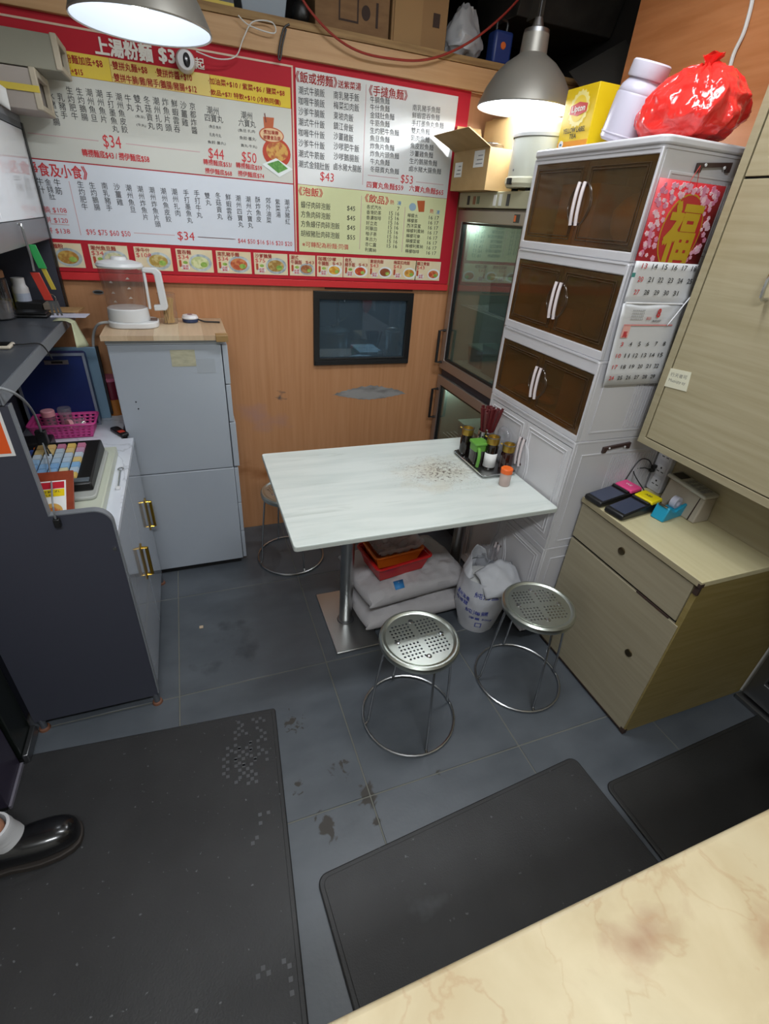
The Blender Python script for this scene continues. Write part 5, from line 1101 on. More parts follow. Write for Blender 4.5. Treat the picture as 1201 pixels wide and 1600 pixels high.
# ------------------------------------------------------------------ condiments on the table
Z = 0.7355
ct = T('condiment_tray', 'rectangular steel tray of condiments at the cabinet end of the table', 'tray', (1.15, 1.66, Z))
O('pan', M().tray((1.075, 1.240, 1.535, 1.800), (1.082, 1.233, 1.542, 1.793), Z, Z+.0025, Z+0.014, 0.006), m_steel, ct)
O('rim', M().tube([(a, b, Z+0.014) for a, b in rrect(1.073, 1.242, 1.533, 1.802, 0.018, 4)], 0.003, 6, closed=True), m_chrome, ct)
TZ2 = Z+0.0028
m_sauce = mat('dark soy bottle', '#150f0c', 0.12, coat=0.6); m_capg = mat('gold cap', '#a2853a', 0.3, 0.8)
def sauce(x, y, lab, h=0.070, r=0.026, red=False):
    t = T('sauce_bottle', lab, 'sauce bottle', (x, y, TZ2), group='sauce bottles on the tray')
    O('bottle', M().lathe((x, y, TZ2), [(0, 0), (r, 0), (r*1.02, 0.006), (r, h), (r*0.82, h+0.010), (r*0.80, h+0.014), (0, h+0.014)], 26), mat('red sauce bottle', '#2a0e0c', 0.12, coat=0.6) if red else m_sauce, t)
    O('cap', M().lathe((x, y, TZ2+h+0.012), [(0, 0), (r*0.95, 0), (r*0.98, 0.024), (r*0.90, 0.031), (r*0.80, 0.031), (r*0.72, 0.022), (0, 0.022)], 26), m_capg, t)
    O('spout_ring', M().lathe((x, y, TZ2+h+0.039), [(r*0.9, 0), (r*1.04, 0.002), (r*1.02, 0.005), (r*0.88, 0.004)], 26), m_steeld, t)
    O('spout', M().cyl((x-r*0.6, y+r*.5, TZ2+h+0.036), (x-r*1.1, y+r*.8, TZ2+h+0.040), 0.004, 0.003, n=8), m_capg, t)
    return t
sauce(1.108, 1.762, 'dark sauce bottle with gold cap at the far corner of the tray', 0.094, 0.027)
s2_ = sauce(1.158, 1.628, 'dark sauce bottle with gold cap and white label behind the orange-lidded jar', 0.102, 0.028)
O('label', M().sheet(lambda u, v: (1.158+0.0290*math.cos(PI*(0.95+0.75*u)), 1.628+0.0290*math.sin(PI*(0.95+0.75*u)), TZ2+0.010+0.064*v), 14, 1), m_paper, s2_, solid=0.0004)
sauce(1.206, 1.575, 'dark red sauce bottle with gold cap near the wall end of the tray', 0.086, 0.028, True)
gj = T('green_lid_jug', 'small dark jug with a green lid and handle on the tray', 'jug', (1.115, 1.664, TZ2))
m_gl = mat('green plastic', '#5f9a3a', 0.4)
O('jug', M().prism(rrect(1.084, 1.142, 1.636, 1.692, 0.010, 4), 'z', TZ2, TZ2+0.082), m_sauce, gj, bevel=0.003)
O('collar', M().prism(rrect(1.083, 1.143, 1.635, 1.693, 0.011, 4), 'z', TZ2+0.074, TZ2+0.102), m_gl, gj, bevel=0.002)
O('lid', M().prism(rrect(1.078, 1.148, 1.630, 1.698, 0.012, 4), 'z', TZ2+0.1025, TZ2+0.114), m_gl, gj, bevel=0.003)
O('handle', M().tube([(1.096, 1.640, TZ2+0.092), (1.090, 1.616, TZ2+0.088), (1.088, 1.608, TZ2+0.055), (1.089, 1.614, TZ2+0.016)], 0.0075, 8, smooth=4), m_gl, gj)
oj = T('toothpick_jar', 'small cloudy jar with an orange lid standing in front of the tray', 'jar', (1.140, 1.470, Z))
O('jar', M().lathe((1.140, 1.470, Z), [(0, 0), (0.021, 0), (0.023, 0.003), (0.0235, 0.054), (0.0225, 0.058), (0, 0.058)], 24), mat('cloudy jar', '#c9b3ab', 0.25, alpha=0.8), oj)
O('lid', M().lathe((1.140, 1.470, Z+0.0565), [(0, 0), (0.0245, 0), (0.025, 0.018), (0.022, 0.021), (0, 0.021)], 24), mat('orange lid', '#e5631a', 0.4), oj)
ch_ = T('chopstick_holder', 'perforated steel chopstick holder at the back of the tray', 'holder', (1.196, 1.752, TZ2))
hx, hy = 1.192, 1.742
O('can', M().lathe((hx, hy, TZ2), [(0, 0), (0.036, 0), (0.036, 0.125), (0.0345, 0.126), (0.034, 0.004), (0, 0.003)], 30), m_steel, ch_)
for zz in (0.03, 0.055, 0.08, 0.105):
    for a in range(10):
        an = 2*PI*(a+0.5*(round(zz/.025) % 2))/10; c = Vector((math.cos(an), math.sin(an), 0)); q = Vector((hx, hy, TZ2+zz))
        O('hole', M().lathe(q+c*0.0360, [(0, 0.0004), (0.0042, 0.0004), (0.0042, -0.001), (0, -0.001)], 8, axis=tuple(c)), m_blackm, ch_)
m_chop = mat('dark red chopstick', '#5c1f22', 0.35)
rn = random.Random(5)
CHOP = M().hexa([(-0.0026, -0.0026, 0), (0.0026, -0.0026, 0), (0.0026, 0.0026, 0), (-0.0026, 0.0026, 0)], [(-0.0042, -0.0042, 0.225), (0.0042, -0.0042, 0.225), (0.0042, 0.0042, 0.225), (-0.0042, 0.0042, 0.225)])
cme = None
for k in range(34):
    a = rn.uniform(0, 2*PI); rr = math.sqrt(rn.random())*0.024; tilt = rn.uniform(0.06, 0.25) if k > 8 else rn.uniform(0.0, 0.1); ta = a+rn.uniform(-.6, .6)
    o = None
    if cme is None: o = O('chopstick', CHOP, m_chop, None); cme = o.data
    else: o = bpy.data.objects.new('chopstick', cme); COL.objects.link(o)
    bx_, by_ = hx+0.35*rr*math.cos(a), hy+0.35*rr*math.sin(a)
    o.location = (bx_, by_, TZ2+0.006)
    o.rotation_euler = (Vector((math.cos(ta)*tilt, math.sin(ta)*tilt, 1)).normalized()).to_track_quat('Z', 'Y').to_euler()
    tag(o, 'dark red chopstick standing in the perforated steel holder', 'chopstick', 'chopsticks in the steel holder')
spn = T('steel_spoon', 'steel spoon handle leaning beside the green-lidded jug', 'spoon', (1.15, 1.69, TZ2+0.002))
O('handle', M().hexa([(1.149, 1.688, TZ2+.002), (1.151, 1.688, TZ2+.002), (1.151, 1.692, TZ2+.002), (1.149, 1.692, TZ2+.002)], [(1.160, 1.690, TZ2+.148), (1.163, 1.690, TZ2+.148), (1.163, 1.702, TZ2+.148), (1.160, 1.702, TZ2+.148)]), m_chrome, spn)
O('tip', M().lathe((1.1615, 1.696, TZ2+.148), [(0, -0.006), (0.006, 0), (0, 0.006)], 10), m_chrome, spn)
# clear wrapped cutlery bag behind the bottles
tag(O('clear_bag', blob((1.228, 1.660, Z+0.094), (0.018, 0.045, 0.078), 2.4, 0.010, 22, 9, nu=48, nv=32, ridged=True), glass('clear film', '#f0f0f2', 0.06, 0.08, haze=0.16, hazecol='#d0d0d4')), 'crumpled clear plastic bag propped behind the sauce bottles', 'bag')

# ------------------------------------------------------------------ under the table
m_sack = mat('woven white sack', '#aaa7a9', 0.7, bump=0.25, scale=(220, 220, 220), det=1)
sk1 = T('flour_sack', 'lower grey-white woven sack lying under the table', 'sack', (0.84, 1.64, 0.0125))
o = O('sack_body', pillow((0.828, 1.645, 0.078), 0.565, 0.36, 0.125, 0.05, 2, n=48, wr=0.010), m_sack, sk1); weld(o)
sk2 = T('flour_sack', 'upper grey-white woven sack carrying the red basket under the table', 'sack', (0.82, 1.67, 0.16))
o = O('sack_body', pillow((0.822, 1.680, 0.200), 0.55, 0.40, 0.115, 0.10, 6, n=48, wr=0.011), m_sack, sk2); weld(o)
from mathutils.bvhtree import BVHTree
bt_ = BVHTree.FromPolygons([WM[o] @ v.co for v in o.data.vertices], [tuple(p.vertices) for p in o.data.polygons])
def on_sack(px, py):
    q = hit(px, py, 'z', 0.2); d = (q-CAM).normalized(); r_ = bt_.ray_cast(CAM, d); return r_[0]-d*0.003 if r_[0] else q
qa_ = [on_sack(*p) for p in ((614, 909), (629, 905), (632, 918), (618, 922))]
O('blue_mark', M().add(qa_, [(0, 1, 2, 3)]), mat('blue print mark', '#2f7dbb', 0.6), sk2, solid=0.0015)
bk = T('red_basket', 'red plastic basket standing on the upper flour sack', 'basket', (0.752, 1.648, 0.258), rotz=0.16)
m_rb = mat('red plastic', '#b3191c', 0.35)
O('tub', M().tray((-0.135, 0.135, -0.10, 0.10), (-0.129, 0.129, -0.094, 0.094), 0.0, 0.004, 0.085, 0.022), m_rb, bk, world=False, bevel=0.002)
O('rim', M().tube([(a, b, 0.085) for a, b in rrect(-0.142, 0.142, -0.107, 0.107, 0.02, 4)], 0.006, 8, closed=True), m_rb, bk, world=False)
ok = T('orange_basket', 'orange plastic basket nested in the red basket with a film liner', 'basket', (0.744, 1.660, 0.300), rotz=0.10)
m_ob = mat('orange plastic', '#d96a1d', 0.38)
O('tub', M().tray((-0.118, 0.118, -0.084, 0.084), (-0.113, 0.113, -0.079, 0.079), 0.0, 0.004, 0.075, 0.020), m_ob, ok, world=False, bevel=0.002)
O('rim', M().tube([(a, b, 0.075) for a, b in rrect(-0.122, 0.122, -0.088, 0.088, 0.02, 4)], 0.005, 8, closed=True), m_ob, ok, world=False)
def film(u, v):
    a = u*2-1; b = v*2-1; e = max(abs(a), abs(b)); nz = noise.fractal(Vector((a*4, b*4, 2.3)), 1, 2, 3)
    return (a*0.120, b*0.088, 0.052+0.058*e**4+0.014*nz*(1 if e < .9 else .6))
O('liner_film', M().sheet(film, 28, 28), glass('liner film', '#e2dfe0', 0.06, 0.15, haze=0.5, hazecol='#c9c0c0'), ok, world=False)
pk = T('pink_box', 'pink plastic box standing behind the baskets under the table', 'box', (0.91, 1.90, 0.0))
box('case', 0.86, 0.97, 1.905, 1.985, 0.0, 0.335, mat('magenta plastic', '#b0305e', 0.4), pk, bevel=0.006); box('lid', 0.855, 0.975, 1.90, 1.99, 0.3355, 0.352, mat('magenta plastic', '#b0305e'), pk, bevel=0.004)
bu = T('salt_sack', 'open white salt sack with blue Chinese print standing on the floor', 'sack', (1.135, 1.43, 0))
m_salt = mat('white salt sack', '#c2c4ca', 0.55, bump=0.12, scale=(160, 160, 160), det=1)
bcx, bcy = 1.125, 1.44
def saltp(u, v):
    a = 2*PI*u; h = v*0.30
    r = 0.086+0.030*min(1, v*2.2)-0.012*max(0, v-0.7)/0.3
    nz = noise.fractal(Vector((math.cos(a)*2, math.sin(a)*2, v*4)), 1, 2, 3)
    r += 0.008*nz*(0.3+v)
    return Vector((bcx+r*math.cos(a), bcy+r*math.sin(a), h))
O('sack_body', M().sheet(saltp, 48, 20).add([saltp(k/48, 0) for k in range(48)], [tuple(range(47, -1, -1))]), m_salt, bu)
# standing back lip, folded front flap
def lip(u, v):
    a = 0.9+2.5*u; q = saltp(a/(2*PI), 1.0); hh = 0.125*math.sin(PI*min(1, max(0, u*1.02)))**0.7*(1-0.25*u)
    nz = noise.fractal(Vector((u*5, v*3, 4)), 1, 2, 3)
    return (q.x+(bcx-q.x)*0.28*v+0.01*nz*v, q.y+(bcy-q.y)*0.28*v, q.z+hh*v+0.012*nz*v)
O('back_lip', M().sheet(lip, 30, 8), m_salt, bu, solid=0.0012)
def flap(u, v):
    nz = noise.fractal(Vector((u*4+3, v*4, 1)), 1, 2, 3)
    return (bcx-0.075+0.19*u+0.015*v, bcy-0.02-0.100*v-0.03*math.sin(u*PI)*v, 0.325-0.075*v*v+0.045*math.sin(u*2.6)*(1-0.4*v)+0.010*nz)
O('front_flap', M().sheet(flap, 20, 14), m_salt, bu, solid=0.0012)
O('salt_fill', M().lathe((bcx, bcy, 0.27), [(0, 0.02), (0.06, 0.012), (0.098, -0.01), (0, -0.02)], 28), m_paper, bu)
m_bluep = mat('blue sack print', '#4650a0', 0.7)
def PS(u, v):   # wrapped around the sack; u = arc angle, v = height
    q = saltp(((u) % (2*PI))/(2*PI), v/0.30); d = Vector((q.x-bcx, q.y-bcy, 0)).normalized(); return q+d*0.0012
text_h(bu, m_bluep, '純海鹽', (-2.45, 0.245), (-1.45, 0.240), 0.030, PS, 0.01)
text_h(bu, m_bluep, '純海鹽', (-2.7, 0.150), (-1.75, 0.145), 0.026, PS, 0.01); text_h(bu, m_bluep, '淨重 50kg', (-2.5, 0.105), (-1.5, 0.10), 0.018, PS, 0.01)
text_h(bu, m_bluep, '潮州海產', (-3.3, 0.215), (-2.6, 0.205), 0.026, PS, 0.01); text_h(bu, m_bluep, '純海鹽', (-3.3, 0.185), (-2.65, 0.178), 0.020, PS, 0.01)
O('printed_stamp', M().holed('z', (-2.2, -1.9, 0.045, 0.075), (-2.16, -1.94, 0.049, 0.071), 0, 0.0005).map(lambda p: PS(p.x, p.y)+Vector((0, -p.z, 0))), m_bluep, bu)
tag(O('clear_bag', blob((1.185, 1.545, 0.30), (0.055, 0.05, 0.06), 2.2, 0.014, 20, 12, nu=48, nv=32, ridged=True), glass('clear film', '#d9d8dc')), 'crumpled clear plastic bag tucked behind the salt sack', 'bag')

# ------------------------------------------------------------------ on the wood board
KZ = 1.1915
kt = T('electric_kettle', 'white and glass electric kettle on the ash board', 'kettle', (-0.225, 2.36, KZ))
m_kw = mat('kettle white', '#d0d2d3', 0.3)
kx, ky = -0.228, 2.355
O('power_base', M().prism(rrect(kx-0.085, kx+0.105, ky-0.080, ky+0.080, 0.06, 6), 'z', KZ, KZ+0.024), m_kw, kt, bevel=0.005, seg=3)
O('display', M().box(kx+0.070, kx+0.100, ky-0.03, ky+0.03, KZ+0.0235, KZ+0.0252), mat('kettle display', '#4e545c', 0.2), kt)
O('heater_ring', M().lathe((kx-0.005, ky, KZ+0.0245), [(0, 0), (0.078, 0), (0.079, 0.008), (0.076, 0.045), (0.072, 0.048), (0, 0.048)], 36), m_kw, kt)
m_kg = glass('kettle glass', '#f4f0ee', 0.02, 0.02, haze=0.08, hazecol='#c9bdb4')
O('glass_jug', M().lathe((kx-0.005, ky, KZ+0.073), [(0.072, 0), (0.074, 0.01), (0.080, 0.12), (0.081, 0.150)], 40), m_kg, kt)
O('lid', M().lathe((kx-0.005, ky, KZ+0.222), [(0, -0.004), (0.083, -0.002), (0.086, 0.004), (0.080, 0.014), (0.050, 0.022), (0.030, 0.024), (0.026, 0.034), (0, 0.036)], 40), m_kw, kt)
O('handle', M().prism([(kx+0.070, KZ+0.222), (kx+0.125, KZ+0.222), (kx+0.142, KZ+0.205), (kx+0.150, KZ+0.075), (kx+0.140, KZ+0.062), (kx+0.095, KZ+0.060), (kx+0.095, KZ+0.082), (kx+0.120, KZ+0.084), (kx+0.114, KZ+0.196), (kx+0.108, KZ+0.202), (kx+0.072, KZ+0.204)], 'y', ky-0.015, ky+0.015), m_kw, kt, bevel=0.006, seg=3)
O('spine', M().box(kx+0.0735, kx+0.084, ky-0.012, ky+0.012, KZ+0.066, KZ+0.222), m_kw, kt, bevel=0.003)
for k, (a, zz) in enumerate(((-1.25, 0.185), (-1.25, 0.15), (-1.25, 0.115), (-2.0, 0.17), (-2.0, 0.132), (-2.0, 0.10))):
    c = Vector((math.cos(a), math.sin(a), 0)); t_ = Vector((-c.y, c.x, 0)); b_ = Vector((kx-0.005, ky, KZ+zz))+c*(0.0745+0.06*(zz-.07)+0.002)
    O('level_mark', M().add([b_-t_*0.008, b_+t_*0.008, b_+Vector((0, 0, 0.008))], [(0, 1, 2)]), mat('level print', '#a39a92', 0.6), kt)
cw = [(-0.305, 2.36, KZ+0.012), (-0.345, 2.37, KZ+0.006), (-0.375, 2.41, 1.172), (-0.400, 2.45, 1.12), (-0.412, 2.46, 1.05), (-0.42, 2.47, 0.95), (-0.42, 2.48, 0.80)]
O('power_cord', M().tube(cw, 0.0055, 8, smooth=6), m_cable, kt)
tp = T('stirrer_jar', 'clear jar of bamboo sticks between the kettle and the puck', 'jar', (-0.085, 2.41, KZ))
jx, jy = -0.082, 2.405
O('glass', M().lathe((jx, jy, KZ), [(0.0, 0.001), (0.032, 0.001), (0.034, 0.006), (0.035, 0.12)], 28), glass('jar glass', '#f6f3ee', 0.02, 0.03, haze=0.04), tp)
O('rim', M().tube([(jx+0.035*math.cos(2*PI*k/28), jy+0.035*math.sin(2*PI*k/28), KZ+0.12) for k in range(28)], 0.0015, 6, closed=True), glass('jar glass', '#e0d8cc'), tp)
m_bam = mat('bamboo', '#c3a063', 0.6); rn = random.Random(9); sme = None
for k in range(44):
    a = rn.uniform(0, 2*PI); r1 = math.sqrt(rn.random())*0.022; a2 = a+rn.uniform(-1.4, 1.4); r2 = math.sqrt(rn.random())*0.026
    p0 = Vector((jx+r1*math.cos(a), jy+r1*math.sin(a), KZ+0.003)); p1_ = Vector((jx+r2*math.cos(a2), jy+r2*math.sin(a2), KZ+0.10))
    if sme is None: o = O('bamboo_stick', M().cyl((0, 0, 0), (0, 0, 0.100), 0.0022, n=6), m_bam); sme = o.data
    else: o = bpy.data.objects.new('bamboo_stick', sme); COL.objects.link(o)
    o.location = p0; o.rotation_euler = (p1_-p0).to_track_quat('Z', 'Y').to_euler()
    tag(o, 'thin bamboo stick standing in the clear jar', 'stick', 'bamboo sticks in the jar')
pu = T('pager_puck', 'round white and navy puck with a black strap on the ash board', 'gadget', (0.012, 2.43, KZ))
O('base', M().lathe((0.002, 2.435, KZ), [(0, 0), (0.030, 0), (0.033, 0.004), (0.033, 0.016), (0, 0.016)], 28), mat('navy plastic', '#2c3a5c', 0.4), pu)
O('top', M().lathe((0.002, 2.435, KZ+0.0155), [(0.034, 0), (0.035, 0.004), (0.030, 0.014), (0.016, 0.017), (0, 0.017)], 28), m_white, pu)
O('button', M().lathe((0.002, 2.43, KZ+0.032), [(0, 0.002), (0.011, 0.0015), (0.012, -0.001), (0, -0.001)], 16), mat('maroon button', '#7c3b46', 0.5), pu)
O('strap', M().tube([(0.034, 2.43, KZ+0.012), (0.06, 2.42, KZ+0.005), (0.10, 2.415, KZ+0.004), (0.125, 2.41, KZ+0.004)], 0.0035, 8, smooth=4), m_cord, pu)

# ------------------------------------------------------------------ on the cashier counter
WZ = 0.7765
bi = T('box_file', 'navy blue box file standing against the wall on the white counter', 'file', (-0.54, 2.39, WZ))
nav = mat('navy file', '#172a63', 0.4)
O('cover', M().prism(rrect(-0.690, -0.430, WZ, 1.085, 0.012, 3), 'y', 2.330, 2.385), nav, bi, bevel=0.002)
O('edge_trim', M().holed('y', (-0.693, -0.427, WZ, 1.088), (-0.683, -0.437, WZ+0.008, 1.078), 2.326, 2.331), mat('file trim', '#7d8696', 0.5), bi)
O('clip_plate', M().box(-0.575, -0.490, 2.322, 2.3295, 1.045, 1.062), m_steel, bi, bevel=0.001)
O('clip_lever', M().box(-0.550, -0.510, 2.318, 2.3218, 1.050, 1.058), m_black, bi)
fo = T('blue_folder', 'pale blue folder standing behind the navy box file', 'folder', (-0.50, 2.44, WZ))
O('cover', M().prism([(-0.66, WZ), (-0.395, WZ), (-0.388, 1.092), (-0.66, 1.092)], 'y', 2.405, 2.422), mat('pale blue', '#7391a8', 0.5), fo, bevel=0.002)
O('spine', M().box(-0.394, -0.384, 2.404, 2.424, WZ+0.02, 1.095), m_black, fo)
pb = T('pink_basket', 'pink perforated plastic basket on the white counter', 'basket', (-0.54, 2.24, WZ))
m_pk = mat('hot pink plastic', '#c23f86', 0.4)
B0 = (-0.645, -0.445, 2.190, 2.300); B1 = (-0.662, -0.428, 2.175, 2.315); bh = 0.062
def wallp(pa, pb_, pc, pd):
    nu, nv = 21, 9; mb = M(); pts = lambda i, j: Vector(pa).lerp(Vector(pb_), i/nu).lerp(Vector(pd).lerp(Vector(pc), i/nu), j/nv)
    mb.v = [pts(i, j) for j in range(nv+1) for i in range(nu+1)]
    mb.f = [(j*(nu+1)+i, j*(nu+1)+i+1, (j+1)*(nu+1)+i+1, (j+1)*(nu+1)+i) for j in range(nv) for i in range(nu) if not (i % 2 == 1 and j % 2 == 1)]
    return mb
b4 = [(B0[0], B0[2], WZ+.001), (B0[1], B0[2], WZ+.001), (B0[1], B0[3], WZ+.001), (B0[0], B0[3], WZ+.001)]
t4 = [(B1[0], B1[2], WZ+bh), (B1[1], B1[2], WZ+bh), (B1[1], B1[3], WZ+bh), (B1[0], B1[3], WZ+bh)]
for k in range(4): O('lattice_wall', wallp(b4[k], b4[(k+1) % 4], t4[(k+1) % 4], t4[k]), m_pk, pb, solid=0.0025)
box('bottom', B0[0], B0[1], B0[2], B0[3], WZ, WZ+0.003, m_pk, pb)
O('rim', M().tube([(a, b, WZ+bh) for a, b in rrect(B1[0]-.003, B1[1]+.003, B1[2]-.003, B1[3]+.003, 0.012, 3)], 0.004, 8, closed=True), m_pk, pb)
m_pl = mat('pink lid', '#dd9aa4', 0.4); m_cj = glass('small jar glass', '#f4eef2', 0.04, 0.03, haze=0.08)
for k, (x_, y_, h_, lab) in enumerate(((-0.600, 2.262, 0.072, 'small clear bottle with a pink lid in the pink basket'), (-0.540, 2.268, 0.078, 'small clear bottle with a clear lid in the pink basket'))):
    t = T('small_bottle', lab, 'bottle', (x_, y_, WZ+.004))
    O('bottle', M().lathe((x_, y_, WZ+.004), [(0, 0), (0.022, 0), (0.024, 0.004), (0.024, h_), (0.020, h_+.004)], 22), m_cj, t)
    O('lid', M().lathe((x_, y_, WZ+.004+h_), [(0, 0), (0.0255, 0), (0.0255, 0.020), (0.023, 0.023), (0, 0.023)], 22), m_pl if k == 0 else m_cj, t)
t = T('small_bottle', 'small bottle lying down with its pink lid facing out of the pink basket', 'bottle', (-0.530, 2.225, WZ+0.03))
O('bottle', M().lathe((-0.520, 2.250, WZ+0.035), [(0, 0), (0.022, 0), (0.023, 0.05), (0, 0.052)], 20, axis=(0.9, 0.2, 0.1)), m_cj, t); O('lid', M().lathe((-0.524, 2.249, WZ+0.035), [(0, 0), (0.0235, 0), (0.024, 0.016), (0, 0.018)], 20, axis=(-0.8, -0.6, 0.15)), m_pl, t)
pc = T('pink_tub_stack', 'maroon and amber lidded tub in the gap behind the grey cabinet', 'tub', (-0.365, 2.44, WZ))
O('amber_tub', M().lathe((-0.378, 2.465, WZ), [(0, 0), (0.036, 0), (0.041, 0.075), (0, 0.075)], 24), mat('amber plastic', '#a5672c', 0.3), pc)
O('maroon_tub', M().lathe((-0.378, 2.465, WZ+0.075), [(0, 0), (0.036, 0), (0.042, 0.085), (0, 0.085)], 24), mat('maroon plastic', '#6a2030', 0.3), pc)
O('pink_lid', M().lathe((-0.378, 2.465, WZ+0.160), [(0, 0), (0.046, 0), (0.047, 0.010), (0.043, 0.014), (0, 0.014)], 24), mat('rose lid', '#b4607c', 0.4), pc)
rmt = T('black_remote', 'small black remote with a red strip beside the grey cabinet', 'remote', (-0.345, 2.21, WZ), rotz=-1.05)
O('case', M().prism(rrect(-0.055, 0.055, -0.018, 0.018, 0.012, 4), 'z', 0.0, 0.014), m_black, rmt, world=False, bevel=0.003); O('red_strip', M().box(0.005, 0.03, -0.012, 0.012, 0.0138, 0.0148), mat('red strip', '#b5392b', 0.5), rmt, world=False)
# till: pale drawer, grey base and coloured keyboard
ti = T('cash_till', 'pale cash drawer lying on the white counter under the keyboard', 'till', (-0.42, 1.72, WZ))
box('drawer_box', -0.60, -0.332, 1.445, 1.985, WZ, WZ+0.036, mat('ivory plastic', '#bfc4b4', 0.4), ti, bevel=0.004)
O('grey_base', M().prism(rrect(-0.58, -0.352, 1.56, 1.93, 0.02, 4), 'z', WZ+0.0362, WZ+0.050), mat('till grey', '#a6a9a4', 0.4), ti, bevel=0.004)
kb = T('order_keyboard', 'black order keyboard with rows of pastel keys on the till', 'keyboard', (-0.455, 1.79, WZ+0.0505))
kz0 = WZ+0.0505
O('case', M().hexa([(-0.575, 1.600, kz0), (-0.362, 1.600, kz0), (-0.362, 1.925, kz0), (-0.575, 1.925, kz0)], [(-0.572, 1.605, kz0+0.028), (-0.366, 1.605, kz0+0.028), (-0.366, 1.920, kz0+0.046), (-0.572, 1.920, kz0+0.046)]), m_black, kb, bevel=0.005, seg=2)
zt = lambda y: kz0+0.028+(y-1.605)*0.018/0.315
KC = [['#cfae74', '#cfae74', '#b9738f', '#d0b060', '#b9738f'], ['#c9b078', '#c9b078', '#a9b7c4', '#c9b078', '#b58ca6'], ['#b4c0cc', '#b4c0cc', '#a9bac8', '#aebccb', '#b3bfcd'], ['#8fb0cf', '#a9bccd', '#9db6cd', '#a9bccd', '#cdb478'], ['#7da6cf', '#85abd0', '#7da6cf', '#8ab0d0', '#7fa8cf'], ['#85abd0', '#7da6cf', '#85abd0', '#c9c3a0', '#a9bccd'], ['#c8bb96', '#c8bb96', '#c2b690', '#c8b070', '#d0b060']]
for i, row in enumerate(KC):
    for j, c_ in enumerate(row):
        xa = -0.560+0.031*j; ya = 1.885-0.036*i
        O('key', M().hexa([(xa, ya-0.033, zt(ya-.033)-.001), (xa+0.026, ya-0.033, zt(ya-.033)-.001), (xa+0.026, ya, zt(ya)-.001), (xa, ya, zt(ya)-.001)], [(xa+.002, ya-0.0315, zt(ya-.033)+.008), (xa+0.024, ya-0.0315, zt(ya-.033)+.008), (xa+0.024, ya-.002, zt(ya)+.008), (xa+.002, ya-.002, zt(ya)+.008)]), mat('key '+c_, c_, 0.5), kb)
O('front_lip', M().box(-0.52, -0.372, 1.612, 1.632, kz0+0.029, kz0+0.034), mat('dim steel lip', '#8c97a3', 0.3, 0.6), kb)
# menu holders leaning behind the end panel
m_mah = mat('mahogany', '#8c3d24', 0.4, col2='#7c3119', scale=(40, 6, 40))
mh = T('menu_stand', 'mahogany framed menu card leaning by the end panel', 'menu', (-0.46, 1.47, WZ+0.037))
def tilt(p): # local card plane -> world
    o = Vector((-0.545, 1.425, WZ+0.040)); ex = Vector((0.150, 0.0, 0.0)).normalized(); ey = Vector((0, 0.80, 0.60)).normalized(); n = ex.cross(ey)
    return o+ex*p.x+ey*p.y+n*p.z
O('frame', M().box(0, 0.152, 0, 0.172, 0, 0.006).map(tilt), m_mah, mh, bevel=0.001)
cdm = O('card', M().box(0.008, 0.132, 0.006, 0.140, 0.0062, 0.0072).map(tilt), m_paper, mh)
O('card_header', M().box(0.012, 0.128, 0.114, 0.136, 0.0073, 0.0078).map(tilt), m_mred, cdm); O('card_strip', M().box(0.012, 0.128, 0.088, 0.112, 0.0073, 0.0078).map(tilt), m_myel, cdm)
O('card_bowl', M().prism(ell(0.095, 0.040, 0.028, 0.026), 'z', 0.0073, 0.0078).map(tilt), mat('printed noodle', '#c89a4a'), cdm)
text_h(cdm, m_ink, '潮州四寶丸', (0.030, 0.104), (0.118, 0.104), 0.008, lambda u, v: tilt(Vector((u, v, 0.0084)))); text_h(cdm, m_ink, '手打墨魚丸麵', (0.016, 0.093), (0.100, 0.093), 0.007, lambda u, v: tilt(Vector((u, v, 0.0084))))
text_v(cdm, m_ink, '潮州魚旦', (0.04, 0.078), (0.04, 0.03), lambda u, v: tilt(Vector((u, v, 0.0080))))
mh2 = T('menu_stand', 'second mahogany menu board tucked against the station back', 'menu', (-0.60, 1.60, WZ))
O('board', M().hexa([(-0.640, 1.46, WZ), (-0.605, 1.46, WZ), (-0.605, 1.80, WZ), (-0.640, 1.80, WZ)], [(-0.590, 1.46, WZ+0.10), (-0.560, 1.46, WZ+0.10), (-0.580, 1.80, WZ+0.10), (-0.610, 1.80, WZ+0.10)]).map(lambda p: p+Vector((-0.03, 0, 0))), m_mah, mh2, bevel=0.001)
O('grain_line', M().box(-0.632, -0.628, 1.47, 1.79, WZ+0.1005, WZ+0.102), mat('orange grain', '#b35a2a', 0.4), mh2)
# adapters, cables and odd items in the corner
ad = T('cable_adapter', 'black power adapter with pale plugs in the corner of the counter', 'adapter', (-0.63, 2.06, WZ))
box('brick', -0.675, -0.560, 2.02, 2.11, WZ, WZ+0.055, m_black, ad, bevel=0.006); box('pale_plug', -0.600, -0.585, 2.005, 2.0195, WZ+0.01, WZ+0.045, mat('cream plug', '#b9b48e', 0.5), ad); box('pale_plug', -0.655, -0.640, 2.005, 2.0195, WZ+0.004, WZ+0.03, mat('cream plug', '#b9b48e'), ad); box('blue_plug', -0.628, -0.612, 2.006, 2.0195, WZ+0.006, WZ+0.03, mat('blue plug', '#3f57a0', 0.4), ad)
cab = [hit(px_, py_, 'y', yy) for px_, py_, yy in ((-30, 604, 1.37), (3, 607, 1.37), (28, 618, 1.40), (48, 638, 1.55), (60, 662, 1.75), (64, 675, 1.85))]
hub = T('usb_cable', 'grey cable hanging from the dark shelf over the end panel with a black hub', 'cable', (-0.44, 1.5, WZ))
O('upper_run', M().tube(cab, 0.0035, 8, smooth=5), mat('grey cable', '#85888c', 0.5), hub)
hb_ = Vector(cab[-1])
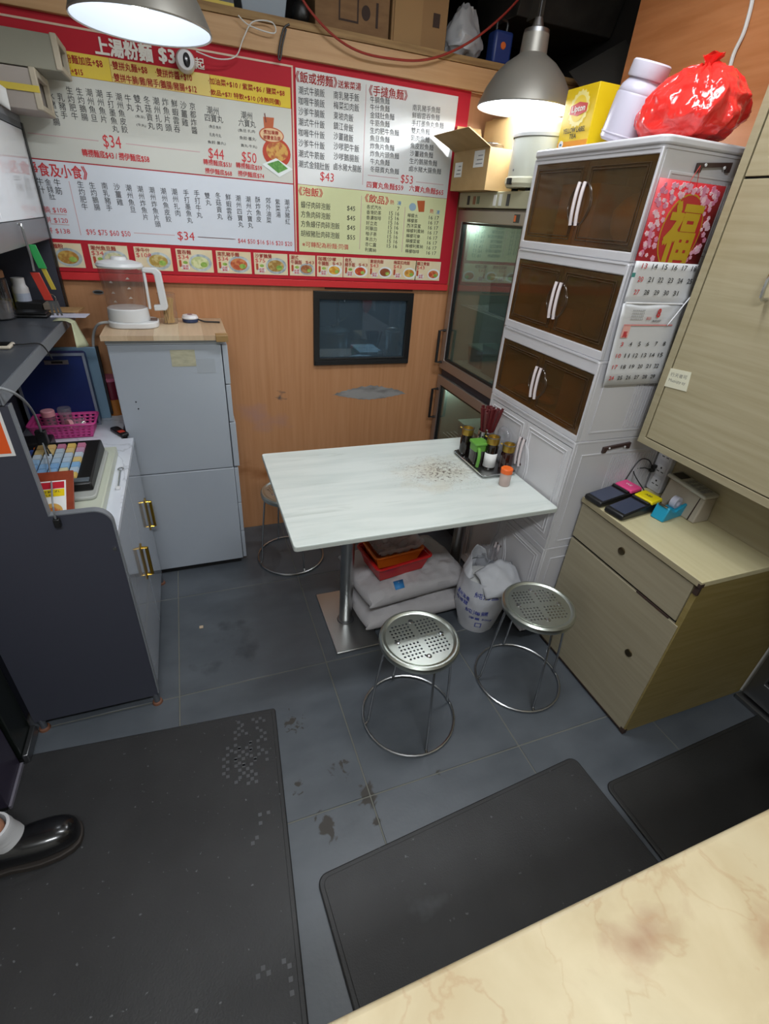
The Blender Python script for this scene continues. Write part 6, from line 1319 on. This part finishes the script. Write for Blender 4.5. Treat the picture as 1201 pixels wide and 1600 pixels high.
O('hub', M().box(hb_.x-0.018, hb_.x+0.014, hb_.y-0.012, hb_.y+0.012, hb_.z-0.045, hb_.z+0.006), m_black, hub, bevel=0.003)
for k, ln in enumerate((((66, 690, 1.85), (75, 720, 1.72), (80, 750, 1.55), (82, 785, 1.372), (87, 812, 1.372)), ((68, 690, 1.85), (84, 715, 1.80), (110, 738, 1.72), (137, 752, 1.66)), ((66, 690, 1.85), (76, 712, 1.80), (84, 735, 1.75), (87, 747, 1.72)))):
    O('lower_run', M().tube([hit(a, b, 'y', c) for a, b, c in ln], 0.0025, 6, smooth=5), mat('grey cable', '#85888c') if k == 0 else m_cord, hub)
e_ = hit(87, 812, 'y', 1.372); O('plug', M().box(e_.x-0.006, e_.x+0.010, 1.362, 1.3785, e_.z-0.022, e_.z+0.004), m_black, hub, bevel=0.002)
tag(O('orange_item', M().tube([(-0.60, 1.98, WZ+0.041), (-0.54, 1.965, WZ+0.048), (-0.47, 1.955, WZ+0.045), (-0.43, 1.95, WZ+0.042)], 0.009, 8, smooth=4).map(lambda p: Vector((p.x, p.y, p.z+0.006))), mat('orange handle', '#d66a18', 0.45)), 'orange plastic scoop lying behind the keyboard', 'scoop')  # orange plastic piece of unknown use
bo = T('bottle_opener', 'slim steel bottle opener lying on the edge of the till drawer', 'opener', (-0.315, 1.72, WZ))
O('shaft', M().tube([(-0.312, 1.83, WZ+0.004), (-0.308, 1.70, WZ+0.004)], 0.0035, 8), m_chrome, bo); O('loop', M().tube([(-0.312+0.009*math.cos(2*PI*k/14), 1.842+0.011*math.sin(2*PI*k/14), WZ+0.004) for k in range(14)], 0.0025, 6, closed=True), m_chrome, bo); O('cap_end', M().box(-0.316, -0.301, 1.682, 1.698, WZ, WZ+0.009), m_white, bo, bevel=0.002)
tag(O('snack_pouch', blob((-0.66, 1.92, WZ+0.10), (0.03, 0.07, 0.10), 2.6, 0.012, 12, 4, flat=-0.0995), mat('brown pink pouch', '#5d3f3c', 0.45)), 'brown pouch standing against the station back under the shelf', 'pouch')

# ------------------------------------------------------------------ on the riser shelf
RZ = 1.2345
gj2 = T('glass_canister', 'tall glass canister with a wooden lid on the dark shelf', 'canister', (-0.655, 2.27, RZ))
O('glass', M().lathe((-0.650, 2.25, RZ), [(0, 0.004), (0.045, 0.001), (0.050, 0.006), (0.050, 0.135), (0.046, 0.140)], 28), glass('canister glass', '#b7b7ba', 0.12, 0.04, haze=0.12, hazecol='#8f9096'), gj2)
O('lid', M().lathe((-0.650, 2.25, RZ+0.140), [(0, 0), (0.048, 0), (0.048, 0.020), (0.045, 0.023), (0, 0.023)], 28), mat('bamboo lid', '#8a6444', 0.5), gj2)
O('contents', M().lathe((-0.650, 2.25, RZ+0.006), [(0, 0), (0.042, 0), (0.044, 0.05), (0, 0.06)], 20), mat('pale contents', '#b9b5b4', 0.7), gj2)
wbq = T('lotion_bottle', 'white plastic bottle standing behind the hanging keys', 'bottle', (-0.60, 2.42, RZ))
O('bottle', M().lathe((-0.605, 2.415, RZ), [(0, 0), (0.026, 0), (0.028, 0.006), (0.028, 0.085), (0.022, 0.095), (0.022, 0.120), (0, 0.120)], 24), m_white, wbq); O('label', M().lathe((-0.605, 2.415, RZ+0.022), [(0.0285, 0), (0.0285, 0.045)], 24), mat('pale label', '#b9c3d6', 0.6), wbq)
tag(box('yellow_carton', -0.70, -0.640, 2.34, 2.42, RZ, RZ+0.045, m_yel, bevel=0.003), 'small yellow carton behind the glass canister', 'carton')
ec = T('black_case', 'black flip case lying on papers on the dark shelf', 'case', (-0.56, 2.30, RZ)); box('base', -0.625, -0.505, 2.26, 2.335, RZ, RZ+0.012, m_black, ec, bevel=0.005); box('lid', -0.622, -0.508, 2.264, 2.331, RZ+0.0125, RZ+0.020, m_black, ec, bevel=0.004)
tag(box('black_block', -0.625, -0.535, 2.365, 2.44, RZ, RZ+0.038, m_blackm, bevel=0.003), 'dull black box beside the white bottle on the shelf', 'box')
tag(box('grey_block', -0.532, -0.495, 2.36, 2.43, RZ+0.013, RZ+0.036, mat('taupe box', '#7f7568', 0.6), bevel=0.002), 'small taupe box lying on the brown envelope', 'box')
tag(O('brown_envelope', M().hexa([(-0.55, 2.352, RZ+.004), (-0.415, 2.352, RZ+.006), (-0.405, 2.445, RZ+.006), (-0.55, 2.445, RZ+.004)], [(-0.55, 2.352, RZ+.010), (-0.415, 2.352, RZ+.012), (-0.405, 2.445, RZ+.012), (-0.55, 2.445, RZ+.010)]), mat('manila', '#a9865a', 0.75)), 'brown envelope sticking out over the edge of the dark shelf', 'envelope')
tag(O('white_papers', M().hexa([(-0.55, 2.275, RZ+.0005), (-0.432, 2.275, RZ+.0005), (-0.425, 2.348, RZ+.0005), (-0.55, 2.348, RZ+.0005)], [(-0.55, 2.275, RZ+.0035), (-0.432, 2.275, RZ+.0035), (-0.425, 2.348, RZ+.0035), (-0.55, 2.348, RZ+.0035)]).map(lambda p: p+Vector((0.05, 0, 0))), mat('violet paper', '#c3c4d6', 0.8)), 'white papers lying under the envelope on the dark shelf', 'papers')
tag(O('hanging_receipt', M().sheet(lambda u, v: (-0.480+0.060*min(1, v*3)+0.045*u*max(0, v-.25), 2.205+0.065*u-0.02*v, RZ+0.001-max(0, v-0.28)*0.13+0.002*math.sin(v*9)-0.01*u*v), 4, 12), mat('pale green paper', '#b9bd9c', 0.8), solid=0.0006), 'pale green slip of paper hanging over the shelf edge', 'paper')
ph = T('small_timer', 'small cream framed phone lying on the dark shelf with a black cable', 'phone', (-0.545, 1.80, RZ)); box('frame', -0.62, -0.515, 1.775, 1.835, RZ, RZ+0.010, mat('cream case', '#c9bfae', 0.4), ph, bevel=0.004); box('screen', -0.617, -0.523, 1.780, 1.830, RZ+0.010, RZ+0.0108, m_black, ph)
O('cable', M().tube([(-0.515, 1.81, RZ+0.006), (-0.49, 1.815, RZ+0.006), (-0.455, 1.83, RZ+0.005), (-0.442, 1.84, RZ-0.01), (-0.435, 1.86, RZ-0.05)], 0.0022, 6, smooth=4), m_cord, ph)
ky_ = T('key_bunch', 'bunch of keys with green, yellow and red tags hanging from the hutch rail', 'keys', (-0.462, 2.05, 1.50))
O('hook', M().tube([(-0.4695, 2.06, 1.552), (-0.462, 2.06, 1.552), (-0.461, 2.06, 1.535)], 0.004, 8), m_chrome, ky_)
O('chain', M().tube([(-0.461, 2.058, 1.540), (-0.460, 2.056, 1.50), (-0.459, 2.057, 1.46), (-0.460, 2.05, 1.42)], 0.004, 6), m_steeld, ky_)
def fob(p, q, w_, c_, n_): O('key_tag', M().hexa([(p[0]-w_, p[1]-.002, p[2]), (p[0]+w_, p[1]-.002, p[2]), (p[0]+w_, p[1]+.002, p[2]), (p[0]-w_, p[1]+.002, p[2])], [(q[0]-w_, q[1]-.002, q[2]), (q[0]+w_, q[1]-.002, q[2]), (q[0]+w_, q[1]+.002, q[2]), (q[0]-w_, q[1]+.002, q[2])]), mat(n_, c_, 0.4), ky_, bevel=0.001)
fob((-0.440, 2.085, 1.425), (-0.455, 2.085, 1.495), 0.012, '#2f9a52', 'green tag'); fob((-0.425, 2.090, 1.360), (-0.440, 2.090, 1.425), 0.007, '#b9a53c', 'yellow tag'); fob((-0.442, 2.060, 1.330), (-0.462, 2.060, 1.415), 0.013, '#b83528', 'red tag')
O('key_ring', M().tube([(-0.436+0.013*math.cos(2*PI*k/18), 2.070, 1.335+0.013*math.sin(2*PI*k/18)) for k in range(18)], 0.0018, 6, closed=True), m_chrome, ky_)
for k, dy in enumerate((0.0, 0.018, 0.034)): O('key', M().hexa([(-0.447+dy*.8, 2.068, 1.28), (-0.441+dy*.8, 2.068, 1.28), (-0.441+dy*.8, 2.071, 1.28), (-0.447+dy*.8, 2.071, 1.28)], [(-0.446+dy*.5, 2.068, 1.328), (-0.436+dy*.5, 2.068, 1.328), (-0.436+dy*.5, 2.071, 1.328), (-0.446+dy*.5, 2.071, 1.328)]), m_steeld, ky_)
# packs of boxes on top of the hutch
def pack(name, label, x0, x1, y0, y1, z0, z1, mm, band=False):
    t = T(name, label, 'box', ((x0+x1)/2, (y0+y1)/2, z0))
    a = M().tray((y0, y1, z0, z1), (y0+.010, y1-.010, z0+.010, z1-.010), 0, 0.20, x1-x0); O('carton', M().add([(x0+p.z, p.x, p.y) for p in a.v], a.f), mm, t, bevel=0.002)
    O('layered_end', M().holed('x', (y0-.004, y1+.004, z0+.002, z1+.004), (y0+.016, y1-.016, z0+.018, z1-.016), x1-0.012, x1+0.006), mat('cream board edge', '#b5ab98', 0.7), t, bevel=0.003)
    if band: O('yellow_band', M().holed('x', (y0-.002, y1+.002, z0-.0002+.001, z1+.002), (y0+.0005, y1-.0005, z0+.0005+.001, z1-.0005), x0, x1).map(lambda p: p) if False else M().box(x0+0.05, x1+0.007, y0-0.0055, y0-0.0042, z0+0.045, z0+0.062), mat('yellow tape', '#c9b23c'), t)
pack('takeout_carton', 'grey-white carton lying on top of the yellow-banded carton', -0.72, -0.285, 2.285, 2.46, 1.975, 2.062, mat('greyish carton', '#8c8a7c', 0.7))
pack('takeout_carton', 'white carton with a yellow band on top of the hutch', -0.72, -0.362, 2.270, 2.47, 1.8665, 1.970, mat('pinkish white carton', '#a39a93', 0.7), True)
tag(O('taped_paper', M().sheet(lambda u, v: (-0.52+0.075*u, 2.255-0.010*v, 1.955-0.055*v-0.045*u), 4, 4), m_paper, solid=0.0006), 'loose white paper sheet hanging in front of the banded carton', 'paper')

# ------------------------------------------------------------------ dark appliances left of the station
bu1 = T('black_appliance', 'dark under-counter appliance beside the end panel', 'appliance', (-0.95, 1.33, 0))
box('case', -1.20, -0.703, 1.262, 1.376, 0.03, 0.80, mat('black green enamel', '#151a17', 0.3), bu1, bevel=0.003); box('bottom_rail', -0.7025, -0.685, 1.255, 1.374, 0.012, 0.050, m_steeld, bu1, bevel=0.003); box('plinth', -1.18, -0.71, 1.27, 1.37, 0, 0.03, m_blackm, bu1)
bu2 = T('purple_appliance', 'dark purple appliance with a pale lower edge next to the standing foot', 'appliance', (-0.95, 1.18, 0))
box('case', -1.20, -0.712, 1.105, 1.252, 0.02, 0.80, mat('dusky purple', '#322c3d', 0.35), bu2, bevel=0.003); box('lower_edge', -0.7115, -0.704, 1.105, 1.252, 0.006, 0.024, mat('pale edge', '#6d6a74', 0.4), bu2); box('plinth', -1.18, -0.72, 1.11, 1.245, 0, 0.0195, m_blackm, bu2)

# ------------------------------------------------------------------ rubber mats
m_mat = mat('black rubber', '#262627', 0.55, col2='#2d2d2e', scale=(7, 7, 7), det=6, bump=0.2, bscale=(260, 260, 260))
add_layer(m_mat, '#57585a', (60, 60, 60), 0.71, 0.76, det=2)
add_layer(m_mat, '#484a4d', (9, 9, 9), 0.62, 0.86, where=(0.45, 0.46, 0, 0.22, 0.12, 1), det=8)
m_mat2 = mat('worn rubber', '#242425', 0.52, col2='#2b2b2c', scale=(5, 5, 5), det=6, bump=0.2, bscale=(200, 200, 200))
add_layer(m_mat2, '#5a5c5e', (70, 70, 70), 0.71, 0.75, det=2)
def floor_mat(label, lx, ly, cx, cy, rz, m, r=0.03, studs=None):
    t = T('floor_mat', label, 'mat', (cx, cy, 0), rotz=rz)
    O('mat', M().prism(rrect(-lx/2, lx/2, -ly/2, ly/2, r, 5), 'z', 0.0005, 0.010), m, t, world=False, bevel=0.004, seg=2)
    O('raised_field', M().prism(rrect(-lx/2+.014, lx/2-.014, -ly/2+.014, ly/2-.014, r*.7, 5), 'z', 0.010, 0.0125), m, t, world=False, bevel=0.0012, seg=1)
    if studs:
        mb = M(); rr = random.Random(4)
        for (sx, sy, nx, ny, pr) in studs:
            for i in range(nx):
                for j in range(ny):
                    if (i+j) % 2 == 0 and rr.random() < pr: mb.box(sx+0.013*i, sx+0.013*i+0.0105, sy+0.013*j, sy+0.013*j+0.0105, 0.0124, 0.0134)
        O('worn_studs', mb, mat('worn stud', '#4b4c4f', 0.3), t, world=False, kind='stuff')
floor_mat('large black rubber mat under the standing foot', 0.83, 1.32, -0.342, 0.598, -0.075, m_mat2, 0.012, [(0.26, 0.45, 9, 14, 0.5), (0.22, 0.38, 9, 12, 0.5), (0.29, 0.18, 7, 10, 0.18), (0.27, -0.44, 11, 14, 0.7), (0.30, -0.22, 7, 12, 0.15)])
floor_mat('black rubber mat lying between the stools and the marble counter', 0.985, 0.50, 0.650, 0.415, 0.072, m_mat, 0.03)
floor_mat('black rubber mat beside the tan chest and sliding door', 0.86, 0.52, 1.598, 0.335, 0.035, mat('dim rubber', '#212120', 0.55, col2='#272625', scale=(5, 5, 5), bump=0.2, bscale=(260, 260, 260)), 0.03)

# ------------------------------------------------------------------ marble counter in front of the camera
mc = T('marble_counter', 'cream marble counter in the foreground', 'counter', (1.0, -0.2, 0))
m_mar = mat('cream marble', '#b3a688', 0.34, col2='#a89674', scale=(5, 5, 5), det=8, ramp=(0.35, 0.75), dist=0.6)
add_layer(m_mar, '#8f6f56', (16, 16, 16), 0.44, 0.80, det=12, dist=0.9, where=(0.37, 0.078, 1.0, 0.14, 0.050, 1))
add_layer(m_mar, '#957559', (14, 14, 14), 0.46, 0.85, det=12, dist=0.9, where=(0.53, 0.03, 1.0, 0.09, 0.06, 1))
add_layer(m_mar, '#9a7a58', (7, 7, 7), 0.40, 1.35, det=10, dist=0.5, vein=0.014)
add_layer(m_mar, '#d0c4a6', (9, 9, 9), 0.45, 1.1, det=8, dist=0.4)
O('slab', M().prism(rrect(-0.02, 1.90, -0.60, 0.131, 0.01, 3), 'z', 0.965, 1.0), m_mar, mc, bevel=0.006, seg=3)
box('body', 0.02, 1.86, -0.55, 0.085, 0.0, 0.9645, mat('counter front', '#8c7a58', 0.5), mc)
tag(O('food_crumb', M().box(-0.135, -0.118, 1.742, 1.757, 0.0002, 0.006), mat('beige crumb', '#c4b096', 0.8), bevel=0.002), 'tiny beige crumb on the dark tiles near the grey cabinet', 'crumb')

# ------------------------------------------------------------------ person standing at the left edge
pe = T('person', 'person in a black shoe and white sock standing on the large mat', 'person', (-0.80, 0.90, 0))
def skin(name, pts, edges, rad, m, parent, lv=2):
    me = bpy.data.meshes.new(name); iv = WM[parent].inverted()
    me.from_pydata([tuple(iv@Vector(p)) for p in pts], edges, []); me.materials.append(m); me.update()
    o = bpy.data.objects.new(name, me); COL.objects.link(o); o.parent = parent; WM[o] = WM[parent]
    md = o.modifiers.new('skin', 'SKIN'); md.use_smooth_shade = True
    for k, v in enumerate(me.skin_vertices[0].data): v.radius = rad[k] if isinstance(rad[k], tuple) else (rad[k], rad[k]); v.use_root = (k == 0)
    s = o.modifiers.new('sub', 'SUBSURF'); s.levels = lv; s.render_levels = lv
    return o
m_skin = mat('skin', '#b5836a', 0.5, sss=0.1); m_cloth = mat('dark cloth', '#25262b', 0.85); m_shirt = mat('white shirt cloth', '#b9babc', 0.85)
PX, PYa, PYb = -0.95, 0.955, 0.720
body = [(PX-0.02, 0.85, 0.92), (PX-0.02, 0.85, 1.10), (PX-0.01, 0.85, 1.28), (PX-0.02, 0.85, 1.40), (PX, 0.85, 1.47), (PX+0.01, 0.85, 1.53), (PX+0.02, 0.85, 1.62), (PX+0.02, 0.85, 1.69),
        (PX-0.02, 0.94, 0.86), (-0.80, PYa, 0.48), (-0.705, PYa, 0.22), (-0.672, PYa, 0.115), (PX-0.02, 0.76, 0.86), (PX+0.01, PYb, 0.48), (PX-0.03, PYb, 0.20), (PX-0.03, PYb, 0.115),
        (PX-0.02, 1.03, 1.37), (PX-0.04, 1.07, 1.12), (PX+0.10, 1.04, 0.97), (PX-0.02, 0.67, 1.37), (PX-0.04, 0.63, 1.12), (PX+0.10, 0.66, 0.97)]
edg = [(0, 1), (1, 2), (2, 3), (3, 4), (4, 5), (5, 6), (6, 7), (0, 8), (8, 9), (9, 10), (10, 11), (0, 12), (12, 13), (13, 14), (14, 15), (3, 16), (16, 17), (17, 18), (3, 19), (19, 20), (20, 21)]
rad = [(0.13, 0.14), (0.11, 0.13), (0.12, 0.14), (0.10, 0.12), 0.055, 0.06, 0.088, 0.06, 0.085, 0.058, 0.045, 0.036, 0.085, 0.058, 0.045, 0.036, 0.052, 0.042, 0.030, 0.052, 0.042, 0.030]
skin('body', body, edg, rad, m_skin, pe)
skin('shirt', [body[0], body[1], body[2], body[3], body[16], ((body[16][0]+body[17][0])/2, (body[16][1]+body[17][1])/2, 1.25), body[19], ((body[19][0]+body[20][0])/2, (body[19][1]+body[20][1])/2, 1.25)], [(0, 1), (1, 2), (2, 3), (3, 4), (4, 5), (3, 6), (6, 7)], [(0.145, 0.155), (0.125, 0.145), (0.135, 0.155), (0.115, 0.135), 0.064, 0.058, 0.064, 0.058], m_shirt, pe)
skin('shorts', [body[0], (PX-0.02, 0.85, 1.0), body[8], (-0.835, 0.95, 0.58), body[12], (PX+0.0, 0.75, 0.58)], [(0, 1), (0, 2), (2, 3), (0, 4), (4, 5)], [(0.15, 0.16), (0.14, 0.155), 0.10, 0.085, 0.10, 0.085], m_cloth, pe)
O('hair', blob((PX+0.005, 0.85, 1.675), (0.10, 0.092, 0.09), 2.1, 0.006, 30, 1, nu=30, nv=18), m_black, pe)
for s_ in (-1, 1): O('ear', blob((PX+0.02, 0.85+0.088*s_, 1.625), (0.018, 0.010, 0.03), 2.2, 0, 1, nu=14, nv=8), m_skin, pe)
for s_ in (-1, 1): O('eye', blob((PX+0.098, 0.85+0.034*s_, 1.640), (0.010, 0.014, 0.008), 2, 0, 1, nu=12, nv=8), m_black, pe)
O('nose', blob((PX+0.112, 0.85, 1.610), (0.016, 0.013, 0.020), 2, 0, 1, nu=12, nv=8), m_skin, pe); O('mouth', blob((PX+0.100, 0.85, 1.575), (0.006, 0.024, 0.006), 2, 0, 1, nu=12, nv=8), mat('lips', '#9a5a52', 0.5), pe)
for sy, yy in ((1, 1.04), (-1, 0.66)):
    hx_, hz_ = PX+0.12, 0.955
    for k in range(4):
        y_ = yy+(k-1.5)*0.019; L_ = (0.068, 0.078, 0.074, 0.058)[k]
        skin('finger', [(hx_+0.045, y_, hz_-0.01), (hx_+0.045+L_*.5, y_, hz_-0.025), (hx_+0.045+L_*.75, y_, hz_-0.05)], [(0, 1), (1, 2)], [0.0095, 0.0085, 0.007], m_skin, pe, 1)
    skin('thumb', [(hx_+0.02, yy-sy*0.03, hz_), (hx_+0.05, yy-sy*0.052, hz_-0.006), (hx_+0.075, yy-sy*0.050, hz_-0.02)], [(0, 1), (1, 2)], [0.012, 0.010, 0.008], m_skin, pe, 1)
    O('palm', blob((hx_+0.015, yy, hz_), (0.048, 0.040, 0.016), 2.6, 0.0, 1, nu=24, nv=12), m_skin, pe)
m_shoe = mat('black shoe leather', '#0f0f11', 0.22, coat=0.3); m_sock = mat('white sock', '#b9b9bb', 0.85, bump=0.3, scale=(30, 30, 300))
def shoe(xt, yc_, rz):
    """lofted slip-on: xt = toe x; runs back toward -x"""
    secs = [(0.0, 0.010, 0.022, 0.044), (-0.006, 0.030, 0.012, 0.062), (-0.022, 0.043, 0.010, 0.080), (-0.055, 0.052, 0.010, 0.090), (-0.10, 0.053, 0.010, 0.094), (-0.14, 0.048, 0.010, 0.100), (-0.175, 0.040, 0.010, 0.098), (-0.22, 0.038, 0.010, 0.094), (-0.26, 0.036, 0.010, 0.090), (-0.277, 0.026, 0.012, 0.080), (-0.284, 0.006, 0.025, 0.060)]
    mb = M(); n = 20; R = Matrix.Rotation(rz, 3, 'Z'); o = Vector((xt, yc_, 0.0135)); vs = []
    for dx, w_, z0, z1 in secs:
        for i in range(n):
            a = 2*PI*i/n; cy, cz = math.cos(a), math.sin(a); cy = math.copysign(abs(cy)**0.8, cy); cz = math.copysign(abs(cz)**(0.75 if cz < 0 else 1.0), cz)
            vs.append(o+R@Vector((dx, w_*cy, (z0+z1)/2+(z1-z0)/2*cz)))
    m_ = len(secs); fs = [(j*n+i, j*n+(i+1) % n, (j+1)*n+(i+1) % n, (j+1)*n+i) for j in range(m_-1) for i in range(n)]+[tuple(range(n)), tuple(range((m_-1)*n, m_*n))]
    s = O('shoe', M().add(vs, fs), m_shoe, pe, sub=1)
    so = [(dx, w_*1.04) for dx, w_, *_ in secs]; poly = [(dx+0.003, w_) for dx, w_ in so]+[(dx+0.003, -w_) for dx, w_ in reversed(so)]
    sl = O('sole', M().prism(poly, 'z', 0.0, 0.020).map(lambda p: o+R@Vector((p.x, p.y, p.z))), mat('worn sole', '#2b2521', 0.7), s, bevel=0.003)
    return s
shoe(-0.492, 0.957, 0.08); shoe(-0.760, 0.720, 0.0)
def sock(x, y, dx): O('sock', M().lathe((0, 0, 0), [(0.0, 0.0), (0.040, 0.002), (0.042, 0.03), (0.041, 0.06), (0.043, 0.065), (0.043, 0.085), (0.037, 0.087)], 24).map(lambda p: Vector((x+p.x+dx*p.z, y+p.y, 0.085+p.z))), m_sock, pe)
sock(-0.652, 0.957, -0.30); sock(-0.980, 0.720, -0.0)

flush_text()
